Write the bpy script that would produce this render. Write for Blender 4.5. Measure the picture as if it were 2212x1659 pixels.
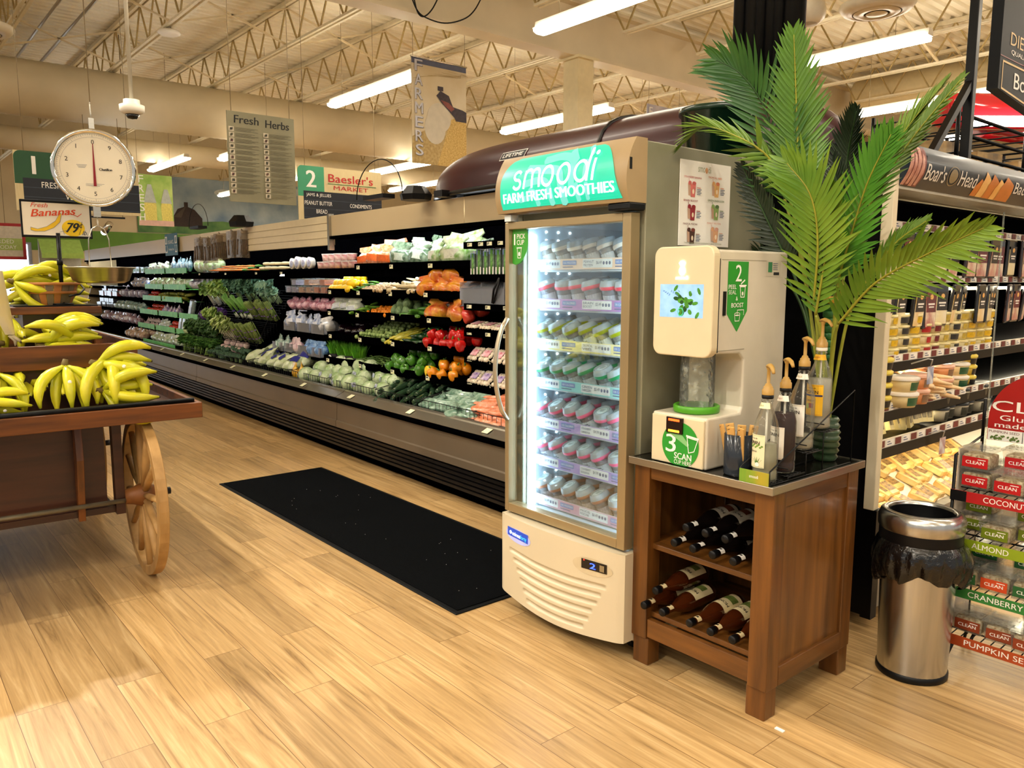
import bpy, math, random
from mathutils import Vector, Matrix, Euler
for _o in list(bpy.data.objects): bpy.data.objects.remove(_o)
SC = bpy.context.scene; COL = SC.collection
# ---------------------------------------------------------------- camera
_cd = bpy.data.cameras.new('camera'); CAM = bpy.data.objects.new('camera', _cd); COL.objects.link(CAM)
_cd.sensor_fit = 'HORIZONTAL'; _cd.sensor_width = 36.0; _cd.lens = 36.0 * 1696.0 / 2212.0
_cd.clip_start = 0.05; _cd.clip_end = 200
_p, _y, _r = math.radians(7.52), math.radians(50.0), math.radians(0.105)
_f = Vector((-math.sin(_y)*math.cos(_p), math.cos(_y)*math.cos(_p), -math.sin(_p)))
_rt = Vector((math.cos(_y), math.sin(_y), 0)); _up = _rt.cross(_f)
_r2 = _rt*math.cos(_r) + _up*math.sin(_r); _u2 = -_rt*math.sin(_r) + _up*math.cos(_r)
CAM.matrix_world = Matrix(((_r2.x, _u2.x, -_f.x, 0), (_r2.y, _u2.y, -_f.y, 0), (_r2.z, _u2.z, -_f.z, 1.42), (0, 0, 0, 1)))
SC.camera = CAM
# ---------------------------------------------------------------- exposure, world, large lights
SC.view_settings.view_transform = 'Standard'; SC.view_settings.look = 'None'
SC.view_settings.gamma = 1.0; SC.view_settings.use_curve_mapping = False
SC.view_settings.exposure = 0.72
SC.cycles.use_denoising = True; SC.cycles.max_bounces = 8; SC.cycles.transparent_max_bounces = 24
SC.cycles.caustics_reflective = False; SC.cycles.caustics_refractive = False
SC.cycles.sample_clamp_indirect = 6.0
_w = bpy.data.worlds.new('store_world'); SC.world = _w; _w.use_nodes = True
_w.node_tree.nodes['Background'].inputs[0].default_value = (1.0, 0.94, 0.85, 1)
_w.node_tree.nodes['Background'].inputs[1].default_value = 0.35
def lamp(name, kind, loc, energy, color, size=0.2, aim=None, spot=60, sizey=None, blend=1.0):
    l = bpy.data.lights.new(name, kind); l.energy = energy; l.color = color
    if kind == 'AREA':
        l.size = size
        if sizey: l.shape = 'RECTANGLE'; l.size_y = sizey
    else: l.shadow_soft_size = size
    if kind == 'SPOT': l.spot_size = math.radians(spot); l.spot_blend = blend
    o = bpy.data.objects.new(name, l); COL.objects.link(o); o.location = loc
    if aim is not None:
        o.rotation_euler = (Vector(aim) - Vector(loc)).to_track_quat('-Z', 'Y').to_euler()
    return o
# warm track spots over the front of the produce floor (the store's accent lamps)
lamp('track_spot', 'SPOT', (-1.2, -2.6, 4.3), 270, (1, .91, .76), .08, (-1.5, 1.6, 0.4), 75)
lamp('track_spot', 'SPOT', (-4.3, -1.6, 4.4), 210, (1, .91, .76), .05, (-3.2, 0.9, 0.2), 70)
lamp('track_spot', 'SPOT', (-7.2, 0.6, 4.3), 480, (1, .92, .78), .05, (-3.9, 1.2, 0.3), 60)
lamp('track_spot', 'SPOT', (0.3, 0.6, 4.3), 70, (1, .91, .76), .06, (-1.5, 2.4, 1.0), 60)
# ---------------------------------------------------------------- helpers
RN = random.Random(11)
V = Vector
PI = math.pi
def lin(h):
    if isinstance(h, str):
        h = h.lstrip('#'); c = [int(h[i:i+2], 16)/255 for i in (0, 2, 4)]
        return tuple(x/12.92 if x <= .04045 else ((x+.055)/1.055)**2.4 for x in c)
    return tuple(h)
MATS = {}
def _sock(b, *names):
    for n in names:
        if n in b.inputs: return b.inputs[n]
def mat(name, col, rough=.5, metal=0, var=.10, scale=14, bump=0, emit=0, trans=0, ior=1.45, coat=0, stretch=None, col2=None, rnd=0, sheen=0, sss=0, bscale=None, spec=None):
    """Procedural surface: object-space noise varies the colour, optional bump."""
    if name in MATS: return MATS[name]
    m = bpy.data.materials.new(name); MATS[name] = m; m.use_nodes = True
    nt = m.node_tree; N = nt.nodes; L = nt.links; b = N['Principled BSDF']
    c = lin(col); c2 = lin(col2) if col2 else tuple(min(1, x*(1+var)) for x in c)
    c1 = c if col2 else tuple(x*(1-var) for x in c)
    tc = N.new('ShaderNodeTexCoord'); mp = N.new('ShaderNodeMapping'); L.new(tc.outputs['Object'], mp.inputs[0])
    if stretch: mp.inputs['Scale'].default_value = stretch
    nz = N.new('ShaderNodeTexNoise'); nz.inputs['Scale'].default_value = scale; nz.inputs['Detail'].default_value = 4
    L.new(mp.outputs[0], nz.inputs['Vector'])
    rp = N.new('ShaderNodeMapRange'); rp.inputs[1].default_value = .3; rp.inputs[2].default_value = .7; L.new(nz.outputs['Fac'], rp.inputs[0])
    mx = N.new('ShaderNodeMix'); mx.data_type = 'RGBA'; L.new(rp.outputs[0], mx.inputs[0])
    mx.inputs[6].default_value = (*c1, 1); mx.inputs[7].default_value = (*c2, 1)
    out = mx.outputs[2]
    if rnd:
        oi = N.new('ShaderNodeObjectInfo'); hs = N.new('ShaderNodeHueSaturation'); mr = N.new('ShaderNodeMapRange')
        mr.inputs[3].default_value = 1-rnd; mr.inputs[4].default_value = 1+rnd; L.new(oi.outputs['Random'], mr.inputs[0])
        L.new(mr.outputs[0], hs.inputs['Value']); L.new(out, hs.inputs['Color']); out = hs.outputs[0]
    L.new(out, b.inputs['Base Color'])
    b.inputs['Roughness'].default_value = rough; b.inputs['Metallic'].default_value = metal; b.inputs['IOR'].default_value = ior
    if spec is not None: _sock(b, 'Specular IOR Level').default_value = spec
    if trans: _sock(b, 'Transmission Weight').default_value = trans
    if coat: _sock(b, 'Coat Weight').default_value = coat; _sock(b, 'Coat Roughness').default_value = .08
    if sheen: _sock(b, 'Sheen Weight').default_value = sheen
    if sss: _sock(b, 'Subsurface Weight').default_value = sss; _sock(b, 'Subsurface Scale').default_value = .01
    if emit:
        dk = N.new('ShaderNodeMix'); dk.data_type = 'RGBA'; dk.blend_type = 'MULTIPLY'; dk.inputs[0].default_value = 1; dk.inputs[7].default_value = (.35, .35, .35, 1); L.new(out, dk.inputs[6]); L.new(dk.outputs[2], b.inputs['Base Color'])
        L.new(out, _sock(b, 'Emission Color')); _sock(b, 'Emission Strength').default_value = emit
    if bump:
        bp = N.new('ShaderNodeBump'); bp.inputs['Strength'].default_value = bump; bp.inputs['Distance'].default_value = .01
        n2 = N.new('ShaderNodeTexNoise'); n2.inputs['Scale'].default_value = bscale or scale*3; n2.inputs['Detail'].default_value = 3
        L.new(mp.outputs[0], n2.inputs['Vector']); L.new(n2.outputs['Fac'], bp.inputs['Height']); L.new(bp.outputs[0], b.inputs['Normal'])
    return m
def film(name, col='ffffff', opac=.12, rough=.05, bump=.0, scale=30, gloss=1.0, patch=0, spec=1.45):
    """thin clear plastic or glass: transparent, Fresnel gloss and a little haze."""
    if name in MATS: return MATS[name]
    m = bpy.data.materials.new(name); MATS[name] = m; m.use_nodes = True
    nt = m.node_tree; N = nt.nodes; L = nt.links; N.remove(N['Principled BSDF']); out = N['Material Output']
    tr = N.new('ShaderNodeBsdfTransparent'); df = N.new('ShaderNodeBsdfDiffuse'); gl = N.new('ShaderNodeBsdfGlossy'); fr = N.new('ShaderNodeFresnel')
    fr.inputs[0].default_value = spec; gl.inputs['Roughness'].default_value = rough; df.inputs[0].default_value = (*lin(col), 1)
    c = lin(col); tr.inputs[0].default_value = (*[.6+.4*x for x in c], 1)
    m1 = N.new('ShaderNodeMixShader'); m1.inputs[0].default_value = opac; L.new(tr.outputs[0], m1.inputs[1]); L.new(df.outputs[0], m1.inputs[2])
    m2 = N.new('ShaderNodeMixShader'); L.new(m1.outputs[0], m2.inputs[1]); L.new(gl.outputs[0], m2.inputs[2])
    ml = N.new('ShaderNodeMath'); ml.operation = 'MULTIPLY'; ml.inputs[1].default_value = gloss; L.new(fr.outputs[0], ml.inputs[0]); L.new(ml.outputs[0], m2.inputs[0])
    tc = N.new('ShaderNodeTexCoord'); nz = N.new('ShaderNodeTexNoise'); nz.inputs['Scale'].default_value = scale; L.new(tc.outputs['Object'], nz.inputs['Vector'])
    if patch:
        mr = N.new('ShaderNodeMapRange'); mr.inputs[1].default_value = .5; mr.inputs[2].default_value = .68; mr.inputs[3].default_value = opac; mr.inputs[4].default_value = patch
        L.new(nz.outputs['Fac'], mr.inputs[0]); L.new(mr.outputs[0], m1.inputs[0])
    if bump:
        bp = N.new('ShaderNodeBump'); bp.inputs['Strength'].default_value = bump; bp.inputs['Distance'].default_value = .01
        L.new(nz.outputs['Fac'], bp.inputs['Height'])
        for s in (gl, df): L.new(bp.outputs[0], s.inputs['Normal'])
        L.new(bp.outputs[0], fr.inputs['Normal'])
    L.new(m2.outputs[0], out.inputs[0]); return m
def wood(name, dark, light, axis='Z', scale=3.0, rough=.35, coat=.2, strength=12):
    """stained timber: noise stretched along the grain axis."""
    if name in MATS: return MATS[name]
    m = mat(name, dark, rough, coat=coat, scale=scale, col2=light, rnd=.08, bump=.05)
    mp = [n for n in m.node_tree.nodes if n.type == 'MAPPING'][0]
    s = {'X': (1, strength, strength), 'Y': (strength, 1, strength), 'Z': (strength, strength, 1)}[axis]
    mp.inputs['Scale'].default_value = s
    return m

class MB:
    def __init__(s): s.v = []; s.f = []; s.m = []; s.sm = []
    def add(s, vs, fs, m=0, sm=False):
        o = len(s.v); s.v += [tuple(p) for p in vs]
        for f in fs: s.f.append([o+i for i in f]); s.m.append(m); s.sm.append(sm)
        return s
    def box(s, x0, y0, z0, x1, y1, z1, m=0, M=None):
        vs = [V((x, y, z)) for z in (z0, z1) for y in (y0, y1) for x in (x0, x1)]
        if M is not None: vs = [M @ p for p in vs]
        return s.add(vs, [(0, 2, 3, 1), (4, 5, 7, 6), (0, 1, 5, 4), (2, 6, 7, 3), (0, 4, 6, 2), (1, 3, 7, 5)], m)
    def bar(s, a, b, w, h=None, m=0, up=(0, 0, 1)):
        a, b = V(a), V(b); d = (b-a); L = d.length; d.normalize(); u = V(up)
        if abs(d.dot(u)) > .97: u = V((1, 0, 0)) if abs(d.x) < .9 else V((0, 1, 0))
        x = d.cross(u).normalized(); y = x.cross(d); h = h or w
        vs = [p + x*i*w/2 + y*j*h/2 for p in (a, b) for i, j in ((-1, -1), (1, -1), (1, 1), (-1, 1))]
        return s.add(vs, [(3, 2, 1, 0), (4, 5, 6, 7), (0, 1, 5, 4), (1, 2, 6, 5), (2, 3, 7, 6), (3, 0, 4, 7)], m)
    def tube(s, pts, r, n=8, m=0, caps=True, sm=True, flat=1.0):
        pts = [V(p) for p in pts]; rs = r if isinstance(r, (list, tuple)) else [r]*len(pts); vs = []; u = None
        for i, p in enumerate(pts):
            d = (pts[min(i+1, len(pts)-1)] - pts[max(i-1, 0)]).normalized()
            if u is None: u = V((0, 0, 1)) if abs(d.z) < .9 else V((1, 0, 0))
            u = (u - d*u.dot(d)).normalized(); w = d.cross(u)
            for k in range(n):
                a = 2*PI*k/n; vs.append(p + (u*math.cos(a)*flat + w*math.sin(a))*rs[i])
        fs = [(i*n+k, i*n+(k+1) % n, (i+1)*n+(k+1) % n, (i+1)*n+k) for i in range(len(pts)-1) for k in range(n)]
        s.add(vs, fs, m, sm)
        if caps:
            o = len(s.v)-len(vs); N = len(pts)
            s.f += [[o+k for k in reversed(range(n))], [o+(N-1)*n+k for k in range(n)]]; s.m += [m, m]; s.sm += [False, False]
        return s
    def cyl(s, a, b, r0, r1=None, n=16, m=0, caps=True): return s.tube([a, b], [r0, r0 if r1 is None else r1], n, m, caps)
    def lathe(s, prof, n=24, m=0, c=(0, 0, 0), sm=True, mul=None, a0=0, a1=2*PI, sx=1, sy=1):
        full = abs(a1-a0-2*PI) < 1e-6; nn = n if full else n+1; vs = []
        for i, (r, z) in enumerate(prof):
            for k in range(nn):
                a = a0+(a1-a0)*k/n; q = r*(mul(i, a) if mul else 1)
                vs.append((c[0]+q*math.cos(a)*sx, c[1]+q*math.sin(a)*sy, c[2]+z))
        fs = []
        for i in range(len(prof)-1):
            for k in range(n):
                k2 = (k+1) % nn; fs.append((i*nn+k, i*nn+k2, (i+1)*nn+k2, (i+1)*nn+k))
        return s.add(vs, fs, m, sm)
    def surf(s, fn, nu, nv, m=0, sm=True, close=False):
        vs = [fn(i/nu, j/nv) for j in range(nv+1) for i in range(nu+1)]
        fs = [(j*(nu+1)+i, j*(nu+1)+i+1, (j+1)*(nu+1)+i+1, (j+1)*(nu+1)+i) for j in range(nv) for i in range(nu)]
        return s.add(vs, fs, m, sm)
    def prism(s, poly, ext, fr=None, m=0, sm=False):
        """extrude a 2-D polygon (counter-clockwise) by ext along the frame normal. fr=(O,U,V)"""
        O, U, W = fr or (V((0, 0, 0)), V((1, 0, 0)), V((0, 1, 0))); O, U, W = V(O), V(U), V(W); Nn = U.cross(W); n = len(poly)
        vs = [O+U*x+W*y for x, y in poly] + [O+U*x+W*y+Nn*ext for x, y in poly]
        fs = [list(reversed(range(n))), list(range(n, 2*n))]
        s.add(vs, fs, m, False); o = len(s.v)-2*n
        for k in range(n): s.f.append([o+k, o+(k+1) % n, o+n+(k+1) % n, o+n+k]); s.m.append(m); s.sm.append(sm)
        return s
    def ball(s, c, r, n=12, k=8, m=0, sx=1, sy=1, sz=1):
        pr = [(max(1e-4, math.sin(PI*i/k))*r, -math.cos(PI*i/k)*r*sz) for i in range(k+1)]
        return s.lathe(pr, n, m, c, sx=sx, sy=sy)
    def xf(s, M, i0=0):
        for i in range(i0, len(s.v)): s.v[i] = tuple(M @ V(s.v[i]))
        return s
    def merge(s, o, M=None, moff=0):
        b = len(s.v); s.v += [tuple(M @ V(p)) if M is not None else p for p in o.v]
        s.f += [[b+i for i in f] for f in o.f]; s.m += [x+moff for x in o.m]; s.sm += o.sm; return s
    def mesh(s, name, mats):
        me = bpy.data.meshes.new(name); me.from_pydata(s.v, [], s.f)
        for x in (mats if isinstance(mats, (list, tuple)) else [mats]): me.materials.append(x)
        me.polygons.foreach_set('material_index', s.m); me.polygons.foreach_set('use_smooth', s.sm); me.update(); return me
    def build(s, name, mats, parent=None, loc=(0, 0, 0), rot=(0, 0, 0), bev=0, seg=2):
        o = bpy.data.objects.new(name, s.mesh(name, mats)); COL.objects.link(o)
        o.location = loc; o.rotation_euler = rot
        if parent: o.parent = parent
        if bev:
            b = o.modifiers.new('edge', 'BEVEL'); b.width = bev; b.segments = seg; b.limit_method = 'ANGLE'; b.angle_limit = .7
        return o
def tag(o, label=None, cat=None, group=None, kind=None):
    if label: o['label'] = label
    if cat: o['category'] = cat
    if group: o['group'] = group
    if kind: o['kind'] = kind
    return o
def thing(name, label, cat, loc=(0, 0, 0), rz=0, group=None, rot=None):
    o = bpy.data.objects.new(name, None); COL.objects.link(o); o.empty_display_size = .1
    o.location = loc; o.rotation_euler = rot or (0, 0, rz); return tag(o, label, cat, group)
def struct(o): o['kind'] = 'structure'; return o
KIDS = {}
def kids(o): return list(o.children)
def dup(root, loc=None, rot=None, label=None, group=None, scale=None, parent=None):
    r = root.copy(); COL.objects.link(r)
    if loc is not None: r.location = loc
    if rot is not None: r.rotation_euler = rot
    if scale is not None: r.scale = scale if isinstance(scale, (tuple, list)) else (scale,)*3
    if label: r['label'] = label
    if group: r['group'] = group
    if parent: r.parent = parent
    for ch in kids(root):
        c = ch.copy(); COL.objects.link(c); c.parent = r
        for g in kids(ch):
            d = g.copy(); COL.objects.link(d); d.parent = c
    return r
class Proto:
    """first put() places the source itself, later ones copy it and its parts."""
    def __init__(s, root): s.root = root; s.used = False
    def put(s, loc, rot=(0, 0, 0), label=None, group=None, scale=None):
        if s.used: return dup(s.root, loc, rot, label, group, scale or (1, 1, 1))
        s.used = True; r = s.root; r.location = loc; r.rotation_euler = rot
        if scale: r.scale = scale if isinstance(scale, (tuple, list)) else (scale,)*3
        return tag(r, label, None, group)
ORD = 'first second third fourth fifth sixth seventh eighth ninth tenth eleventh twelfth thirteenth fourteenth fifteenth'.split()
_TX = {}
def text_mesh(t, bold=0.0, shear=0.0):
    k = (t, bold, shear)
    if k not in _TX:
        c = bpy.data.curves.new('t', 'FONT'); c.body = t; c.size = 1; c.offset = bold; c.shear = shear; c.resolution_u = 3; c.space_character = 1+bold*2
        o = bpy.data.objects.new('t', c); COL.objects.link(o); me = bpy.data.meshes.new_from_object(o)
        vs = [tuple(v.co) for v in me.vertices]; fs = [list(p.vertices) for p in me.polygons]
        bpy.data.objects.remove(o); bpy.data.curves.remove(c); bpy.data.meshes.remove(me)
        xs = [v[0] for v in vs] or [0, 1]; ys = [v[1] for v in vs] or [0, 1]
        x0, x1 = min(xs), max(xs); y0, y1 = min(ys), max(ys)
        _TX[k] = ([((x-x0), (y-y0)) for x, y, z in vs], fs, x1-x0, y1-y0)
    return _TX[k]
def spline(P, n):
    P = [V(p) for p in P]; Q = [P[0]*2-P[1]]+P+[P[-1]*2-P[-2]]; out = []
    for i in range(1, len(Q)-2):
        for k in range(n):
            t = k/n; a, b, c, d = Q[i-1:i+3]; out.append(.5*((2*b)+(c-a)*t+(2*a-5*b+4*c-d)*t*t+(3*b-a-3*c+d)*t**3))
    return out+[P[-1]]
class Art:
    """flat print on a panel: 2-D shapes in a frame (O, U right, V up), stacked by thin layers; surf maps (u,v)->3-D for curved panels."""
    def __init__(s, O=(0, 0, 0), U=(1, 0, 0), W=(0, 0, 1), lift=.0006, fn=None, cut=0):
        s.O, s.U, s.W = V(O), V(U), V(W); s.N = s.U.cross(s.W).normalized(); s.b = MB(); s.mats = []; s.lift = lift; s.layer = 1; s.k = 0; s.fn = fn; s.cut = cut
    def mi(s, m):
        if m not in s.mats: s.mats.append(m)
        return s.mats.index(m)
    def P(s, x, y):
        d = s.lift*(s.layer+.07*min(s.k, 24))
        if s.fn: return s.fn(x, y, d)
        return s.O+s.U*x+s.W*y+s.N*d
    def face(s, pts, m):
        if s.cut:
            y0, y1 = min(p[1] for p in pts), max(p[1] for p in pts); a = math.floor(y0/s.cut); n = math.ceil(y1/s.cut)-a
            if n > 1:
                for k in range(n):
                    q = pts
                    for lim, sg in (((a+k)*s.cut, 1), ((a+k+1)*s.cut, -1)):
                        o = []
                        for i in range(len(q)):
                            p, r = q[i-1], q[i]; dp, dr = (p[1]-lim)*sg, (r[1]-lim)*sg
                            if (dp < 0) != (dr < 0): t = dp/(dp-dr); o.append((p[0]+(r[0]-p[0])*t, lim))
                            if dr >= 0: o.append(r)
                        q = o
                        if len(q) < 3: break
                    if len(q) >= 3: s.b.add([s.P(x, y) for x, y in q], [list(range(len(q)))], s.mi(m))
                return
        s.b.add([s.P(x, y) for x, y in pts], [list(range(len(pts)))], s.mi(m))
    def poly(s, pts, m): s.k += 1; s.face(pts, m); return s
    def rect(s, x0, y0, x1, y1, m, n=1):
        for i in range(n):
            a, b = x0+(x1-x0)*i/n, x0+(x1-x0)*(i+1)/n; s.poly([(a, y0), (b, y0), (b, y1), (a, y1)], m)
        return s
    def rrect(s, x0, y0, x1, y1, r, m, k=5):
        rs = r if isinstance(r, (tuple, list)) else (r,)*4; p = []
        for (cx, cy, q), rr in zip(((x0, y0, 2), (x1, y0, 3), (x1, y1, 0), (x0, y1, 1)), rs):
            ccx = cx+(rr if cx == x0 else -rr); ccy = cy+(rr if cy == y0 else -rr)
            p += [(ccx+rr*math.cos(PI/2*(q+i/k)), ccy+rr*math.sin(PI/2*(q+i/k))) for i in range(k+1)]
        return s.poly(p, m)
    def ell(s, cx, cy, rx, ry, m, n=20, rot=0):
        c, q = math.cos(rot), math.sin(rot)
        return s.poly([(cx+rx*math.cos(2*PI*i/n)*c-ry*math.sin(2*PI*i/n)*q, cy+rx*math.cos(2*PI*i/n)*q+ry*math.sin(2*PI*i/n)*c) for i in range(n)], m)
    def line(s, pts, w, m, closed=False):
        ps = [V((x, y)) for x, y in pts]; ps = ps+[ps[0]] if closed else ps
        ps = [p for i, p in enumerate(ps) if i == 0 or (p-ps[i-1]).length > 1e-6]; n = len(ps); ds = [(ps[i+1]-ps[i]).normalized() for i in range(n-1)]
        if not closed: ps[0] = ps[0]-ds[0]*w*.35; ps[-1] = ps[-1]+ds[-1]*w*.35
        vs = []
        for i in range(n):
            a, b = (ds[i-1] if i > 0 else ds[-1] if closed else ds[0]), (ds[i] if i < n-1 else ds[0] if closed else ds[-1])
            t = a+b; t = t.normalized() if t.length > .3 else b; q = V((-t.y, t.x)); c = max(.55, q.dot(V((-b.y, b.x)))); q = q*(w/2/c)
            vs += [tuple(ps[i]-q), tuple(ps[i]+q)]
        s.k += 1
        for i in range(n-1): s.face([vs[2*i], vs[2*i+2], vs[2*i+3], vs[2*i+1]], m)
        return s
    def ring(s, cx, cy, rx, ry, w, m, n=24): return s.line([(cx+rx*math.cos(2*PI*i/n), cy+ry*math.sin(2*PI*i/n)) for i in range(n)], w, m, True)
    def text(s, t, x, y, h, m, w=None, al='l', bold=.0, shear=0, rot=0):
        """cap height h (of the whole string's bounds), optional fixed width w"""
        vs, fs, tw, th = text_mesh(t, 0, shear)
        k = h/th if th else h; kx = (w/tw) if w else k; W = tw*kx
        ox = {'l': 0, 'c': -W/2, 'r': -W}[al]; c, q = math.cos(rot), math.sin(rot)
        for dx in ((0,) if bold <= 0 else (-.7*bold*h, .7*bold*h) if bold < .025 else (-bold*h, 0, bold*h)):
            s.k += 1; pts = [(x+(ox+dx+a*kx)*c-b*k*q, y+(ox+dx+a*kx)*q+b*k*c) for a, b in vs]
            if s.cut:
                for f in fs: s.face([pts[i] for i in f], m)
            else: s.b.add([s.P(*p) for p in pts], fs, s.mi(m))
        return s
    def up(s): s.layer += 1+.07*min(s.k, 24); s.k = 0; return s
    def build(s, name, parent, loc=(0, 0, 0)):
        return s.b.build(name, s.mats, parent, loc)
# ---------------------------------------------------------------- room shell
def floor_mat():
    m = bpy.data.materials.new('plank_floor'); m.use_nodes = True; nt = m.node_tree; N = nt.nodes; L = nt.links; b = N['Principled BSDF']
    tc = N.new('ShaderNodeTexCoord'); mp = N.new('ShaderNodeMapping'); L.new(tc.outputs['Object'], mp.inputs[0])
    br = N.new('ShaderNodeTexBrick'); L.new(mp.outputs[0], br.inputs[0]); br.offset = .37; br.offset_frequency = 2
    br.inputs['Scale'].default_value = 1; br.inputs['Brick Width'].default_value = 1.22; br.inputs['Row Height'].default_value = .152
    br.inputs['Mortar Size'].default_value = .0012; br.inputs['Mortar Smooth'].default_value = .3; br.inputs['Bias'].default_value = 0
    br.inputs['Color1'].default_value = (0, 0, 0, 1); br.inputs['Color2'].default_value = (1, 1, 1, 1); br.inputs['Mortar'].default_value = (.5, .5, .5, 1)
    # each plank its own grain: shift the noise by the plank's own value
    sc = N.new('ShaderNodeVectorMath'); sc.operation = 'MULTIPLY'; sc.inputs[1].default_value = (1.3, 26, 1); L.new(mp.outputs[0], sc.inputs[0])
    ad = N.new('ShaderNodeVectorMath'); ad.operation = 'MULTIPLY_ADD'; ad.inputs[1].default_value = (37, 19, 11); L.new(br.outputs['Color'], ad.inputs[0]); L.new(sc.outputs[0], ad.inputs[2])
    g = N.new('ShaderNodeTexNoise'); g.inputs['Scale'].default_value = 1.2; g.inputs['Detail'].default_value = 7; g.inputs['Distortion'].default_value = 1.2; g.inputs['Roughness'].default_value = .62; L.new(ad.outputs[0], g.inputs['Vector'])
    cr = N.new('ShaderNodeValToRGB'); e = cr.color_ramp.elements
    e[0].position = .26; e[0].color = (*lin('80613a'), 1); e[1].position = .72; e[1].color = (*lin('cfb282'), 1)
    q = e.new(.42); q.color = (*lin('ab8a5a'), 1); q = e.new(.55); q.color = (*lin('bc9a68'), 1); L.new(g.outputs['Fac'], cr.inputs[0])
    hs = N.new('ShaderNodeHueSaturation'); mr = N.new('ShaderNodeMapRange'); mr.inputs[3].default_value = .8; mr.inputs[4].default_value = 1.16
    L.new(br.outputs['Color'], mr.inputs[0]); L.new(mr.outputs[0], hs.inputs['Value']); L.new(cr.outputs[0], hs.inputs['Color'])
    mx = N.new('ShaderNodeMix'); mx.data_type = 'RGBA'; L.new(br.outputs['Fac'], mx.inputs[0]); L.new(hs.outputs[0], mx.inputs[6]); mx.inputs[7].default_value = (*lin('6b4a26'), 1)
    L.new(mx.outputs[2], b.inputs['Base Color']); b.inputs['Roughness'].default_value = .34
    r2 = N.new('ShaderNodeMapRange'); r2.inputs[3].default_value = .26; r2.inputs[4].default_value = .5; L.new(g.outputs['Fac'], r2.inputs[0]); L.new(r2.outputs[0], b.inputs['Roughness'])
    bp = N.new('ShaderNodeBump'); bp.inputs['Strength'].default_value = .12; bp.inputs['Distance'].default_value = .004; L.new(g.outputs['Fac'], bp.inputs['Height']); L.new(bp.outputs[0], b.inputs['Normal'])
    return m
PAINT = mat('cream_paint', 'd9c9a3', .6, var=.06, scale=3)
DECKM = mat('deck_paint', 'e8e0c8', .55, var=.07, scale=2)
BEAMM = mat('beam_paint', 'd2c4a6', .55, var=.06, scale=2)
STEEL = mat('brushed_steel', 'b9b4a8', .28, 1, var=.08, scale=6, stretch=(1, 1, 30))
CHROME = mat('chrome', 'dedbd2', .09, 1, var=.04)
BLACK = mat('black_plastic', '08080a', .42, var=.3, spec=.3)
BLACKM = mat('black_metal', '07080a', .35, var=.3, spec=.25)
WHITE = mat('white_plastic', 'ece6d8', .4, var=.03)
PRINTW = mat('print_white', 'f4f1ea', .5, var=.02)
PRINTK = mat('print_black', '0c0c0d', .5, var=.1)
CABLE = mat('hanging_wire', '8d7d5f', .5, .3)
struct(MB().box(-26, -9, -.1, 6, 21, 0).build('floor', floor_mat()))
# corrugated roof deck, ribs along Y
mb = MB(); x = -26.0; pts = []
while x < 6:
    pts += [(x, 5.16), (x+.07, 5.16), (x+.09, 5.20), (x+.143, 5.20)]; x += .163
pts.append((6, 5.16)); vs = [(p, -9, z) for p, z in pts]+[(p, 21, z) for p, z in pts]; n = len(pts)
mb.add(vs, [(i, i+1, n+i+1, n+i) for i in range(n-1)], 0)
struct(mb.build('ceiling', DECKM))
struct(MB().box(-26.2, -9, 0, -26, 21, 5.3).build('wall_far', mat('far_wall_paint', 'd6c8a6', .6, var=.08, scale=1)))
struct(MB().box(-26, 21, 0, 6, 21.2, 5.3).build('wall_back', mat('back_wall_paint', 'cdbd98', .6, var=.08, scale=1)))
# open-web joists along X, in two bays either side of the main beam
def joist(x0, x1):
    b = MB()
    for dy in (-.035, .035):
        b.box(x0, dy-.018, 4.57, x1, dy+.018, 4.60); b.box(x0-.3, dy-.022, 5.10, x1+.3, dy+.022, 5.155)
    n = int((x1-x0)/.62); st = (x1-x0)/n
    for i in range(n):
        a = x0+i*st
        b.bar((a, 0, 4.59), (a+st/2, 0, 5.12), .019, m=1); b.bar((a+st/2, 0, 5.12), (a+st, 0, 4.59), .019, m=1)
    b.bar((x1, 0, 4.59), (x1+.3, 0, 5.1), .019, m=1); b.bar((x0, 0, 4.59), (x0-.3, 0, 5.1), .019, m=1)
    return b
JM = [mat('joist_paint', 'e2d8bc', .55, var=.06), mat('joist_web_paint', 'a8935f', .6, var=.15)]
near, far, last = joist(-7.2, 3.5).mesh('roof_joist', JM), joist(-19.4, -8.35).mesh('roof_joist', JM), joist(-25.9, -20.4).mesh('roof_joist', JM)
for k in range(-5, 12):
    for me in (near, far, last):
        o = bpy.data.objects.new('roof_joist', me); COL.objects.link(o); o.location = (0, 3.36+1.525*k, 0); struct(o)
for X in (-5.2, -10.6, -13.2, -16.4):
    b = MB()
    for k in range(-3, 11):
        y = 3.36+1.525*k; b.bar((X, y, 4.6), (X, y+1.525, 5.08), .035, .02); b.bar((X, y, 5.08), (X, y+1.525, 4.6), .035, .02)
    struct(b.build('joist_bridging', PAINT))
for X in (-7.8, -19.9):
    struct(MB().box(X-.13, -9, 4.33, X+.13, 21, 4.37).box(X-.015, -9, 4.37, X+.015, 21, 4.98).box(X-.13, -9, 4.98, X+.13, 21, 5.02).build('roof_beam', BEAMM))
b = MB(); 
for i in range(4): b.cyl((-7.775, 4.6, 4.5+i*.12), (-7.73, 4.6, 4.5+i*.12), .022, n=8)
b.box(-7.785, 4.53, 4.42, -7.76, 4.67, 4.96); struct(b.build('beam_splice', BEAMM))
struct(MB().box(-7.94, 7.55, 0, -7.66, 7.83, 4.33).box(-8.0, 7.5, 4.3, -7.6, 7.88, 4.335).build('column', mat('column_paint', 'd8c9a0', .5, var=.04)))
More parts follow.
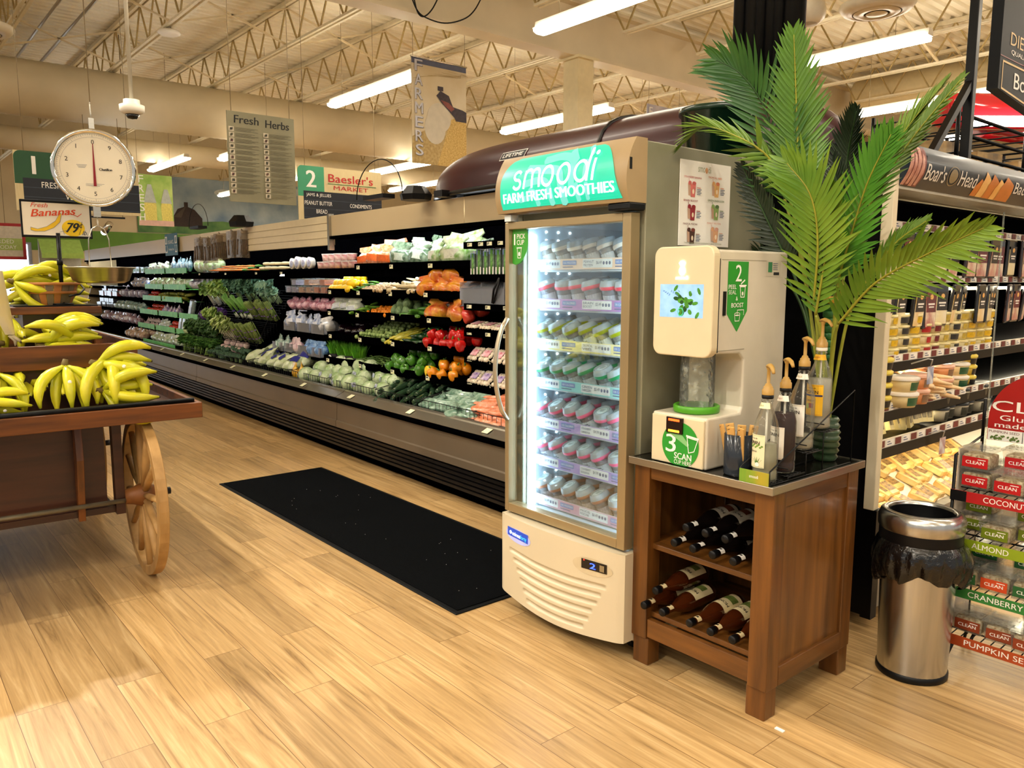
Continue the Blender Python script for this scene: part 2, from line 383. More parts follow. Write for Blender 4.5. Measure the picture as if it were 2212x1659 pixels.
# sprinkler pipe and ducts
p = MB().cyl((-8.9, -9, 4.78), (-8.9, 21, 4.78), .045, n=12)
for y in range(-6, 20, 3): p.cyl((-8.9, y-.06, 4.78), (-8.9, y+.06, 4.78), .06, n=12)
tag(p.build('sprinkler_pipe', PAINT), 'cream sprinkler pipe running between the roof joists beside the beam', 'pipe')
def duct(a, bb, r, label, m):
    a, bb = V(a), V(bb); L = (bb-a).length; n = int(L/.055); b = MB(); rs = [r*(1.0 if i % 2 else .985) for i in range(n+1)]
    b.tube([a+(bb-a)*i/n for i in range(n+1)], rs, 28, caps=True)
    return tag(b.build('air_duct', m), label, 'air duct')
DM = mat('duct_paint', 'd0c2a2', .5, var=.07, scale=2)
duct((-13.6, -9, 4.17), (-13.6, 20.9, 4.17), .40, 'wide round ribbed tan duct crossing behind the hanging scale', DM)
duct((-19.0, -9, 4.25), (-19.0, 20.9, 4.25), .24, 'thinner round tan duct further back under the wide one', DM)
duct((-7.4, 14.5, 4.75), (4, 14.5, 4.75), .30, 'round cream duct behind the palm plant and hanging dark sign', mat('duct_paint_pale', 'd8c9a0', .5, var=.05))
b = MB()
for y in (0.5, 3.5, 6.5, 9.5):
    b.cyl((-13.6, y, 4.5), (-13.6, y, 5.15), .008, n=6)
tag(b.build('duct_hangers', CABLE), 'thin rods holding the wide duct to the deck', 'hanger', kind='stuff')
# ceiling tube lights
LENS = mat('lit_lens', 'fff3de', .4, var=0, emit=19); TUBEH = mat('fixture_white', 'e4ddcc', .4, var=.03)
def make_tube_light(top=1.33):
    t = thing('tube_light', 'x', 'ceiling light')
    MB().prism([(-.06, .05), (.06, .05), (.045, .12), (-.045, .12)], 2.46, ((0, 0, 0), (0, 1, 0), (0, 0, 1))).build('housing', TUBEH, t)
    for s in (0, 1):
        prof = [(-.095, .048), (-.085, .015), (-.045, 0), (.045, 0), (.085, .015), (.095, .048)]
        MB().prism(prof, 1.19, ((.02+s*1.225, 0, 0), (0, 1, 0), (0, 0, 1))).build('lens', LENS, t)
    for x in (.3, 2.1): MB().cyl((x, 0, .12), (x, 0, top), .003, n=4).build('suspension_cable', CABLE, t)
    return t
LP = Proto(make_tube_light()); LPL = Proto(make_tube_light(1.57))
ROWN = {0: 'nearest row over the produce case', 1: 'second row, behind the roof column', 2: 'third row back', 3: 'furthest row back'}
for k, Y in enumerate((5.5, 8.65, 11.8, 14.9)):
    for j in range(-3, 4):
        X = -10.55+4.4*j
        if X > 3: continue
        zl = 3.6 if j == -1 else 3.85
        if j == -3 and k == 0: continue
        (LPL if j == -1 else LP).put((X, Y, zl), (0, 0, 0), 'white tube light, %s from the left in the %s' % (ORD[j+3], ROWN[k]), 'ceiling tube lights')
for k, Y in enumerate((2.4, -.7, -3.8, -6.9)):  # unseen tube rows, added to light the open floor
    for X in ((-6.1, -1.7, 2.0) if Y > 0 else (-10.5, -6.1, -1.7, 2.0)):
        LP.put((X, Y, 3.85), (0, 0, 0), 'unseen white tube light added to light the open floor in front of the case', 'unseen added tube lights over the open floor')
# far wall: mural, green band, windows
a = Art((-25.98, 0, 0), (0, 1, 0), (0, 0, 1), .004)
SKY = mat('mural_sky', '6d8aa8', .6, col2='b4c6ce', scale=1.2); HILL = mat('mural_field', '3a6a3c', .6, col2='6a9450', scale=3); BARN = mat('mural_barn', '2c1d18', .6, var=.3)
a.rect(6.9, 2.86, 14.5, 4.6, SKY).up(); a.poly([(6.9, 2.86), (14.5, 2.86), (14.5, 3.3), (11, 3.15), (9.5, 3.3), (8, 3.2), (6.9, 3.3)], HILL).up()
a.poly([(7.95, 3.08), (8.85, 3.08), (8.85, 3.36), (8.62, 3.62), (8.36, 3.72), (8.1, 3.62), (7.95, 3.36)], BARN).up().rect(8.3, 3.70, 8.42, 3.84, BARN).poly([(7.95, 3.36), (8.36, 3.72), (8.2, 3.36)], mat('mural_barn_roof', '4a4038', .7)).up()
for i in range(10): a.ell(6.98+.09*i, 3.42+.2*((i*7) % 5)/4, .12, .14, HILL)
for i in range(9): a.up().ell(9.6+.5*i, 4.2+.1*(i % 3), .34, .12, mat('mural_cloud', 'c6d0d2', .6))
tag(a.build('farm_mural', None), 'painted mural of a dark barn on a green field, high on the far wall', 'mural')
a = Art((-25.98, 0, 0), (0, 1, 0), (0, 0, 1), .003)
GRN = mat('green_band', '5f8f2e', .55, var=.15, scale=2); a.rect(-6, 2.25, 9.5, 2.84, GRN).up().rect(4.3, 1.9, 5.3, 2.5, mat('lime_panel', 'b4d66a', .5)); struct(a.build('trim_1', None))
w = MB().box(-25.97, -3.5, .6, -25.94, 4.05, 2.46, 1).box(-25.94, -3.4, .7, -25.92, -1.0, 2.4).box(-25.94, -.9, .7, -25.92, 1.45, 2.4).box(-25.94, 1.55, .7, -25.92, 3.95, 2.4)
struct(w.build('window_1', [mat('daylight_pane', 'dfeeff', .3, var=.05, scale=.6, emit=2.0), mat('window_frame_grey', '8b9098', .5)]))
t = thing('lime_awning', 'lime green awning below the green wall band, behind the banana sign pole', 'awning', (-22.0, 4.03, 1.93)); MB().prism([(0, .46), (-.02, .46), (.32, .10), (.30, 0), (.34, 0), (.36, .12)], .9, ((0, .45, 0), (1, 0, 0), (0, 0, 1))).build('cloth', mat('lime_cloth', 'a4c862', .6), t); MB().box(-.06, -.45, -1.93, 0, .45, .46).build('stall', mat('stall_pale', 'b8b8b0', .5), t)
a = Art((-22.5, 0, 0), (0, 1, 0), (0, 0, 1), .004); RB = mat('banner_red', 'b3242b', .5); a.rect(-.2, 1.9, 3.40, 2.76, RB).up().rect(-.2, 1.97, 3.33, 2.69, mat('banner_pink', 'd9cfbc', .5)).up().rect(-.2, 2.12, 3.33, 2.40, mat('banner_lime', 'a9bd62', .5)).up()
a.text('REWARDED', 3.15, 2.28, .09, PRINTW, al='r').text('REGISTER TODAY', 3.2, 2.15, .085, PRINTW, al='r')
t = thing('rewards_banner', 'pale banner with red edge hanging in front of the far window', 'banner', (0, 0, 0)); a.build('printed_face', t); MB().box(-22.54, -.2, 1.9, -22.5, 3.40, 2.76).build('backing', RB, t); 
for y in (.3, 3.0): MB().cyl((-22.52, y, 2.76), (-22.52, y, 5.17), .006, n=5).build('hanging_wire', CABLE, t)
# ---------------------------------------------------------------- smoothie cooler
FB = V((-2.216, 2.53, 0)); FO = tuple(-FB)
SILV = mat('cooler_side_paint', '86846c', .42, .35, var=.12, scale=3, col2='a09d86')
CHAMP = mat('door_champagne_metal', 'a8946f', .34, .55, var=.05, scale=4)
CREAMP = mat('cooler_cream_plastic', 'd0c3a7', .42, var=.03, scale=4)
LINER = mat('cooler_liner', 'cfe3ee', .35, var=.03)
LEDM = mat('led_strip', 'cfeaff', .4, var=0, emit=12); LEDS = mat('led_dot', 'e9f7ff', .4, var=0, emit=4)
GLASS = film('door_glass', 'e8f2f2', .0, .02, gloss=.4)
cooler = thing('drink_cooler', 'tall glass-door cooler full of smoothie cups with a lit turquoise sign on top', 'cooler', FB)
def fr(mb, name, m, parent=cooler, bev=0): return mb.build(name, m, parent, FO if parent is cooler else (0, 0, 0), bev=bev)
X0, X1 = -2.572, -1.86
b = MB().box(X1-.05, 2.175, .07, X1, 2.90, 1.905).box(X0, 2.175, .07, X0+.05, 2.90, 1.905).box(X0+.05, 2.85, .07, X1-.05, 2.90, 1.905)
b.box(X0+.05, 2.175, 1.655, X1-.05, 2.85, 1.905).box(X0+.05, 2.175, .07, X1-.05, 2.85, .43)
fr(b, 'cabinet', SILV, bev=.004)
lx0, lx1 = X0+.051, X1-.051
b = MB().box(lx0, 2.20, .431, lx0+.004, 2.845, 1.65).box(lx1-.004, 2.20, .431, lx1, 2.845, 1.65).box(lx0, 2.842, .431, lx1, 2.846, 1.65).box(lx0, 2.18, .431, lx1, 2.845, .436).box(lx0, 2.18, 1.648, lx1, 2.845, 1.653)
fr(b, 'liner', LINER)
fr(MB().box(-2.512, 2.205, .45, -2.492, 2.222, 1.61), 'led_strip', LEDM); fr(MB().box(-1.955, 2.205, .45, -1.94, 2.222, 1.61), 'led_strip', LEDM)
b = MB()
for i in range(34):
    for j in range(3): b.ball((lx0+.006, 2.30+j*.07, .47+i*.035), .0055, 6, 4)
fr(b, 'pilaster_dots', LEDS)
# canopy sign: bulging shell, lit panel
def cf(x, z, d=0):
    v = (z-1.69)/.22; u = (x-X0)/(X1-X0); y = 2.118-.05*math.sin(PI*min(1, .22+.78*v))**.8-.012*math.sin(PI*u)
    return V((x, y-d, z))
b = MB().surf(lambda u, v: cf(X0-.002+(X1-X0+.004)*u, 1.69+.222*v), 16, 12)
for xx, fl in ((X0-.002, 0), (X1+.002, 1)):
    p = [cf(xx, 1.69+.222*i/12) for i in range(13)]+[V((xx, 2.174, 1.912)), V((xx, 2.174, 1.69))]
    b.add(p, [list(range(len(p)))] if fl else [list(reversed(range(len(p))))])
b.add([cf(X0-.002, 1.69), cf(X1+.002, 1.69), V((X1, 2.174, 1.69)), V((X0, 2.174, 1.69))], [(3, 2, 1, 0)]); b.add([cf(X0-.002, 1.912), cf(X1+.002, 1.912), V((X1, 2.174, 1.912)), V((X0, 2.174, 1.912))], [(0, 1, 2, 3)])
canopy = fr(b, 'sign_canopy', mat('canopy_tan_plastic', '9e8762', .4, var=.04))
TEAL = mat('lit_teal', '26cfa4', .3, var=.03, emit=.6); TEAL2 = mat('lit_pale_teal', '74d3c4', .3, var=.03, emit=.6); SIGNW = mat('lit_white', 'e6f6f8', .3, var=0, emit=1.3)
a = Art(lift=.0012, fn=cf, cut=.01)
sx0, sx1, sz0, sz1 = X0+.03, X1-.075, 1.703, 1.900
# panel in strips so it follows the bulge, rounded top corners
n = 24
for j in range(n):
    za, zb = sz0+(sz1-sz0)*j/n, sz0+(sz1-sz0)*(j+1)/n
    def ext(z):
        r = .1; q = max(0, (z-(sz1-r))/r); e = r*(1-math.sqrt(max(0, 1-q*q))); return sx0+.01*(1-(z-sz0)/.2)+e, sx1+.055*(1-(z-sz0)/(sz1-sz0))**1.3-e*.55
    (a0, a1), (c0, c1) = ext(za), ext(zb); m_ = 10
    for i in range(m_): a.poly([(a0+(a1-a0)*i/m_, za), (a0+(a1-a0)*(i+1)/m_, za), (c0+(c1-c0)*(i+1)/m_, zb), (c0+(c1-c0)*i/m_, zb)], TEAL)
a.up()
def swirl(pts, w): 
    P = [(p.x, p.y) for p in spline([(x, y, 0) for x, y in pts], 8)]
    a.line(P, w, TEAL2).ell(*P[0], w/2, w/2, TEAL2, 14).ell(*P[-1], w/2, w/2, TEAL2, 14)
cx = (sx0+sx1)/2
for pts, w in ((((-.12, .145), (-.03, .135), (.05, .12), (.07, .07), (.085, .01)), .034), (((-.03, .17), (.06, .175), (.12, .15), (.125, .07)), .03), (((-.13, .09), (-.05, .095), (.0, .075), (.02, .01)), .028), (((-.10, .06), (-.07, .045), (-.06, .012)), .025), (((.11, .18), (.13, .155)), .035), (((.19, .14), (.19, .09)), .02), (((.15, .06), (.16, .012)), .022), (((-.16, .03), (-.11, .035)), .022), (((.2, .19), (.21, .17)), .022), (((.2, .06), (.205, .012)), .018)):
    swirl([(cx+p, sz0+q) for p, q in pts], w)
a.up()
lw = .0115
def stroke(pts): a.line(pts, lw, SIGNW)
def arc(x, z, rx, rz, a0, a1, n=12): return [(x+rx*math.cos(math.radians(a0+(a1-a0)*i/n)), z+rz*math.sin(math.radians(a0+(a1-a0)*i/n))) for i in range(n+1)]
zb = sz0+.075; x = sx0+.12
stroke(arc(x, zb+.050, .021, .0165, 40, 265)+arc(x, zb+.0165, .022, .0175, 80, -150)); x += .044
stroke([(x, zb), (x+.006, zb+.062)]); stroke(arc(x+.027, zb+.05, .020, .017, 160, 0)+[(x+.050, zb)]); stroke(arc(x+.068, zb+.05, .020, .017, 160, 0)+[(x+.092, zb)]); x += .136
a.ring(x, zb+.034, .030, .036, lw, SIGNW); x += .088; a.ring(x, zb+.034, .030, .036, lw, SIGNW); x += .088; a.ring(x, zb+.034, .030, .036, lw, SIGNW)
stroke([(x+.031, zb), (x+.037, zb+.11)]); stroke([(x+.058, zb), (x+.062, zb+.07)]); a.up().ell(x+.066, zb+.094, .0085, .0085, SIGNW)
a.text('FARM FRESH SMOOTHIES', sx0+.036, sz0+.022, .038, SIGNW, w=.60, bold=.06)
a.build('sign_print', canopy)
fr(MB().box(X0+.02, 2.10, 1.66, X0+.06, 2.14, 1.685), 'hinge', mat('hinge_white', 'd8e3e8', .4)); fr(MB().box(X1-.10, 2.085, 1.664, X1+.004, 2.17, 1.69), 'hinge_cover', BLACK, bev=.006)
fr(MB().box(X1-.012, 2.083, 1.80, X1+.0025, 2.096, 1.84), 'key_switch', BLACK)
# door
door_b = MB(); fw = .030; dz0, dz1 = .428, 1.658; dx0, dx1 = X0+.004, X1-.016
door_b.box(dx0, 2.115, dz0, dx0+fw*.8, 2.165, dz1).box(dx1-fw*1.3, 2.115, dz0, dx1, 2.165, dz1).box(dx0+fw*.8, 2.115, dz1-fw, dx1-fw*1.3, 2.165, dz1).box(dx0+fw*.8, 2.115, dz0, dx1-fw*1.3, 2.165, dz0+fw*1.25)
door = fr(door_b, 'door', CHAMP, bev=.003)
MB().box(dx0+.02, 2.138, dz0+.03, dx1-.03, 2.141, dz1-.02).build('glass_pane', GLASS, door)
hb = MB(); hp = [(-2.545, 2.11, 1.262)]+[(-2.548-.0*math.sin(PI*i/12), 2.108-.062*math.sin(PI*i/12)**.7, 1.262-.43*i/12) for i in range(1, 12)]+[(-2.545, 2.11, .832)]
hb.tube(hp, .0125, 10, flat=.7).build('handle', mat('handle_satin', 'b8ab93', .3, .6), door)
a = Art((-2.545, 2.1375, 1.49), (1, 0, 0), (0, 0, 1), .0008); SG = mat('sticker_green', '3f9a34', .35, var=.03); SW = PRINTW
pts = [(0, .125), (0, 0)]+[(.0+.105*math.sin(t), .12-.118*math.cos(t)) for t in [i*PI/2/10*1.08 for i in range(2, 11)]]+[(.104, .14), (0, .14)]
a.poly([(0, 0)]+[(.02, -.006), (.045, .0), (.07, .018), (.09, .045), (.1, .08), (.098, .11), (.09, .14), (0, .14)], SG).up()
a.text('1', .012, .075, .045, SW, bold=.03).text('PICK', .03, .1, .02, SW, bold=.02, w=.052).text('CUP', .03, .075, .02, SW, bold=.02, w=.045)
a.line([(.032, .062), (.036, .022), (.054, .022), (.058, .062)], .0025, SW).line([(.03, .063), (.06, .063)], .004, SW).ell(.045, .038, .006, .009, SW)
a.build('sticker', door)
# kick panel with six curved louvres
def kf(u, v, d=0):
    x = X0-.002+(X1-X0+.002)*u; zb = .075-.03*math.sin(PI*u)-.0*u; z = zb+(.418-zb)*v
    y = 2.098-.030*math.sin(PI*u); rec = 0
    for k in range(6):
        vc = .60-.098*k; u0, u1 = .11+.035*k, .88-.028*k
        vv = v-(vc-.02*math.sin(PI*u)+.035*(.5-u)*0)
        if u0 < u < u1 and abs(vv) < .026: rec = .012*min(1, (.026-abs(vv))/.012)
    e = .02*(max(0, .05-u)/.05)**2+.02*(max(0, u-.95)/.05)**2
    return V((x, y+rec+e*.4-d, z))
b = MB().surf(lambda u, v: kf(u, v), 90, 110)
for u in (0, 1):
    p = [kf(u, v/10) for v in range(11)]; q = [V((w.x, 2.174, w.z)) for w in p]
    b.add(p+q, [(i, i+1, 12+i, 11+i) if u else (i, 11+i, 12+i, i+1) for i in range(10)])
b.add([kf(i/20, 1) for i in range(21)]+[V((kf(i/20, 1).x, 2.174, .418)) for i in range(21)], [(i, i+1, 22+i, 21+i) for i in range(20)])
kick = fr(b, 'kick_panel', CREAMP)
a = Art(lift=.0016, fn=lambda x, z, d: kf(x, z, d)); BL = mat('badge_blue', '1d3fa0', .3, var=.05, emit=.9); BW = mat('badge_white', 'eaf0ff', .3, emit=1.5, var=0); BC = mat('badge_cyan', '36c3e8', .3, emit=1.2, var=0); HALO = mat('badge_frost', 'c2bfe8', .3, emit=.5, var=.05)
a.ell(.19, .80, .125, .085, HALO).up().rect(.085, .77, .295, .875, BL).up().ell(.12, .82, .012, .022, BW).text('minus', .14, .795, .045, BW, w=.08, bold=.02).text('forty', .222, .78, .06, BC, w=.06)
a.build('logo_badge', kick)
a = Art(lift=.0016, fn=lambda x, z, d: kf(x, z, d)); DK = mat('display_dark', '14100f', .2); LB = mat('digit_blue', '2f49ff', .3, emit=4, var=0)
a.ell(.80, .78, .135, .095, mat('recess_cream', 'cbbb9a', .45)).up().rect(.73, .745, .90, .85, DK).up().text('2', .79, .765, .06, LB, bold=.02).ell(.75, .84, .004, .007, mat('dot_red', 'ff2a1e', .3, emit=4)).rect(.855, .76, .885, .83, mat('switch_tan', '8d7a58', .5))
a.build('display', kick)
b = MB()
for x, y in ((-2.5, 2.24), (-1.92, 2.24), (-2.5, 2.84), (-1.92, 2.84)): b.cyl((x-.012, y, .035), (x+.012, y, .035), .035, n=16).box(x-.02, y-.02, .05, x+.02, y+.02, .075)
fr(b, 'casters', BLACK)
fr(MB().box(X0+.03, 2.2, .045, X1-.001, 2.88, .072), 'base_frame', mat('base_cream', 'cfc3aa', .5))
# shelves, price strips and cups
FLAV = [('PEANUT PROTEIN', '$6.49', '16G PROTEIN', 'e8c9a8', 'f0ded0'), ('BRAIN BOOST', '$5.49', '70 CALORIES', '8f74c2', 'd7a6d8'), ('TROPICAL VIBES', '$5.49', '100 CALORIES', 'e6e38f', 'f0efc0'),
        ('GREEN ENERGIZER', '$5.49', '100 CALORIES', '86cfd6', 'a8e0e0'), ('STRAWBERRY BANANA', '$4.99', '140 CALORIES', '9a86d6', 'cfc2ee'), ('STRAWBERRY BANANA', '$4.99', '140 CALORIES', '8f7fd8', 'c4b8ec'), ('MAGICAL MOCHA', '$6.49', '10G PROTEIN', 'c79ab2', 'e2bccb')]
ZS = [1.468, 1.305, 1.135, .968, .796, .628, .452]
STRIPW = mat('strip_white', 'e3eef2', .4, var=.02); INK = mat('strip_ink', '57607e', .5); ICON = mat('strip_icon', '6c7594', .5); WIREW = mat('wire_white', 'd6e2e8', .35)
BANDC = ['efe3cf', 'e8485a', 'd8e61c', '25c777', 'ef6f8e', 'ef6a90', 'b2785a']; CONT = ['d8b58c', '9c6a72', 'd8cf9a', '8fa58a', 'cfa9ae', 'd0aab0', 'a8714e']
SEEN = ['cream-banded', 'red-banded', 'yellow-banded', 'green-banded', 'upper pink-banded', 'lower pink-banded', 'brown mocha']
LIDM = film('cup_lid_plastic', 'd5e2e6', .55, .12, bump=.25, scale=160); CUPM = film('cup_wall_plastic', 'dfe8ea', .28, .1)
LABW = [mat('cup_label_%d' % i, c, .45, var=.06, scale=60, col2=c2) for i, (c, c2) in enumerate((('cfc9c0', 'e6e2da'), ('b8b4bb', 'd8d3d4'), ('c3cdcb', 'e3eae6'), ('a9b3b1', 'dfe4df'), ('c6ced4', 'e4ebee'), ('c6ced4', 'e4ebee'), ('a79c9b', 'd9d0cd')))]
for k in range(7):
    z = ZS[k]; nm, pr, cal, c1, c2 = FLAV[k]
    sh = fr(MB().box(lx0+.01, 2.262, z-.012, lx1-.01, 2.268, z-.004), 'wire_shelf', WIREW); wb = MB()
    for i in range(13): wb.cyl((lx0+.02+i*.048, 2.262, z-.004), (lx0+.02+i*.048, 2.83, z-.004), .003, n=5)
    for y in (2.30, 2.45, 2.62, 2.80): wb.cyl((lx0+.01, y, z-.010), (lx1-.01, y, z-.010), .0035, n=5)
    wb.build('shelf_wires', WIREW, sh)
    a = Art((-2.545, 2.25, z-.004), (1, 0, 0), (0, .0, 1), .0006); BG = mat('strip_tint_%d' % k, c1, .4, col2=c2, scale=8); W = .60
    a.rect(0, 0, W, .043, BG).up()
    for h in (0, 1):
        x = .012+h*.29
        a.rrect(x, .006, x+.16, .040, .003, STRIPW).up(); wds = nm.split()
        a.text(wds[0], x+.006, .025, .010, INK, w=.056).text(wds[1], x+.006, .011, .010, INK, w=.05).text(pr, x+.075, .018, .014, INK, w=.03)
        for q in range(3): a.ell(x+.115+q*.016, .024, .0055, .007, ICON, n=10)
        a.rrect(x+.175, .018, x+.255, .036, .003, mat('strip_calorie_box', '7f95c8', .4)).up().text(cal, x+.18, .023, .008, STRIPW, w=.07); a.layer -= 2
        a.rect(x+.175, .008, x+.235, .012, ICON)
    st = MB().box(-2.545, 2.250, z-.004, -1.945, 2.254, z+.039).build('price_strip', STRIPW, sh); a.build('strip_print', st)
    # cup prototype for this flavour
    def cup():
        t = thing('smoothie_cup', 'x', 'cup')
        MB().lathe([(.0, .0), (.029, 0), (.030, .004), (.037, .072), (.041, .078), (.041, .083)], 20).build('cup_body', CUPM, t)
        MB().lathe([(.0, .012), (.027, .012), (.0345, .070), (.03, .076), (0, .078)], 14).build('smoothie_filling', mat('cup_fill_%d' % k, CONT[k], .5, var=.45, scale=70), t)
        lb = MB().lathe([(.0306, .006), (.0352, .055)], 18, a0=-PI*.95, a1=PI*.0); 
        a2 = Art(lift=.0003, fn=lambda u, v, d: V(((.0315+.094*v*.9+d)*math.sin(u/.033), -(.0308+.094*v+d)*math.cos(u/.033), v)))
        if k in (2, 4, 5):
            for q in range(4): a2.rect(-.022, .022+q*.007, .018-.004*(q % 2), .0245+q*.007, INK, 4)
        else: a2.text('smoodi', 0, .018, .013, PRINTW, w=.044, al='c', bold=.01)
        l = lb.build('label_wrap', LABW[k], t); a2.build('label_print', l)
        MB().lathe([(.0405, .076), (.0435, .080), (.0435, .090), (.040, .093)], 22).build('cup_band', mat('cup_band_%d' % k, BANDC[k], .35, var=.03, emit=.1 if k in (2, 3) else 0), t)
        ld = MB().lathe([(.0435, .0905), (.042, .096), (.036, .112), (.033, .113), (.031, .108), (0, .108)], 48, mul=lambda i, an: 1+.018*(1 if int(an*24/PI) % 2 else -1)*(1 if i in (1, 2) else 0)).build('lid', LIDM, t)
        MB().lathe([(.029, .1085), (.027, .1095), (.0, .1095)], 16).build('seal', mat('cup_seal', 'd2e2e2', .4, var=.08, scale=60), ld); a3 = Art((0, 0, .1095), (1, 0, 0), (0, 1, 0), .0004); SGR = mat('seal_ink', '7f9a98', .5); a3.ring(0, 0, .025, .025, .0022, SGR, 18)
        for q in range(3): a3.rect(-.012+.002*q, .007-.007*q, .012-.003*q, .010-.007*q, SGR)
        a3.b.merge(MB()); a3.build('seal_print', ld)
        return t
    P = Proto(cup())
    for row in (1, 0):
        for i in range(7):
            if row and k < 2 and i % 2: continue
            x = -2.487+i*.0865+(.03 if row else 0)
            if x > -1.965: continue
            tl = ((-.18 if k < 2 else -.36) if not row else -.05)+RN.uniform(-.05, .05); ro = -(.24 if k not in (1,) else RN.choice([-.02, .2, .05]))+RN.uniform(-.06, .06)
            P.put((x, 2.318+row*.092, z+.008+(.01 if row else 0)), (-tl if not row else .1, ro, RN.uniform(-.4, .4)), '%s smoothie cup, %s from the left in the %s rank' % (SEEN[k], ORD[i], 'front' if not row else 'rear'), '%s cups in the cooler' % SEEN[k])
# taped-up menu card on the cooler side
menu = thing('menu_card', 'white drinks menu card with six smoothies stuck to the cooler side', 'sign', (-1.858, 2.51, 1.71))
MB().box(0, -.155, -.16, .003, .155, .15).build('card', PRINTW, menu)
a = Art((.0032, -.155, -.16), (0, 1, 0), (0, 0, 1), .0004); TANI = mat('menu_sage', 'a3a88a', .5); PINE = mat('menu_peach', 'e3a878', .5)
a.text('smo', .105, .272, .018, TANI, w=.042).text('di', .165, .272, .024, TANI, w=.018).ell(.156, .28, .008, .011, PINE)
items = [('STRAWBERRY BANANA', 'c8605c', 'd8736c', 0, 0), ('TROPICAL VIBES', 'd8805c', 'e0b070', 1, 0), ('BRAIN BOOST', '962a30', '9a3038', 0, 1), ('GREEN ENERGIZER', '5c7a48', '8aa860', 1, 1), ('MAGICAL MOCHA', '7a3a30', '4a2c22', 0, 2), ('PEANUT PROTEIN', 'd8a08c', 'd8a47c', 1, 2)]
for nm, ct, cc, i, j in items:
    tm = mat('menu_ink_'+ct, ct, .5); cm = mat('menu_drink_'+cc, cc, .5, var=.15, scale=60); ox = .022+.145*i; oz = .178-.085*j+.008*i
    a.text(nm, ox, oz+.068, .007, tm, w=.085+.02*(len(nm) > 14), bold=.01)
    a.poly([(ox+.028, oz+.005), (ox+.046, oz+.005), (ox+.05, oz+.048), (ox+.024, oz+.048)], mat('menu_cup_pale', 'c9a48c', .5)).up()
    a.poly([(ox+.042, oz), (ox+.066, oz), (ox+.071, oz+.046), (ox+.038, oz+.046)], cm).ell(ox+.035, oz+.05, .01, .008, cm).ell(ox+.06, oz+.05, .012, .007, tm).line([(ox+.032, oz+.05), (ox+.028, oz+.066)], .002, tm).up().ell(ox+.055, oz+.02, .006, .009, mat('menu_pine', 'f0dcc0', .5)); a.layer -= 2
    for q in range(5): a.rect(ox+.078, oz+.034-q*.006, ox+.1+.006*(q % 2), oz+.0365-q*.006, INK if q else tm)
a.text('TAG YOUR SMOODI EXPERIENCE @GETSMOODI', .03, .006, .007, TANI, w=.23, bold=.01)
a.build('menu_print', menu)
# ---------------------------------------------------------------- wooden display table
WD = wood('stained_wood_upright', '46280d', '76491b', 'Z', 2.2); WDX = wood('stained_wood_rail', '4a2b0e', '7b4d1e', 'X', 2.2); WDY = wood('stained_wood_side', '44270d', '704519', 'Y', 2.2)
WLT = wood('light_wood_shelf_lip', '99642a', 'c8934a', 'X', 3)
TB = V((-1.577, 2.42, 0)); TO = tuple(-TB)
table = thing('display_table', 'dark wooden display table with steel-edged top and two shelves of bottles', 'table', TB)
def tb(b, n, m, bev=.0025, par=table): return b.build(n, m, par, TO if par is table else (0, 0, 0), bev=bev)
tx0, tx1, ty0, ty1 = -1.862, -1.292, 2.15, 2.69
for x in (tx0, tx1-.07):
    for y in (ty0, ty1-.07):
        p = tb(MB().box(x, y, .105, x+.07, y+.07, .762), 'post', WD)
        dx = .006 if x == tx0 else .0; lx = x+(.004 if x == tx0 else -.008)
        tb(MB().box(lx, y+.008, 0, lx+.072, y+.075, .106), 'leg', WD, .004)
tb(MB().box(tx0-.002, 2.127, .765, tx1+.004, 2.71, .786), 'top', mat('top_black_laminate', '14130f', .16, var=.3), .001)
b = MB()
for s in ((tx0-.006, 2.121, tx1+.010, 2.131), (tx0-.006, 2.704, tx1+.010, 2.714), (tx0-.006, 2.131, tx0+.003, 2.704), (tx1-.002, 2.131, tx1+.010, 2.704)): b.box(s[0], s[1], .763, s[2], s[3], .789)
tb(b, 'steel_edge', STEEL, .0015)
for y in (ty0+.006, ty1-.03): tb(MB().box(tx0+.07, y, .712, tx1-.07, y+.024, .763), 'top_rail', WDX)
for x in (tx0+.004, tx1-.028): tb(MB().box(x, ty0+.07, .705, x+.024, ty1-.07, .763), 'side_rail', WDY)
for y in (ty0+.006, ty1-.03): tb(MB().box(tx0+.07, y, .112, tx1-.07, y+.024, .182), 'bottom_rail', WDX)
for x, q in ((tx0+.002, 0), (tx1-.028, 1)): tb(MB().box(x, ty0+.07, .105, x+.026+.003*q, ty1-.07, .172), 'side_bottom_rail', WDY)
for x in (tx0+.012, tx1-.026):
    pn = MB().box(x, ty0+.06, .16, x+.014, ty1-.06, .72); tb(pn, 'side_panel', wood('side_panel_planks', '4a2c10', '7a4f20', 'Z', 1.6))
tb(MB().box(tx0+.03, ty1-.035, .16, tx1-.03, ty1-.022, .73), 'back_panel', WD)
for z in (.186, .446):
    sh = tb(MB().box(tx0+.028, ty0+.03, z, tx1-.028, ty1-.035, z+.02), 'shelf', WDX)
    MB().box(tx0+.07, ty0+.012, z-.004, tx1-.07, ty0+.030, z+.040).box(tx0+.07, ty0+.008, z-.006, tx1-.07, ty0+.03, z+.004).build('shelf_lip', WLT, sh, TO, bev=.002)
# floor-lying crumb beside the leg
tag(MB().box(-1.255, 2.150, .0005, -1.225, 2.163, .004).build('paper_scrap', PRINTW), 'tiny white scrap on the floor beside the table leg', 'scrap')
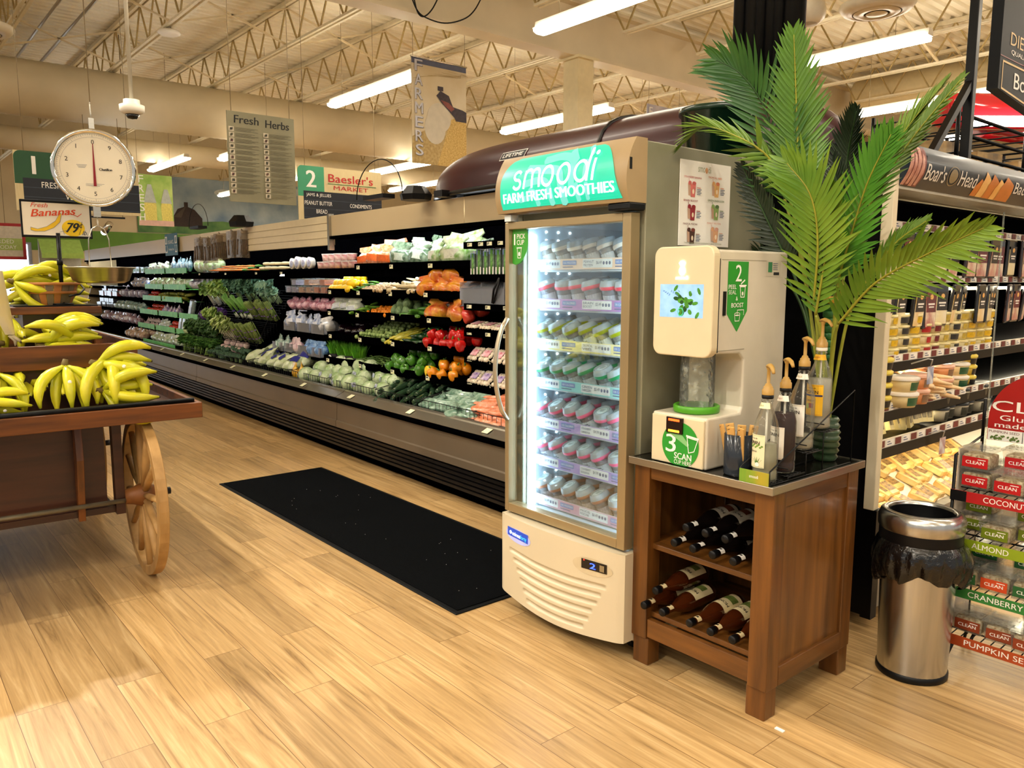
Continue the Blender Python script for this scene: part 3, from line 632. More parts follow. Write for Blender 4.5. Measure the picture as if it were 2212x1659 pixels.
# ---------------------------------------------------------------- syrup bottles
BOTC = film('bottle_clear_plastic', 'eef0ea', .03, .05, gloss=.6); BOTP = [(0, .0), (.036, 0), (.039, .006), (.0395, .03), (.0375, .034), (.0395, .038), (.0395, .165), (.038, .172), (.034, .19), (.022, .222), (.0165, .236), (.0155, .252), (.0185, .253), (.0185, .258), (.0155, .259), (.0155, .275)]
TANP = mat('pump_tan_plastic', 'b08a45', .4, var=.05); LINK = mat('label_ink', '2b2119', .5); LNAVY = mat('label_navy', '1b2a66', .5)
def syrup(kind):
    lab, ink2, liq, fill, word = {'agave': ('e9dfb8', '6f9a3a', 'c4c0a0', .12, 'Agave'), 'honey': ('efe8da', 'a05a24', '2c0d0a', .19, 'Honey Syrup'), 'vanilla': ('efece2', 'b89a3a', 'cfc9b4', .05, 'Vanilla'), 'sweet': ('e8b423', '9a2d22', 'ddd9c8', .17, 'Sweetener')}[kind]
    t = thing('syrup_bottle', 'x', 'bottle')
    MB().lathe(BOTP, 28).build('bottle', BOTC, t)
    k = [p for p in BOTP if p[1] <= fill]; pr = [(0, .003)]+[(max(.0, r-.003), z+.003) for r, z in k[1:]]+[(.034 if fill < .18 else .026, fill), (0, fill)]
    MB().lathe(pr, 20).build('syrup', mat('syrup_'+kind, liq, .12 if kind != 'honey' else .5, var=.1, trans=.35 if kind != 'honey' else 0, spec=.5 if kind != 'honey' else .05), t)
    R_ = .0402; a = Art(lift=.0003, fn=lambda u, v, d: V(((R_+d)*math.sin(u/R_), -(R_+d)*math.cos(u/R_), v)))
    LB = mat('label_'+kind, lab, .5, var=.03); L2 = mat('label_accent_'+kind, ink2, .5, var=.2, scale=90)
    a.rect(-.042, .045, .042, .150, LB, 12).up().rect(-.039, .048, .039, .0487, L2, 8).rect(-.039, .146, .039, .1467, L2, 8)
    a.text('Le Sirop de', 0, .134, .007, LINK, w=.036, al='c', shear=.3).text('MONIN', 0, .119, .011, LINK, w=.052, al='c', bold=.03).text(word, 0, .092, .009, LINK, w=.034, al='c', shear=.3)
    if kind == 'agave':
        for i in range(14): a.ell(-.038+.0055*i, .110+.004*(i % 3), .004, .003, L2, 8)
        for i in range(7): an = PI*(.1+.13*i); a.poly([(.018-.003, .056), (.018+.003, .056), (.018+.024*math.cos(an), .056+.026*math.sin(an))], mat('agave_leaf', '47762e', .5))
        a.up().ell(.02, .056, .007, .007, PRINTW, 12)
    elif kind == 'honey': a.rect(.0, .06, .022, .084, L2, 3).rect(.002, .084, .02, .09, mat('honey_lid', 'c79a4a', .5), 2)
    elif kind == 'vanilla':
        for i in range(6): an = PI*2*i/6; a.ell(.008+.007*math.cos(an), .062+.007*math.sin(an), .005, .003, L2, 8, an)
        a.poly([(.006, .07), (.010, .07), (.012, .09), (.004, .09)], mat('vanilla_palm', '2f3f22', .5))
    else: a.rect(-.04, .110, .04, .116, LNAVY, 8).rect(-.006, .07, .012, .086, L2, 2).ell(-.012, .075, .008, .01, mat('lime_print', 'a9bd55', .5))
    a.build('label', t)
    c = Art(lift=.0003, fn=lambda u, v, d: V(((.0170+(.2535-v)*.35+d)*math.sin(u/.02), -(.0170+(.2535-v)*.35+d)*math.cos(u/.02), v)))
    c.rect(-.03, .232, .03, .250, LB, 10).up().text(word.split()[0].upper(), 0, .238, .005, L2, w=.024, al='c'); c.build('neck_label', t)
    MB().lathe([(0.0175, .262), (.0185, .265), (.0185, .272), (.016, .274)], 18).build('collar', BLACK if kind != 'sweet' else WHITE, t)
    pm = MB().lathe([(.0185, .274), (.0185, .290), (.015, .293), (.015, .299), (.011, .302), (.009, .308), (.0055, .310), (.0052, .352), (.007, .354), (.008, .36)], 16)
    pm.tube([(-.012, .004, .362), (.006, 0, .366), (.028, -.004, .362), (.04, -.006, .352), (.044, -.006, .345)], [.009, .010, .008, .006, .005], 10, flat=.7); pm.build('pump', TANP, t)
    MB().cyl((0, 0, .03), (0, 0, .27), .0035, n=8).build('dip_tube', mat('dip_tube', 'd5d2c6', .3), t)
    return t
BOT = [('agave', (-1.352, 2.183, .792), 'syrup bottle with tan pump and green agave label, lowest in the wire rack'), ('honey', (-1.352, 2.285, .805), 'dark brown honey syrup bottle with tan pump behind the agave bottle'), ('vanilla', (-1.350, 2.39, .868), 'nearly empty vanilla syrup bottle with white label and tan pump'), ('sweet', (-1.350, 2.495, .925), 'yellow-labelled sweetener bottle with white collar, highest in the rack')]
for i, (k, l, lb) in enumerate(BOT):
    t = syrup(k); t.location = l; t.rotation_euler = (0, 0, -.55+.1*i); tag(t, lb, None, 'syrup bottles in the stepped wire rack')
# stepped wire rack
rack = thing('bottle_rack', 'black stepped wire rack holding the pump syrup bottles', 'rack', (-1.35, 2.36, .787)); RO = (1.35, -2.36, -.787); b = MB(); w = .0022
for x in (-1.402, -1.300):
    b.tube([(x, 2.128, .79), (x, 2.128, .835), (x, 2.64, 1.045), (x, 2.64, .79)], w*1.2, 6); b.tube([(x, 2.128, .791), (x, 2.64, .791)], w, 6)
    for y, z in ((2.235, .802), (2.34, .862), (2.445, .919)): b.tube([(x, y-.0, .79), (x, y, z), (x, y+.10, z)], w, 6)
b.build('side_frame', BLACKM, rack, RO)
for y, z in ((2.128, .789), (2.235, .800), (2.34, .862), (2.445, .919)):
    q = MB()
    for i in range(5): q.tube([(-1.402, y+.012+i*.02, z), (-1.300, y+.012+i*.02, z)], w*.8, 5)
    for x in (-1.385, -1.35, -1.315): q.tube([(x, y, z), (x, y+.1, z)], w*.8, 5)
    q.tube([(-1.402, y, z+.028), (-1.300, y, z+.028)], w, 6); q.build('step', BLACKM, rack, RO)
p = MB().box(-1.405, 2.1245, .7885, -1.30, 2.1265, .830).build('front_card', mat('card_gradient', '5f9a2f', .45, col2='d39a2c', scale=9, stretch=(1, .01, .01)), rack, RO)
a = Art((-1.405, 2.1245, .7885), (1, 0, 0), (0, 0, 1), .0004); a.text('smoodi', .052, .018, .010, PRINTW, w=.032, al='c', bold=.01); a.build('lettering', p, (0, 0, 0))
# fluted cup of paper straws
t = thing('fluted_cup', 'smoky fluted plastic cup holding brown paper packets beside the syrup bottles', 'cup', (-1.462, 2.20, .787))
MB().lathe([(0, 0), (.042, 0), (.045, .004), (.046, .136), (.0435, .137), (.042, .01), (0, .008)], 72, mul=lambda i, an: 1+.02*math.cos(an*36)).build('cup_wall', film('smoky_plastic', '39404a', .62, .12), t)
KRAFT = mat('kraft_paper', 'c79a55', .7, var=.15)
def packet():
    b = MB().box(-.014, -.003, 0, .014, .003, .155); a = Art((-.014, -.003, 0), (1, 0, 0), (0, 0, 1), .0004); a.line([(.004, .145), (.012, .148)], .002, PRINTK)
    o = b.build('paper_packet', KRAFT, bev=.002); a.build('printed_mark', o); return tag(o, 'x', 'packet')
P = Proto(packet())
for i, (dx, dy, tx, ty, rz) in enumerate(((-.022, -.012, .12, -.22, -.5), (-.016, .016, -.1, -.2, .4), (.0, -.02, .16, -.02, .0), (.002, .004, .02, .03, .6), (.02, -.014, .12, .12, -.3), (.02, .014, -.1, .14, .5), (.028, 0, 0, .2, 1.2))):
    P.put((-1.462+dx, 2.20+dy, .797), (tx, ty, rz), 'brown paper packet standing in the smoky fluted cup', 'paper packets in the fluted cup')
# bottles lying on the two shelves
def lying(kind):
    t = thing('lying_bottle', 'x', 'bottle'); dark = kind == 'dark'
    pr = [(0, .0), (.0135, 0), (.0145, .002), (.0145, .026), (.0125, .028)]
    MB().lathe(pr, 20).build('cap', BLACK, t)
    MB().lathe([(.0125, .026), (.0125, .06), (.016, .075), (.027, .105), (.034, .13), (.0355, .15), (.0355, .275), (.033, .29), (0, .292)], 24).build('bottle', mat('syrup_glass_'+kind, '0d0807' if dark else '4a1f0a', .06, var=.25, coat=.6, trans=0 if dark else .25), t)
    a = Art(lift=.0004, fn=lambda u, v, d: V(((.0358+d)*math.sin(u/.0358), -(.0358+d)*math.cos(u/.0358), v)))
    LB = mat('bottle_label_'+kind, 'd9cdb8' if dark else 'd8c79a', .5, var=.05); a.rect(-.05, .155, .05, .265, LB, 12).up().rot = 0
    a.text('MONIN', 0, .19, .014, LINK, w=.06, al='c', bold=.03, rot=PI); a.rect(-.03, .21, .03, .245, mat('bottle_picture_'+kind, '8a4a2c' if dark else '6b7a38', .5, var=.4, scale=60), 8); a.build('label', t)
    n = Art(lift=.0004, fn=lambda u, v, d: V(((.0128+d)*math.sin(u/.0128), -(.0128+d)*math.cos(u/.0128), v))); n.rect(-.018, .033, .018, .056, PRINTW if dark else LB, 8).up().rect(-.004, .040, .004, .05, LINK, 2); n.build('neck_label', t)
    return t
PD, PA = Proto(lying('dark')), Proto(lying('amber'))
for i, (x, z) in enumerate(((-1.678, .504), (-1.597, .504), (-1.516, .504), (-1.435, .504), (-1.638, .567), (-1.557, .567), (-1.477, .567))):
    PD.put((x, 2.152+(.012 if i > 3 else 0), z), (-PI/2, RN.uniform(-.25, .25), RN.uniform(-.02, .02)), 'dark syrup bottle on the upper table shelf, %s from the left in the %s layer' % (ORD[i if i < 4 else i-4], 'bottom' if i < 4 else 'top'), 'dark bottles lying on the upper shelf')
for i, (x, y, z) in enumerate(((-1.785, 2.125, .2445), (-1.702, 2.128, .2445), (-1.585, 2.13, .2445), (-1.498, 2.13, .2445), (-1.415, 2.135, .2445), (-1.745, 2.14, .309))):
    PA.put((x, y, z), (-PI/2, RN.uniform(-.3, .3), RN.uniform(-.03, .03)), 'amber syrup bottle on the lower table shelf, %s' % (ORD[i]+' from the left' if i < 5 else 'lying on top of the others'), 'amber bottles lying on the lower shelf')
# ---------------------------------------------------------------- smoothie blending machine
MBs = V((-1.668, 2.37, .787)); MO = tuple(-MBs)
mc = thing('blending_machine', 'white countertop smoothie blending machine with a screen and green cup ring', 'machine', MBs)
def mm(b, n, m, bev=0, par=mc): return b.build(n, m, par, MO, bev=bev, seg=3)
MW = mat('machine_white', 'd2c9b6', .28, var=.03, coat=.3)
mx0, mx1 = -1.785, -1.552
prof = [(2.15, .787), (2.60, .787), (2.60, 1.522), (2.185, 1.522), (2.185, 1.178), (2.32, 1.172), (2.345, 1.15), (2.345, .985), (2.335, .966), (2.15, .964)]
mm(MB().prism(prof, mx1-mx0, ((mx0, 0, 0), (0, 1, 0), (0, 0, 1))), 'body', MW, .008)
hp = []
for cx, cz, q in ((mx0+.03, 1.20, 2), (mx1-.022, 1.20, 3), (mx1-.022, 1.50, 0), (mx0+.03, 1.50, 1)): hp += [(cx+.032*math.cos(PI/2*(q+i/6)), cz+.034*math.sin(PI/2*(q+i/6))) for i in range(7)]
mm(MB().prism(hp, .036, ((0, 2.178, 0), (1, 0, 0), (0, 0, 1))), 'head_cover', mat('machine_cover_cream', 'dacba9', .35, var=.02), .005)
a = Art((0, 2.142, 0), (1, 0, 0), (0, 0, 1), .0006); SCR = mat('screen_sky', '8fb8e6', .2, col2='a9cdf0', scale=30, emit=.7); LF = mat('screen_leaf', '58a02c', .3, var=.4, scale=50, emit=.35); LD = mat('screen_dark_leaf', '2f5f22', .3, var=.4, scale=60, emit=.3)
a.rect(-1.758, 1.297, -1.578, 1.408, SCR).up()
for i in range(26):
    an = RN.uniform(0, 6.3); rr = RN.uniform(0, 1)**.7; X, Z = -1.652+.036*rr*math.cos(an), 1.352+.046*rr*math.sin(an); a.ell(X, Z, RN.uniform(.006, .014), RN.uniform(.005, .009), RN.choice([LF, LF, LD]), 9, an)
for X, Z, q in ((-1.69, 1.395, .9), (-1.595, 1.385, 2), (-1.60, 1.306, 1), (-1.70, 1.32, .3), (-1.61, 1.345, .2)): a.ell(X, Z, .013, .006, LF, 9, q)
a.up().ring(-1.668, 1.316, .011, .013, .003, mat('screen_badge', '58d8a0', .3, emit=.6))
for i in range(9): a.ell(-1.74+.008*i, 1.385-.004*(i % 4), .005, .0015, mat('screen_ripple', '5e86b8', .3, emit=.5), 8, .3*i)
GLW = mat('logo_glow', 'd4fff4', .3, var=0, emit=4)
a.ell(-1.667, 1.452, .0115, .0145, GLW)
for i in range(5): an = PI*(.25+.125*i); a.line([(-1.667, 1.466), (-1.667+.014*math.cos(an), 1.466+.018*math.sin(an))], .005, GLW)
a.text('smoodi', -1.667, 1.424, .012, GLW, w=.05, al='c', bold=.02); mm(a.b, 'screen', a.mats)
a = Art((mx1, 0, 0), (0, 1, 0), (0, 0, 1), .0008); SG2 = mat('sticker_green_bright', '2e9431', .3, var=.03)
mm(MB().box(mx1-.001, 2.212, 1.305, mx1+.004, 2.226, 1.385), 'door_grip', BLACK)
b = MB().box(mx1-.0005, 2.189, 1.182, mx1+.001, 2.192, 1.492); mm(b, 'door_gap', PRINTK)
mm(MB().box(mx1-.0005, 2.19, 1.186, mx1+.0006, 2.345, 1.189).box(mx1-.0005, 2.2, 1.488, mx1+.0006, 2.59, 1.49), 'seam', mat('seam_grey', '9a937f', .5))
a.poly([(2.235, 1.31), (2.296, 1.248), (2.352, 1.318), (2.352, 1.484), (2.235, 1.484)], SG2).up()
a.text('2', 2.295, 1.418, .055, PRINTW, al='c', bold=.01).text('PEEL', 2.24, 1.393, .014, PRINTW, w=.044, bold=.02).text('SEAL', 2.24, 1.375, .014, PRINTW, w=.044).text('&', 2.288, 1.354, .013, PRINTW, al='c').text('BOOST', 2.293, 1.331, .015, PRINTW, w=.07, al='c', bold=.02)
a.line([(2.305, 1.40), (2.31, 1.365), (2.33, 1.365), (2.335, 1.40)], .003, PRINTW, True).line([(2.301, 1.404), (2.339, 1.404)], .005, PRINTW).line([(2.31, 1.41), (2.33, 1.422)], .005, PRINTW).ell(2.32, 1.377, .005, .007, PRINTW, 10)
a.line([(2.278, 1.305), (2.281, 1.285), (2.305, 1.285), (2.308, 1.305)], .0022, PRINTW, True).ring(2.293, 1.308, .016, .005, .002, PRINTW, 14).line([(2.293, 1.308), (2.293, 1.322), (2.33, 1.322), (2.33, 1.305)], .0022, PRINTW)
mm(a.b, 'step_two_sticker', a.mats); a = Art((mx1, 0, 0), (0, 1, 0), (0, 0, 1), .0008)
a.rect(2.46, 1.435, 2.55, 1.492, mat('cert_backing', 'c9c0ac', .5)).up().rect(2.47, 1.45, 2.495, 1.485, mat('cert_green', '2c7a4a', .5)).rect(2.505, 1.44, 2.54, 1.45, PRINTK)
for i in range(4): a.rect(2.5, 1.458+.007*i, 2.53, 1.460+.007*i, INK)
mm(a.b, 'certificate_sticker', a.mats)
mm(MB().lathe([(.060, .966), (.078, .966), (.080, .972), (.080, .988), (.076, .991), (.064, .988), (.060, .966)], 36, c=(-1.668, 2.245, 0)), 'cup_ring', mat('ring_green', '4d9a1f', .35, var=.04))
mm(MB().lathe([(.068, .975), (.064, .986)], 36, c=(-1.668, 2.245, 0)), 'ring_light', mat('ring_teal', '2fd6a6', .3, emit=1.2))
mm(MB().lathe([(.060, .968), (.060, 1.18)], 36, c=(-1.668, 2.245, 0)), 'splash_tube', film('splash_clear', 'd8e0d4', .10, .05, bump=.5, scale=40, patch=.35))
mm(MB().box(-1.785+.006, 2.14, .79, -1.558, 2.1505, .957), 'base_cover', mat('machine_cover_cream', 'e3d6ba'), .004)
mm(MB().box(-1.709, 2.1315, .9, -1.641, 2.1405, .955), 'scanner', mat('scanner_window', '1a0605', .1), .001)
a = Art((0, 2.1315, 0), (1, 0, 0), (0, 0, 1), .0006); RG = mat('scanner_glow', 'ff3a10', .3, emit=5, var=.3); a.rect(-1.699, .942, -1.652, .950, RG).rect(-1.699, .904, -1.652, .912, mat('scanner_amber', 'ff8a20', .3, emit=4)); mm(a.b, 'scanner_light', a.mats)
a = Art((0, 2.1392, 0), (1, 0, 0), (0, 0, 1), .0008); c0 = (-1.652, .862); a.poly([(c0[0]+.078*math.cos(2*PI*i/40), max(.7905, c0[1]+.078*math.sin(2*PI*i/40))) for i in range(40)], SG2).up()
a.text('3', -1.712, .832, .062, PRINTW, w=.042, bold=.02).text('SCAN', -1.675, .812, .022, PRINTW, w=.072, bold=.03).text('CUP HERE', -1.675, .795, .014, PRINTW, w=.072)
a.poly([(-1.70, .898), (-1.645, .898), (-1.613, .868), (-1.622, .86)], mat('sticker_beam', '7fb878', .4)).up().line([(-1.622, .893), (-1.614, .84), (-1.592, .848), (-1.578, .888)], .0028, PRINTW, True).line([(-1.624, .898), (-1.576, .893)], .006, PRINTW); mm(a.b, 'step_three_sticker', a.mats)
# ---------------------------------------------------------------- palm in a ridged green vase
vz = thing('green_vase', 'ridged dark green vase standing behind the syrup rack', 'vase', (-1.385, 2.622, .787)); pr = [(0, 0), (.034, 0)]
for i in range(7): z = .004+i*.022; pr += [(.036+.006*math.sin(i/6*PI), z), (.043+.006*math.sin(i/6*PI), z+.011), (.036+.006*math.sin(i/6*PI), z+.021)]
MB().lathe(pr+[(.03, .158), (.028, .156), (.026, .02), (0, .018)], 28).build('body', mat('vase_green', '2c4429', .35, var=.25, coat=.3), vz)
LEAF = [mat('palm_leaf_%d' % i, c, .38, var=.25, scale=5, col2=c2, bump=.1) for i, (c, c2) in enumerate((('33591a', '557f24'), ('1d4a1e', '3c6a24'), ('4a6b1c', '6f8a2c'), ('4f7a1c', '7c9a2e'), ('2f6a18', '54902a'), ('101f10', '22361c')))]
STEM = mat('palm_stem', '8a8f2c', .45, var=.15); RIB = mat('palm_rib', '93912f', .45); RIBD = mat('palm_rib_dark', '2a4a1c', .45)
FRONDS = [
    ( [(-1.519, 2.6, 1.723), (-1.534, 2.6, 1.867), (-1.539, 2.58, 2.038), (-1.542, 2.55, 2.255)] , 0.17 , 0 ),
    ( [(-1.578, 2.6, 1.711), (-1.601, 2.58, 1.857), (-1.647, 2.55, 2.035), (-1.714, 2.5, 2.151), (-1.805, 2.48, 2.213)] , 0.2 , 1 ),
    ( [(-1.572, 2.6, 1.759), (-1.607, 2.5, 1.865), (-1.688, 2.42, 1.93), (-1.762, 2.36, 1.957), (-1.828, 2.33, 1.907)] , 0.13 , 2 ),
    ( [(-1.419, 2.55, 1.336), (-1.388, 2.5, 1.553), (-1.401, 2.46, 1.703), (-1.479, 2.44, 1.811)] , 0.19 , 3 ),
    ( [(-1.409, 2.55, 1.304), (-1.363, 2.52, 1.553), (-1.34, 2.48, 1.722)] , 0.1 , 3 ),
    ( [(-1.358, 2.6, 1.493), (-1.285, 2.62, 1.705), (-1.183, 2.62, 1.885), (-1.065, 2.6, 2.01)] , 0.13 , 2 ),
    ( [(-1.385, 2.7, 1.496), (-1.309, 2.72, 1.714), (-1.206, 2.74, 1.887), (-1.068, 2.74, 2.05)] , 0.1 , 2 ),
    ( [(-1.359, 2.6, 1.431), (-1.323, 2.58, 1.538), (-1.257, 2.55, 1.727), (-1.174, 2.52, 1.872)] , 0.16 , 4 ),
    ( [(-1.327, 2.55, 1.276), (-1.186, 2.5, 1.413), (-1.012, 2.44, 1.497), (-0.848, 2.4, 1.565)] , 0.16 , 3 ),
    ( [(-1.304, 2.62, 1.369), (-1.19, 2.62, 1.535), (-1.085, 2.6, 1.606)] , 0.08 , 2 ),
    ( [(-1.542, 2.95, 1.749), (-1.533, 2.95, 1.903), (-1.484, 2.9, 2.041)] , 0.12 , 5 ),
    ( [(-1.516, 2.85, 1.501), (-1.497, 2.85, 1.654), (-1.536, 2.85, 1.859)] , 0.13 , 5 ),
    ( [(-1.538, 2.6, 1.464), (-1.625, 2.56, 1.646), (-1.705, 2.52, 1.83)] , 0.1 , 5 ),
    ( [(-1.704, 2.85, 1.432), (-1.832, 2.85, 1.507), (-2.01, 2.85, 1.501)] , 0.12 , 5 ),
]
palm = thing('palm_plant', 'artificial green palm with long feathery fronds standing behind the syrup bottles', 'plant', (-1.385, 2.622, .95)); PO = (1.385, -2.622, -.95)
CAMP = V((0, 0, 1.42))
facing = V((.25, -.97, .05)).normalized()   # the sprays were bent to face the aisle
for fi, (pts, wd, mi) in enumerate(FRONDS):
    root = V((-1.385+RN.uniform(-.012, .012), 2.622+RN.uniform(-.012, .012), .90)); p0 = V(pts[0])
    stem = spline([root, root.lerp(p0, .55)+V((0, 0, .08)), p0], 8); rach = spline(pts, 14)
    st = MB().tube(stem, [.0065-.002*i/len(stem) for i in range(len(stem))], 7).build('stem', STEM if mi != 5 else RIBD, palm, PO)
    b = MB().tube(rach, [.0045*(1-.8*i/len(rach))+.0006 for i in range(len(rach))], 6, 1)
    L = len(rach); n = int(17+sum((rach[i+1]-rach[i]).length for i in range(L-1))*23); fc = (facing+V((RN.uniform(-.5, .5), 0, RN.uniform(-.3, .4)))).normalized()
    if mi == 2: fc = (fc+V((-.5, .2, .5))).normalized()
    for j in range(n):
        t = .02+.98*j/(n-1); f = t*(L-1); i = min(int(f), L-2); p = rach[i].lerp(rach[i+1], f-i); T = (rach[min(i+1, L-1)]-rach[max(i-1, 0)]).normalized()
        side = T.cross(fc).normalized(); up = side.cross(T).normalized()
        ln = wd*(math.sin(PI*min(1, (.16+.80*t)))**.6*.95+.06)*RN.uniform(.88, 1.08)
        for s in (-1, 1):
            ang = .95-.55*t; d0 = (side*s*math.sin(ang)+T*math.cos(ang)+up*.15).normalized(); dr = V((0, 0, -1))*ln*.22*RN.uniform(.3, 1.3)
            wv = T.cross(d0).cross(d0).normalized()*(.0088 if wd > .12 else .0075)*RN.uniform(.8, 1.15); q = [p+d0*ln*k+dr*k*k+T*ln*.15*k*k for k in (0, .3, .65, 1)]
            ww = (.5, 1, .8, .04); fold = up*.003; vs = []
            for k in range(4): vs += [q[k]-wv*ww[k], q[k]-fold*(k < 3), q[k]+wv*ww[k]]
            b.add(vs, [(3*k+a_, 3*k+a_+1, 3*k+a_+4, 3*k+a_+3) for k in range(3) for a_ in (0, 1)], 0, True)
    b.build('frond', [LEAF[mi], RIBD if mi in (1, 5) else RIB], palm, PO)
tr = MB()
for i in range(16): z = .95+.026*i; tr.lathe([(.017, z), (.022, z+.004), (.022, z+.022), (.017, z+.0255)], 14, 0 if i < 15 else 1, c=(-1.44, 2.70, 0))
tag(tr.build('banded_pole', [mat('pole_green', '27602c', .4, var=.2), mat('pole_yellow', 'c79a2c', .4)]), 'green banded bamboo-like pole rising beside the palm stems', 'pole')
bpy.data.objects['banded_pole'].data.update()
MB().cyl((-1.44, 2.70, .788), (-1.44, 2.70, .96), .018, n=12).build('pole_base', mat('pole_green', '27602c'), bpy.data.objects['banded_pole'])
# ---------------------------------------------------------------- long refrigerated produce case
CA = math.radians(-1.6); CO = V((-3.6, 2.87, 0)); CM = Matrix.Translation(CO) @ Matrix.Rotation(CA, 4, 'Z')
def CL(s, t, z): return tuple(CM @ V((s, t, z)))
S0, S1 = -14.2, 1.05
CBLK = mat('case_black', '020203', .6, var=.4, spec=0); CTAN = mat('case_tan_paint', 'c4b08a', .38, var=.03, scale=2); CBRN = mat('case_brown_panel', '6e6150', .30, .25, var=.10, scale=2); CALU = mat('case_aluminium', 'a8a294', .25, .85, var=.08, scale=3, stretch=(.3, 1, 1))
TAGM = mat('price_tag_paper', 'efeeda', .5, var=.03, col2='e6e2a8', scale=40)
case = thing('produce_case', 'long open refrigerated produce case with brown front panel and tan top panels', 'display case', CO, CA)
MB().box(S0, .10, 0, S1, 1.05, .10).build('kick_base', CBLK, case)
g = MB()
for i in range(5): g.prism([(.0, .092+i*.03), (.0, .110+i*.03), (.03, .116+i*.03), (.06, .116+i*.03), (.06, .092+i*.03)][::1], S1-S0, ((S0, 0, 0), (0, 1, 0), (0, 0, 1)))
g.box(S0, .03, .09, S1, .10, .25); g.build('grille', mat('grille_black', '141212', .3, .3, var=.3), case)
seams = [S0, -9.42, -5.76, -2.10, S1]
for i in range(4):
    a0, a1 = seams[i]+.004, seams[i+1]-.004
    MB().prism([(-.005, .245), (.05, .245), (.05, .452), (.012, .452), (.006, .30), (-.005, .292)], a1-a0, ((a0, 0, 0), (0, 1, 0), (0, 0, 1))).build('front_panel', CBRN, case)
    MB().prism([(-.004, .487), (.07, .522), (.075, .532), (.095, .540), (.10, .52), (.05, .488), (-.004, .482)], a1-a0, ((a0, 0, 0), (0, 1, 0), (0, 0, 1))).build('hand_rail', CALU, case)
MB().prism([(-.012, .448), (.05, .448), (.05, .484), (-.008, .484), (-.016, .466)], S1-S0, ((S0, 0, 0), (0, 1, 0), (0, 0, 1))).build('bumper_rail', CBLK, case)
MB().prism([(.08, .40), (1.0, .40), (1.0, .66), (.6, .60), (.10, .488)], S1-S0, ((S0, 0, 0), (0, 1, 0), (0, 0, 1))).build('well_deck', CBLK, case)
MB().box(S0, 1.0, .10, S1, 1.06, 1.99).build('back_wall', CBLK, case); MB().box(S0, .50, 1.93, S1, 1.06, 1.995).build('canopy', CBLK, case)
for x in (S0-.04, S1): MB().prism([(.0, 0), (1.06, 0), (1.06, 1.99), (.45, 1.99), (.45, 1.75), (.6, 1.6), (.4, .9), (.0, .55)], .04, ((x, 0, 0), (0, 1, 0), (0, 0, 1))).build('end_panel', CTAN, case)
for a0, a1, z0, z1 in ((S0, -6.72, 1.800, 2.0), (-3.0, -.9, 1.815, 1.995), (-.89, S1, 1.815, 1.995)): MB().box(a0, .43, z0, a1, .455, z1).box(a0, .415, z0-.03, a1, .50, z0-.002, 1).build('top_panel', [CTAN, CBLK], case)
sw = MB()
for i in range(4):
    z = 1.737+i*.066; sw.prism([(.42, z), (.445, z), (.445, z+.066), (.43, z+.066), (.43, z+.058), (.42, z+.058)], 3.72, ((-6.72, 0, 0), (0, 1, 0), (0, 0, 1)))
sw.box(-6.72, .445, 1.737, -3.0, .47, 2.0); sw.build('slatwall_panel', mat('slatwall_cream', 'd8c8a2', .42, var=.03), case)
MB().box(-3.02, .405, 1.69, -2.985, .455, 2.01).build('divider_strip', CALU, case)
LEDC = mat('case_led', 'f4fbff', .3, var=0, emit=26)
for i in range(12):
    a0 = S0+.1+i*1.26
    MB().box(a0, .47, 1.895, a0+1.2, .50, 1.925).build('case_light', LEDC, case)
    if a0 < -1.5: MB().box(a0, .60, 1.462, a0+1.2, .625, 1.478).build('shelf_light', mat('case_led_added', 'f4fbff', .3, var=0, emit=14), case)  # strips added under the top shelf to brighten the produce below
for lv, z, tf in ((1, 1.518, .5), (2, 1.290, .46), (3, 1.115, .43), (4, .905, .39), (5, .69, .35)):
    for a0, a1 in ((S0, -7.62), (-4.35, -.93)):
        b = MB().box(a0, tf+.05, z-.03, a1, 1.0, z-.005)
        if lv == 1: b.box(a0, tf+.035, z-.068, a1, tf+.05, z-.005)
        if not (a0 > -5 and lv): b.box(a0, tf+.02, z-.035, a1, tf+.05, z+.012)
        b.build('shelf', CBLK, case)
for z in (1.66, 1.435, 1.232, 1.046, .859, .694):
    MB().box(-.93, .47, z-.02, S1, 1.0, z).box(-.93, .445, z-.022, S1, .47, z+.026).build('shelf', CBLK, case)
NT = [0]
def tagp(s, t, z, w=.055, h=.024, slope=0):
    if NT[0] >= 96: return
    NT[0] += 1; o = MB().box(s-w/2, t-.004, z-h/2, s+w/2, t-.001, z+h/2); a = Art((s-w/2, t-.004, z-h/2), (1, 0, 0), (0, 0, 1), .0005); a.rect(.004, h*.55, w*.5, h*.8, PRINTK).rect(.004, h*.2, w*.35, h*.4, PRINTK); i0 = len(a.mats)
    p = o.build('price_tag', TAGM, case); a.build('tag_print', p)
for s in (-.85, -.72, -.62, -.5): tagp(s, .445, 1.665)
for z in (1.236, 1.05, .862, .697):
    for s in (-.86, -.64, -.44): tagp(s, .445, z)
for lv, z, t in ((1, 1.51, .52), (2, 1.283, .48), (3, 1.108, .45), (4, .898, .41), (5, .683, .37)):
    for s in (-9.5, -9.1, -8.4, -8.0): tagp(s+.1*lv, t, z)
for s in (-6.9, -5.9, -4.9, -4.2): tagp(s, .44, 1.49)
for i in range(9): 
    s = -7.3+i*.9; o = MB().box(s-.03, .0, 0, s+.03, .05, .002).build('price_tag', TAGM, case, (0, .012, .500), (.45, 0, 0)); NT[0] += 1
def fence(s0, s1):
    b = MB(); n = int((s1-s0)/.045)
    for z in (.49, .535, .59): b.tube([(s0, .115, z), (s1, .115, z)], .0028, 5)
    for i in range(n+1): x = s0+(s1-s0)*i/n; b.tube([(x, .115, .48), (x, .115, .59)], .002, 4)
    for x in (s0, s1): b.tube([(x, .115, .59), (x, .5, .66)], .0028, 5)
    b.build('wire_fence', BLACKM, case)
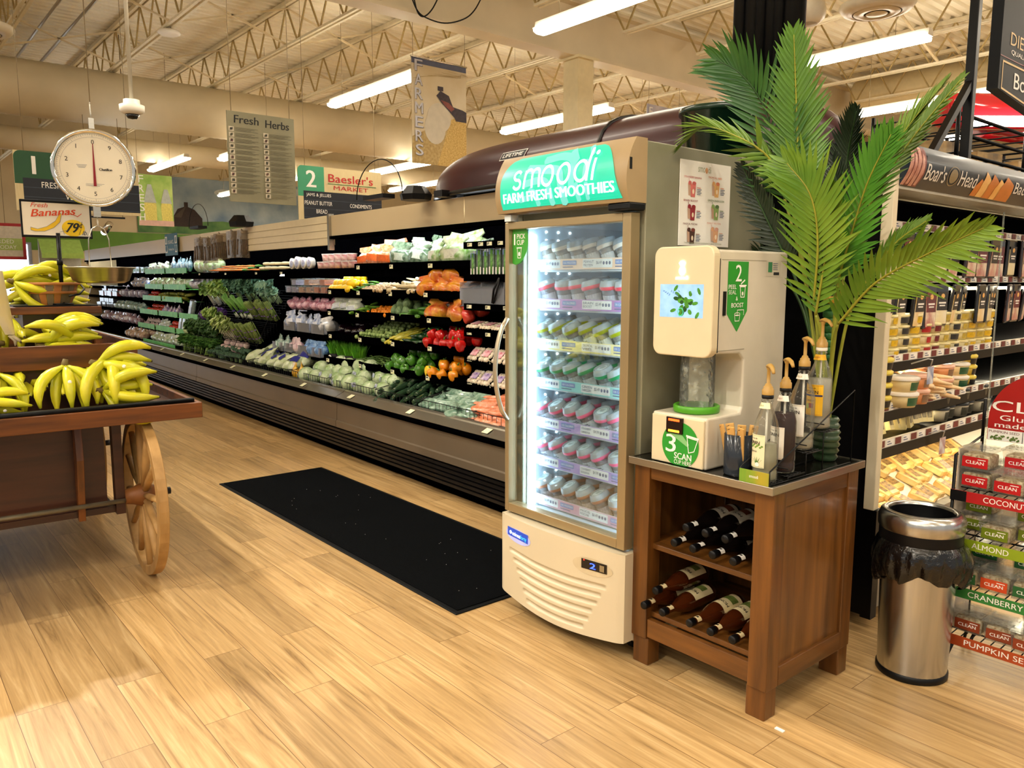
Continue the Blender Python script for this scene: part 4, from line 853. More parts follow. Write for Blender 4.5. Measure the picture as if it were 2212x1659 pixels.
for s0, s1 in ((-6.7, -5.5), (-5.5, -4.4), (-4.35, -3.3), (-3.25, -2.5), (-2.45, -1.7), (-1.65, -1.0), (-.98, -.35), (-.34, .3)): fence(s0, s1)
# ---------------------------------------------------------------- produce and its trays
def tray(s0, s1, tf, z, lab, depth=.42, ntag=1):
    c = (s0+s1)/2; w = (s1-s0)/2-.008; n = 10; t = thing('produce_tray', lab, 'tray', CL(c, tf+depth/2, z), CA, 'black trays in the produce case')
    ar = [(-w+2*w*i/n, -depth/2-.05*math.sin(PI*i/n)) for i in range(n+1)]; inn = [(x*.97, y+.012) for x, y in ar]
    b = MB().prism(ar+[(w, depth/2), (-w, depth/2)], .012, ((0, 0, -.05), (1, 0, 0), (0, 1, 0))).prism(ar+inn[::-1], .055, ((0, 0, -.045), (1, 0, 0), (0, 1, 0)))
    for x in (-w, w-.006): b.box(x, -depth/2, -.045, x+.006, depth/2, .01)
    b.build('tray_body', CBLK, t)
    for i in range(ntag):
        x = -w*.45+i*.12; y = -depth/2-.05*math.sin(PI*(x+w)/(2*w)); o = MB().box(x-.032, y-.004, -.04, x+.032, y-.001, -.008).build('price_tag', TAGM, t); MB().box(x-.026, y-.0045, -.022, x, y-.004, -.014).build('tag_print', PRINTK, o)
    return t
def lot(P, s0, s1, t0, t1, z, nx, ny, nz, lab, grp, rot=None, jit=.012, dz=.06, rise=.05, sc=(.92, 1.08), uniq=True, xin=.0):
    for k in range(nz):
        for j in range(ny):
            m = nx-(k if nz > 1 else 0)
            if m < 1: continue
            for i in range(m):
                s = s0+(s1-s0)*(i+.5+(k*.5))/nx+RN.uniform(-jit, jit); t = t0+(t1-t0)*(j+.5)/ny+RN.uniform(-jit, jit)+.03*k
                r = rot(i, j, k) if rot else (RN.uniform(-.25, .25), RN.uniform(-.25, .25), RN.uniform(0, 6.28))
                row = 'front' if j == 0 else 'back' if j == ny-1 else 'middle' if ny == 3 else ORD[j]
                l = lab
                if uniq and nx <= 14 and (nx > 1 or ny > 1 or nz > 1):
                    l = lab+(', %s%s row' % ('top ' if k else '', row) if ny > 1 else ', top one' if k else '')+(', '+ORD[i]+' from the left' if m > 1 else '')
                q = RN.uniform(*sc); P.put(CL(s, t, z+k*dz+rise*(j/max(1, ny-1) if ny > 1 else 0)), (r[0], r[1], r[2]+CA), l, grp, q)
def item(name, lab, cat, mesh_b, mats, parts=()):
    o = mesh_b.build(name, mats); tag(o, lab, cat)
    for n_, b_, m_ in parts: b_.build(n_, m_, o)
    return o
def bagmat(nm, c1, c2, sc=22): return mat('bag_'+nm, c1, .22, col2=c2, scale=sc, coat=.6, bump=.7, bscale=35)  # mixes the contents' colours with painted pale highlights of the plastic
def bag(nm, c1, c2, w, d, h, lab, lc='eef0ea', sc=22, neck=False, lsz=.5):
    """a filled plastic bag: lumpy pillow, pinched top, printed label"""
    r = random.Random(hash(nm) % 999 if 0 else sum(map(ord, nm))); ph = [r.uniform(0, 6) for _ in range(6)]; b = MB(); nu, nv = 20, 12
    def f(u, v):
        a = 2*PI*u; z = v; prof = (math.sin(PI*min(1, v*1.12+.06))**.45 if v < .82 else (.42 if neck else .88)*(1-.12*(v-.82)/.18))
        lump = 1+.07*math.sin(3*a+ph[0])*math.sin(5*v+ph[1])+.05*math.sin(7*a+ph[2])+.05*math.sin(9*v+ph[3]+2*a)
        c_, s_ = math.cos(a), math.sin(a); e = .75
        return (w/2*prof*lump*abs(c_)**e*(1 if c_ > 0 else -1), d/2*prof*lump*abs(s_)**e*(1 if s_ > 0 else -1)*max(.1, 1-max(0, v-.6)*2.6), h*z)
    b.surf(f, nu, nv); b.add([f(i/nu, 0) for i in range(nu)], [list(reversed(range(nu)))]); b.add([f(i/nu, 1) for i in range(nu)], [list(range(nu))])
    o = item('produce_bag', lab, 'bag', b, bagmat(nm, c1, c2, sc))
    if lc:
        y = -d/2*1.02; q = MB().surf(lambda u, v: (w*lsz*(u-.5), y+d*.10*(2*u-1)**2-.004, h*(.30+.28*v)), 6, 2); q.build('label', mat('bag_label_'+lc, lc, .4, var=.12, scale=50), o)
    return Proto(o)
def pepper(nm, c, c2, lab):
    pr = [(0, .004), (.018, .0), (.030, .012), (.038, .035), (.040, .058), (.034, .076), (.020, .082), (.006, .074), (0, .072)]
    b = MB().lathe(pr, 24, mul=lambda i, a: 1+.085*math.cos(4*a)*(1-.4*abs(i-4)/4))
    return Proto(item('bell_pepper', lab, 'pepper', b, mat('pepper_'+nm, c, .14, col2=c2, scale=12, coat=.5), (('stem', MB().tube([(0, 0, .070), (.002, 0, .085), (.01, .002, .102)], [.008, .005, .0055], 7), mat('pepper_stem', '4f7a2a', .5)),)))
def capsule(name, cat, lab, L, r, m, bend=.1, taper=.6, n=12, parts=None):
    pts = []; rs = []
    for i in range(n+1): t = i/n; pts.append((L*(t-.5), bend*L*math.sin(PI*t), r)); rs.append(max(.0015, r*math.sin(PI*(.04+.92*t))**.35*(1-(1-taper)*t)))
    return Proto(item(name, lab, cat, MB().tube(pts, rs, 10), m, parts or ()))
def clam(nm, c1, c2, w, d, h, lab, cat='container', lidc=None, sc=60):
    t = thing('clamshell_box', lab, cat); MB().box(-w/2+.006, -d/2+.006, .004, w/2-.006, d/2-.006, h*.82).build('produce', mat('clam_'+nm, c1, .45, col2=c2, scale=sc, bump=.8, bscale=sc), t, bev=.006)
    MB().prism([(-w/2+.008, 0), (w/2-.008, 0), (w/2, h*.9), (-w/2, h*.9)], d, ((0, d/2, 0), (1, 0, 0), (0, 0, 1))).build('box', film('clam_film', 'e8eef0', .10, .08, bump=.2, scale=60), t)
    MB().box(-w/2-.004, -d/2-.004, h*.88, w/2+.004, d/2+.004, h).build('lid', film('clam_film', 'e8eef0'), t)
    if lidc: MB().box(-w*.3, -d/2-.002, h*.25, w*.3, -d/2-.0005, h*.7).build('label', mat('clam_label_'+lidc, lidc, .4, var=.2, scale=60), t)
    return Proto(t)
G = 'produce case: '
# --- right section, peppers and trays
TR = [(-2.76, -2.19, 1, 'carrot bags'), (-2.17, -1.64, 1, 'kale bags'), (-1.62, -.95, 1, 'salad bags'), (-3.22, -2.69, 2, 'yellow mangoes'), (-2.67, -2.11, 2, 'brown chestnuts'), (-2.10, -1.59, 2, 'pale parsnip roots'), (-1.58, -1.02, 2, 'mini pepper bags'), (-3.17, -2.67, 3, 'white cabbage bags'), (-2.66, -2.03, 3, 'tiny orange peppers'), (-2.02, -1.49, 3, 'artichokes'), (-1.48, -.95, 3, 'mixed pepper bags'), (-3.10, -2.53, 4, 'eggplants'), (-2.52, -1.97, 4, 'brussels sprouts'), (-1.96, -1.43, 4, 'yellow wax peppers'), (-1.42, -.86, 4, 'red bell peppers'), (-2.44, -1.91, 5, 'green beans'), (-1.90, -1.37, 5, 'green bell peppers'), (-1.36, -.90, 5, 'orange bell peppers'), (-3.1, -2.46, 5, 'wheatgrass pots')]
LV = {1: (.5, 1.565), 2: (.45, 1.345), 3: (.42, 1.155), 4: (.38, .95), 5: (.34, .735)}
for s0, s1, lv, w in TR: tray(s0, s1, LV[lv][0]+.03, LV[lv][1]-.012, 'black produce tray under the '+w)
def zz(lv): return LV[lv][1]-.045
def tt(lv): return LV[lv][0]
UP = lambda i, j, k: (RN.uniform(-.15, .1), RN.uniform(-.2, .2), RN.uniform(-.4, .4))
lot(bag('orange', 'd96a24', 'f0b48a', .20, .10, .19, 'orange bag of shredded carrots', 'e8681c', lsz=.8), -2.74, -2.22, .52, .85, zz(1), 3, 2, 1, 'orange bag of carrots', 'carrot bags on the top shelf', UP)
lot(bag('kale', '27502c', '9db59a', .24, .11, .21, 'clear bag of dark kale', 'd9e6d4'), -2.16, -1.66, .52, .85, zz(1), 2, 2, 1, 'clear bag of dark kale leaves', 'kale bags on the top shelf', UP)
lot(bag('salad', '6fa238', 'dfe8c4', .27, .14, .22, 'large bag of green salad', 'eef2e0'), -1.62, -1.08, .50, .85, zz(1), 2, 2, 1, 'plump bag of pale green salad', 'salad bags on the top shelf', UP)
lot(bag('darksalad', '1c2a1c', '55684a', .2, .13, .21, 'dark bag of greens', None), -1.10, -.93, .58, .85, zz(1), 1, 1, 1, 'dark bag of greens right of the salad bags', 'salad bags on the top shelf', UP)
o = thing('herb_clamshell', 'x', 'container'); MB().box(-.028, -.012, 0, .028, .012, .20).build('box', film('clam_film', 'e8eef0'), o); MB().tube([(0, 0, .01), (.004, 0, .18)], [.018, .02], 8).build('herbs', mat('herb_sprigs', '2c6a2a', .5, col2='7ab05a', scale=60), o); MB().box(-.024, -.0135, .015, .024, -.0122, .07).build('label', PRINTW, o); MB().box(-.024, -.0135, .15, .024, -.0122, .185).build('top_label', mat('herb_blue', '3a62a8', .4, col2='c9d8e6', scale=9), o)
lot(Proto(o), -.9, -.46, .46, .52, 1.437, 6, 1, 1, 'upright herb pack under the top price strip', 'herb packs', lambda i, j, k: (0, 0, 0), .003)
MANGO = item('mango', 'x', 'mango', MB().ball((0, 0, .04), .042, 14, 10, sx=1.45, sy=1, sz=.95), mat('mango_yellow', 'e8b80c', .3, col2='f2cf2a', scale=9))
lot(Proto(MANGO), -3.2, -2.72, .43, .7, zz(2), 5, 2, 2, 'yellow mango', 'mangoes on the second shelf', None, .01, .05)
NUT = item('chestnut', 'x', 'nut', MB().ball((0, 0, .014), .018, 8, 6, sx=1.2), mat('nut_tan', 'a8875c', .5, col2='d6bd92', rnd=.2))
lot(Proto(NUT), -2.5, -2.14, .44, .66, zz(2)+.02, 10, 5, 1, 'tan nut in the tray of nuts', 'nuts on the second shelf', None, .01, uniq=False)
CH = capsule('green_chili', 'pepper', 'x', .11, .011, mat('chili_green', '3f7a24', .2, col2='6ea03a'), .15, .35)
lot(CH, -2.66, -2.48, .44, .6, zz(2)+.02, 2, 3, 2, 'slim green chili beside the nuts', 'green chilies', None, .01, .02)
PARS = capsule('parsnip', 'parsnip', 'x', .17, .025, mat('parsnip_beige', 'd9c9a0', .5, col2='b59c6c'), .05, .25)
lot(PARS, -2.08, -1.6, .45, .7, zz(2)+.01, 5, 3, 2, 'beige parsnip root', 'parsnips on the second shelf', None, .015, .035)
lot(bag('minipep', 'e8a01c', 'c8402c', .19, .13, .15, 'bag of mini peppers', None, 14), -1.57, -1.04, .44, .75, zz(2), 3, 2, 2, 'bag of yellow and red mini peppers', 'mini pepper bags', UP, .01, .10)
b = bag('cabbagebag', 'c9d6b8', 'eef2e6', .2, .14, .15, 'bag of white cabbage', 'dfe6ee'); lot(b, -3.15, -2.69, .42, .7, zz(3), 3, 1, 1, 'clear bag of pale cabbage', 'cabbage bags', UP)
lot(capsule('green_chili', 'pepper', 'x', .12, .017, mat('chili_light', '6aa232', .2, col2='8fbd4a'), .15, .5), -2.66, -2.42, .43, .6, zz(3)+.01, 2, 3, 2, 'light green long pepper', 'long green peppers', None, .01, .03)
HAB = item('habanero', 'x', 'pepper', MB().ball((0, 0, .013), .017, 8, 6, sz=1.15), mat('habanero_orange', 'e8760c', .25, col2='f0a02a', rnd=.15))
lot(Proto(HAB), -2.42, -2.05, .43, .62, zz(3)+.01, 11, 5, 1, 'small orange pepper in the heap of tiny peppers', 'tiny orange peppers', None, .012, uniq=False)
AB = MB().lathe([(0, .0), (.03, .004), (.042, .03), (.04, .055), (.025, .082), (.008, .095), (0, .096)], 24, mul=lambda i, a: 1+.09*math.cos(8*a+i*PI/2))
ART = item('artichoke', 'x', 'artichoke', AB, mat('artichoke_green', '46663c', .5, col2='86a070', scale=30, bump=.5), (('stem', MB().cyl((0, 0, -.02), (0, 0, .01), .012, n=8), mat('artichoke_stem', '8fa06a', .5)),))
lot(Proto(ART), -2.02, -1.72, .44, .72, zz(3)+.02, 3, 3, 2, 'green artichoke', 'artichokes on the third shelf', None, .008, .06)
CUC = capsule('long_green_pepper', 'pepper', 'x', .17, .021, mat('anaheim_green', '3f7a2c', .18, col2='6fa23c', coat=.4), .12, .5)
lot(CUC, -1.74, -1.5, .43, .66, zz(3)+.01, 2, 4, 2, 'long green pepper beside the artichokes', 'long peppers', None, .012, .035)
lot(bag('mixpep', 'c8302c', 'e8b83c', .24, .15, .18, 'bag of mixed bell peppers', None, 12), -1.46, -.97, .42, .72, zz(3), 2, 2, 1, 'bag of red, yellow and orange peppers', 'mixed pepper bags', UP)
lot(bag('redpep', 'd8262a', 'e8604a', .15, .13, .14, 'bag of red peppers', None, 14), -1.08, -.90, .45, .7, zz(3), 1, 2, 1, 'bag of red peppers right of the mixed bags', 'mixed pepper bags', UP)
EB = MB().tube([(0, 0, .0), (0, 0, .02), (0, 0, .06), (0, 0, .11), (0, 0, .15), (0, 0, .16)], [.004, .04, .05, .04, .025, .012], 16)
EGG = item('eggplant', 'x', 'eggplant', EB, mat('eggplant_black', '170910', .10, var=.3, coat=.6), (('calyx', MB().lathe([(.026, .145), (.024, .158), (.006, .164), (.005, .19), (0, .19)], 10), mat('eggplant_calyx', '44602c', .5)),))
lot(Proto(EGG), -3.06, -2.56, .42, .7, zz(4)+.045, 4, 2, 1, 'glossy black eggplant', 'eggplants on the fourth shelf', lambda i, j, k: (-1.35+RN.uniform(-.2, .2), RN.uniform(-.4, .4), RN.uniform(-.5, .5)))
SPR = item('brussels_sprout', 'x', 'sprout', MB().ball((0, 0, .016), .018, 10, 7), mat('sprout_green', '7a9a4a', .5, col2='b4c884', scale=40, bump=.4, rnd=.15))
lot(Proto(SPR), -2.5, -1.98, .38, .72, zz(4)+.012, 12, 6, 2, 'brussels sprout in the heap beside the eggplants', 'brussels sprouts', None, .012, .03, .09, uniq=False)
lot(capsule('wax_pepper', 'pepper', 'x', .13, .02, mat('wax_yellow', 'd9c63c', .2, col2='c2d060', coat=.3), .12, .4), -1.95, -1.7, .38, .62, zz(4)+.012, 3, 3, 2, 'yellow wax pepper', 'wax peppers', lambda i, j, k: (0, -.3, 1.2+RN.uniform(-.4, .4)), .012, .03)
lot(capsule('poblano', 'pepper', 'x', .13, .028, mat('poblano_green', '14321c', .14, col2='2f5a2c', coat=.5), .1, .4), -1.7, -1.44, .38, .62, zz(4)+.012, 2, 3, 2, 'dark green poblano pepper', 'poblano peppers', None, .012, .04)
PR = pepper('red', 'b30d10', 'd8221c', 'x'); lot(PR, -1.40, -.86, .34, .62, zz(4)+.01, 5, 2, 2, 'red bell pepper', 'red bell peppers', lambda i, j, k: (RN.uniform(-.9, .5), RN.uniform(-.5, .5), RN.uniform(0, 6)), .01, .065, .04)
PG = pepper('green', '2c6a1c', '5a9a30', 'x'); lot(PG, -1.88, -1.36, .30, .58, zz(5)+.01, 5, 2, 2, 'green bell pepper', 'green bell peppers', lambda i, j, k: (RN.uniform(-1.3, .5), RN.uniform(-.5, .5), RN.uniform(0, 6)), .01, .065, .04)
PO_ = pepper('orange', 'e07c0a', 'f0a020', 'x'); PY = pepper('yellow', 'e8b80a', 'f2d030', 'x')
lot(PO_, -1.22, -.90, .30, .56, zz(5)+.01, 3, 2, 2, 'orange bell pepper', 'orange bell peppers', lambda i, j, k: (RN.uniform(-.9, .5), RN.uniform(-.5, .5), RN.uniform(0, 6)), .01, .065, .04)
lot(PY, -1.35, -1.21, .30, .56, zz(5)+.01, 1, 2, 2, 'yellow bell pepper', 'yellow bell peppers', None, .01, .065, .04)
gb = MB()
for i in range(150):
    c = V((RN.uniform(-.22, .22), RN.uniform(-.12, .16), .012+RN.uniform(0, .05))); an = RN.uniform(-.9, .9)+(PI if i % 2 else 0); d = V((math.cos(an), math.sin(an), RN.uniform(-.2, .3)))*.06; gb.tube([c-d, c+V((0, 0, .012)), c+d], .0042, 5)
o = gb.build('green_beans', mat('bean_green', '3c5f24', .4, col2='6a8a44', scale=9), None, CL(-2.17, .50, zz(5)+.01), (0, 0, CA)); tag(o, 'tangled heap of green beans in the tray under the brussels sprouts', 'green beans', None, 'stuff')
def grasspot():
    t = thing('wheatgrass_pot', 'x', 'plant'); MB().lathe([(0, 0), (.05, 0), (.062, .075), (.058, .076), (0, .07)], 16).build('pot', BLACK, t); b = MB()
    for i in range(230):
        a = RN.uniform(0, 6.28); r = .058*RN.random()**.5; x, y = r*math.cos(a), r*math.sin(a); dx, dy = RN.uniform(-.03, .03)+x*.4, RN.uniform(-.03, .03)+y*.4; h = RN.uniform(.08, .13); w_ = .0028; q = RN.uniform(0, 3); ux, uy = w_*math.cos(q), w_*math.sin(q)
        b.add([(x-ux, y-uy, .07), (x+ux, y+uy, .07), (x+ux*.8+dx*.4, y+uy*.8+dy*.4, .07+h*.6), (x-ux*.8+dx*.4, y-uy*.8+dy*.4, .07+h*.6), (x+dx, y+dy, .07+h)], [(0, 1, 2, 3), (3, 2, 4)])
    b.build('grass', mat('wheatgrass', '4a9a1c', .5, col2='7ac02c', scale=9), t); MB().lathe([(0, .0), (.03, 0), (.03, .002), (0, .002)], 14).xf(Matrix.Translation((0, -.066, .035)) @ Matrix.Rotation(PI/2, 4, 'X')).build('round_label', PRINTW, t); return t
lot(Proto(grasspot()), -3.07, -2.48, .36, .55, zz(5)-.02, 4, 1, 1, 'pot of bright wheatgrass', 'wheatgrass pots', lambda i, j, k: (0, 0, RN.uniform(-.2, .2)), .006)
# mushrooms, acrylic bin
MUSH = mat('mushroom_caps', 'e6dcc6', .5, col2='a8907a', scale=45, bump=1, bscale=45); 
def pack(nm, film_c, lc):
    t = thing('mushroom_pack', 'x', 'mushroom pack'); MB().prism([(-.062, 0), (.062, 0), (.07, .045), (-.07, .045)], .13, ((0, .065, 0), (1, 0, 0), (0, 0, 1))).build('tray', CBLK, t); b = MB()
    for i in range(4):
        for j in range(4): b.ball((-.045+i*.03+RN.uniform(-.005, .005), -.045+j*.03, .045), .021, 8, 6, sz=.8)
    b.build('mushrooms', mat('mush_'+nm, film_c, .4, col2='cbb69c', scale=30), t); MB().box(-.04, -.03, .0635, .04, .03, .0645).build('label', mat('mush_label_'+nm, lc, .3, col2='f0e0e6', scale=30), t); return t
tilt = lambda i, j, k: (.75, 0, 0)
for k, (z, lc, wd) in enumerate(((1.05, 'c8405a', 'upper'), (.862, 'd8506a', 'middle'), (.697, '6a3ab0', 'lower'))):
    lot(Proto(pack('w%d' % k, 'e8e0cc', lc)), -.9, -.33, .47, .55, z+.01, 4, 1, 1, 'mushroom pack with printed label on the %s shelf' % wd, 'mushroom packs', tilt if k else lambda i, j, k: (.25, 0, 0), .004)
bn = thing('acrylic_bin', 'clear acrylic bin with a lid and loose pale mushrooms, next to the cooler', 'bin', CL(-.74, .62, 1.236), CA); ACR = film('acrylic', 'e8ecf8', .22, .03)
MB().box(-.26, -.16, 0, .26, -.155, .13).box(-.26, -.16, 0, -.255, .2, .17).box(.255, -.16, 0, .26, .2, .17).box(-.003, -.16, 0, .003, .2, .17).build('box', ACR, bn); MB().prism([(-.165, .13), (-.16, .13), (.2, .235), (.2, .24), (.0, .235)], .52, ((-.26, 0, 0), (0, 1, 0), (0, 0, 1))).build('lid', ACR, bn)
b = MB()
for i in range(22): b.ball((-.2+.4*RN.random(), -.12+.2*RN.random(), .022), .026, 10, 7, sz=.8)
tag(b.build('loose_mushrooms', mat('loose_mush', 'dccfb4', .5), None, CL(-.74, .62, 1.236), (0, 0, CA)), 'loose pale mushrooms inside the clear acrylic bin', 'mushrooms', None, 'stuff')
MB().tube([(.14, -.17, .03), (.17, -.18, .12), (.22, -.17, .2)], .008, 7).tube([(.15, -.17, .03), (.2, -.18, .1), (.225, -.17, .2)], .008, 7).build('tongs', BLACK, bn)
# --- middle packaged part (left of the trays)
disc = thing('dip_lid_tub', 'x', 'tub'); MB().lathe([(0, 0), (.05, 0), (.058, .045), (.058, .052), (0, .052)], 24).xf(Matrix.Translation((0, .03, .058)) @ Matrix.Rotation(PI/2, 4, 'X')).build('tub', WHITE, disc); MB().lathe([(0, .0525), (.045, .0525), (.03, .053), (0, .053)], 24).xf(Matrix.Translation((0, .03, .058)) @ Matrix.Rotation(PI/2, 4, 'X')).build('lid_print', mat('dip_print', '8a9ac8', .4, col2='efe6ee', scale=25), disc)
lot(Proto(disc), -4.14, -3.6, .5, .55, 1.53, 4, 1, 1, 'round white tub standing on edge', 'tubs on edge', lambda i, j, k: (0, 0, 0), .004)
tub = thing('fruit_tub', 'x', 'tub'); MB().lathe([(0, 0), (.042, 0), (.05, .06), (0, .06)], 18).build('tub', mat('fruit_pink', 'b0605c', .35, col2='e6c8bc', scale=30), tub); MB().lathe([(.052, .058), (.053, .066), (0, .068)], 18).build('lid', mat('tub_lid', 'dcd2c6', .35), tub)
lot(Proto(tub), -3.56, -2.78, .5, .62, 1.53, 6, 1, 2, 'round tub of cut pink fruit', 'fruit tubs', lambda i, j, k: (0, 0, 0), .006, .069)
for i, (a0, a1, nm, c1, c2) in enumerate(((-4.18, -3.92, 'purple', '8a7aa0', 'd0c6d8'), (-3.9, -3.55, 'nuts', 'c07a4c', 'e8b48a'), (-3.53, -3.22, 'tomato', 'c8502c', 'e8905c'))):
    lot(clam(nm, c1, c2, .12, .16, .07, 'x'), a0, a1, .47, .63, 1.293, 2, 1, 2, 'clear box of %s on the second shelf' % {'purple': 'purple slaw', 'nuts': 'tan nuts', 'tomato': 'orange snacks'}[nm], 'clear boxes second shelf', lambda i, j, k: (0, 0, 0), .003, .072)
lot(bag('radish', 'a84a6c', 'e6c4d2', .19, .15, .13, 'bag of pink radishes', None, 30), -4.25, -3.18, .43, .7, 1.118, 6, 1, 1, 'clear bag of pink radishes', 'radish bags', UP)
ACB = thing('acrylic_tray', 'x', 'tray'); MB().box(-.14, -.12, 0, .14, -.115, .09).box(-.14, -.12, 0, -.135, .15, .09).box(.135, -.12, 0, .14, .15, .09).box(-.14, -.12, 0, .14, .15, .004).build('tray_wall', ACR, ACB); PA_ = Proto(ACB)
lot(PA_, -4.14, -3.14, .40, .66, .912, 3, 1, 1, 'clear acrylic tray of salad kits on the fourth shelf', 'acrylic trays upper', lambda i, j, k: (0, 0, 0), 0, sc=(1, 1)); lot(PA_, -4.34, -3.16, .36, .62, .695, 4, 1, 1, 'clear acrylic tray of salad kits on the bottom shelf', 'acrylic trays lower', lambda i, j, k: (0, 0, 0), 0, sc=(1, 1))
lot(bag('kitblue', '3a5a9a', 'd8dfe8', .17, .10, .19, 'salad kit', 'e6e9f2'), -4.1, -3.34, .44, .52, .92, 4, 1, 1, 'blue and white salad kit bag, fourth shelf', 'salad kits upper', UP)
lot(bag('kitwhite', 'b8bcc6', 'f0f0ee', .2, .16, .15, 'white bag', None), -3.32, -3.12, .46, .52, .92, 1, 1, 1, 'pale crumpled bag left of the eggplants', 'salad kits upper', UP)
lot(bag('kitteal', '2c7a72', 'c9d6cc', .18, .10, .17, 'salad kit', 'cfe6de'), -4.32, -3.95, .38, .46, .70, 2, 1, 1, 'teal salad kit bag', 'salad kits lower', UP); lot(bag('kitpink', 'c08a9c', 'f0e0e0', .17, .10, .16, 'salad kit', 'e8d0d8'), -3.95, -3.66, .38, .46, .70, 2, 1, 1, 'pinkish salad kit bag', 'salad kits lower', UP); lot(bag('kitcob', '1d55a8', '86b0d8', .18, .10, .15, 'salad kit', None), -3.66, -3.14, .38, .46, .70, 3, 1, 1, 'bright blue salad kit bag', 'salad kits lower', UP)
# hanging mushroom-brown packs on the slatwall
hp = thing('hanging_pack', 'x', 'hanging pack'); MB().surf(lambda u, v: (.16*(u-.5)*(1+.1*v), -.02*math.sin(PI*u), -.30*v), 8, 6).surf(lambda u, v: (.16*(.5-u)*(1+.1*v), .012, -.30*v), 8, 6).build('bag', film('hang_film', 'a08a64', .14, .08, bump=.6, scale=40, gloss=.3), hp)
b = MB()
for i in range(6): b.tube([(-.06+i*.022, -.004, -.10), (-.065+i*.024, -.004, -.27)], .011, 6)
b.build('dried_sticks', mat('dried_brown', '4a3626', .6, col2='6f5638', scale=40), hp); MB().tube([(0, .0, -.005), (0, -.03, .012), (0, -.03, -.01)], .004, 6).build('hook', CALU, hp)
Q = Proto(hp)
for i, (s, z, dt) in enumerate(((-6.62, 1.93, 0), (-6.45, 1.94, -.04), (-6.28, 1.93, 0), (-6.12, 1.92, -.05), (-5.92, 1.945, -.02), (-5.72, 1.955, -.05), (-5.45, 1.97, 0), (-5.28, 1.965, -.05), (-5.10, 1.965, 0))):
    Q.put(CL(s, .385+dt, z), (0, RN.uniform(-.06, .06), CA+.8+RN.uniform(-.25, .25)), 'hanging bag of brown dried sticks on the slatwall, %s from the left' % ORD[i], 'dried packs on the slatwall', 1.0)
og = thing('organics_sign', 'teal organics sign clipped to the tan top panel', 'sign', CL(-7.95, .40, 1.905), CA); MB().box(-.30, -.006, -.15, .30, 0, .15).build('board', mat('organics_teal', '17586a', .5, var=.1), og)
a = Art((-.30, -.006, -.15), (1, 0, 0), (0, 0, 1), .001); a.text('ORGANICS...', .3, .16, .05, PRINTW, w=.30, al='c').text('The Healthiest Choice', .3, .07, .03, PRINTW, w=.27, al='c')
for x in (.015, .485): a.rect(x, .04, x+.1, .14, PRINTW).rect(x, .16, x+.1, .265, PRINTW).up().ell(x+.05, .1, .04, .05, mat('organics_teal', '17586a')).ell(x+.05, .21, .035, .045, mat('organics_print', '6a7f86', .5)); a.layer -= 1
a.build('lettering', og)
# --- wet rack of bunched greens
def leafy(name, cat, c1, c2, stalk, L, w, nst, frill, lab='x'):
    """a bunch: stalks from the tie, leaf mass at the far (+z) end; lies along +z"""
    t = thing(name, lab, cat); b = MB()
    for i in range(nst):
        x, y = RN.uniform(-w*.28, w*.28), RN.uniform(-.02, .02); b.tube([(x*.7, y, 0), (x, y, L*.5), (x*1.5, y, L*.72)], [.008, .007, .004], 6)
    b.build('stalks', mat('stalk_'+stalk, stalk, .35, var=.15), t); b = MB()
    for i in range(frill):
        x, z = RN.uniform(-w/2, w/2), L*RN.uniform(.48, 1.0); y = RN.uniform(-.05, .03); s_ = RN.uniform(.016, .034) if frill > 80 else RN.uniform(.026, .048); a1, a2 = RN.uniform(0, 6.28), RN.uniform(-.9, .9); M = Matrix.Translation((x, y, z)) @ Euler((a2+.2, a1*.2-.5, a1)).to_matrix().to_4x4(); ph = RN.uniform(0, 6)
        b.lathe([(.0, .012), (s_*.5, .0), (s_, .008)], 9, mul=lambda i, a: 1+.25*math.sin(4*a+ph)*(i > 0)); b.xf(M, len(b.v)-27)
    b.build('leaves', mat('leaf_'+name+c1, c1, .5, col2=c2, scale=30), t); return Proto(t)
lean = lambda i, j, k: (.55+RN.uniform(-.1, .1), RN.uniform(-.12, .12), RN.uniform(-.15, .15))
lot(leafy('fennel_bunch', 'fennel', '5f8f3c', 'a8c87c', 'e6ead2', .30, .16, 12, 26), -6.95, -6.5, .58, .62, 1.10, 2, 1, 1, 'white-stalked fennel bunch on the wet rack', 'fennel bunches', lean)
lot(leafy('celery_bunch', 'celery', '6f9a3c', 'b4cf7a', 'c8d898', .34, .15, 14, 70), -6.48, -6.08, .58, .62, 1.12, 2, 1, 1, 'leafy celery bunch on the wet rack', 'celery bunches', lean)
lot(leafy('celery_root_bunch', 'celery', '6a8f3c', 'a6c06a', 'd8d4b4', .26, .15, 12, 70), -6.4, -5.95, .44, .48, .86, 2, 1, 1, 'celery bunch with pale root under the upper bunches', 'celery bunches lower', lean)
lot(leafy('kale_bunch', 'kale', '2f5f4a', '6f9a7c', '8fa86a', .30, .24, 8, 330), -6.0, -4.98, .6, .66, 1.18, 4, 1, 1, 'curly blue-green kale bunch', 'kale bunches', lean)
lot(leafy('collard_bunch', 'collards', '5f8f78', '9cc0a4', 'b4c890', .26, .26, 6, 60), -4.95, -4.5, .56, .6, 1.17, 2, 1, 1, 'pale green collard bunch', 'collard bunches', lean)
sc_ = thing('scallion_bunch', 'x', 'scallions'); b = MB(); b2 = MB()
for i in range(16): x = RN.uniform(-.035, .035); b.tube([(x*.6, RN.uniform(-.01, .01), .07), (x*1.4, RN.uniform(-.015, .015), .30)], [.0055, .004], 6); b2.tube([(x*.5, RN.uniform(-.01, .01), 0), (x*.6, 0, .08)], [.007, .0058], 6)
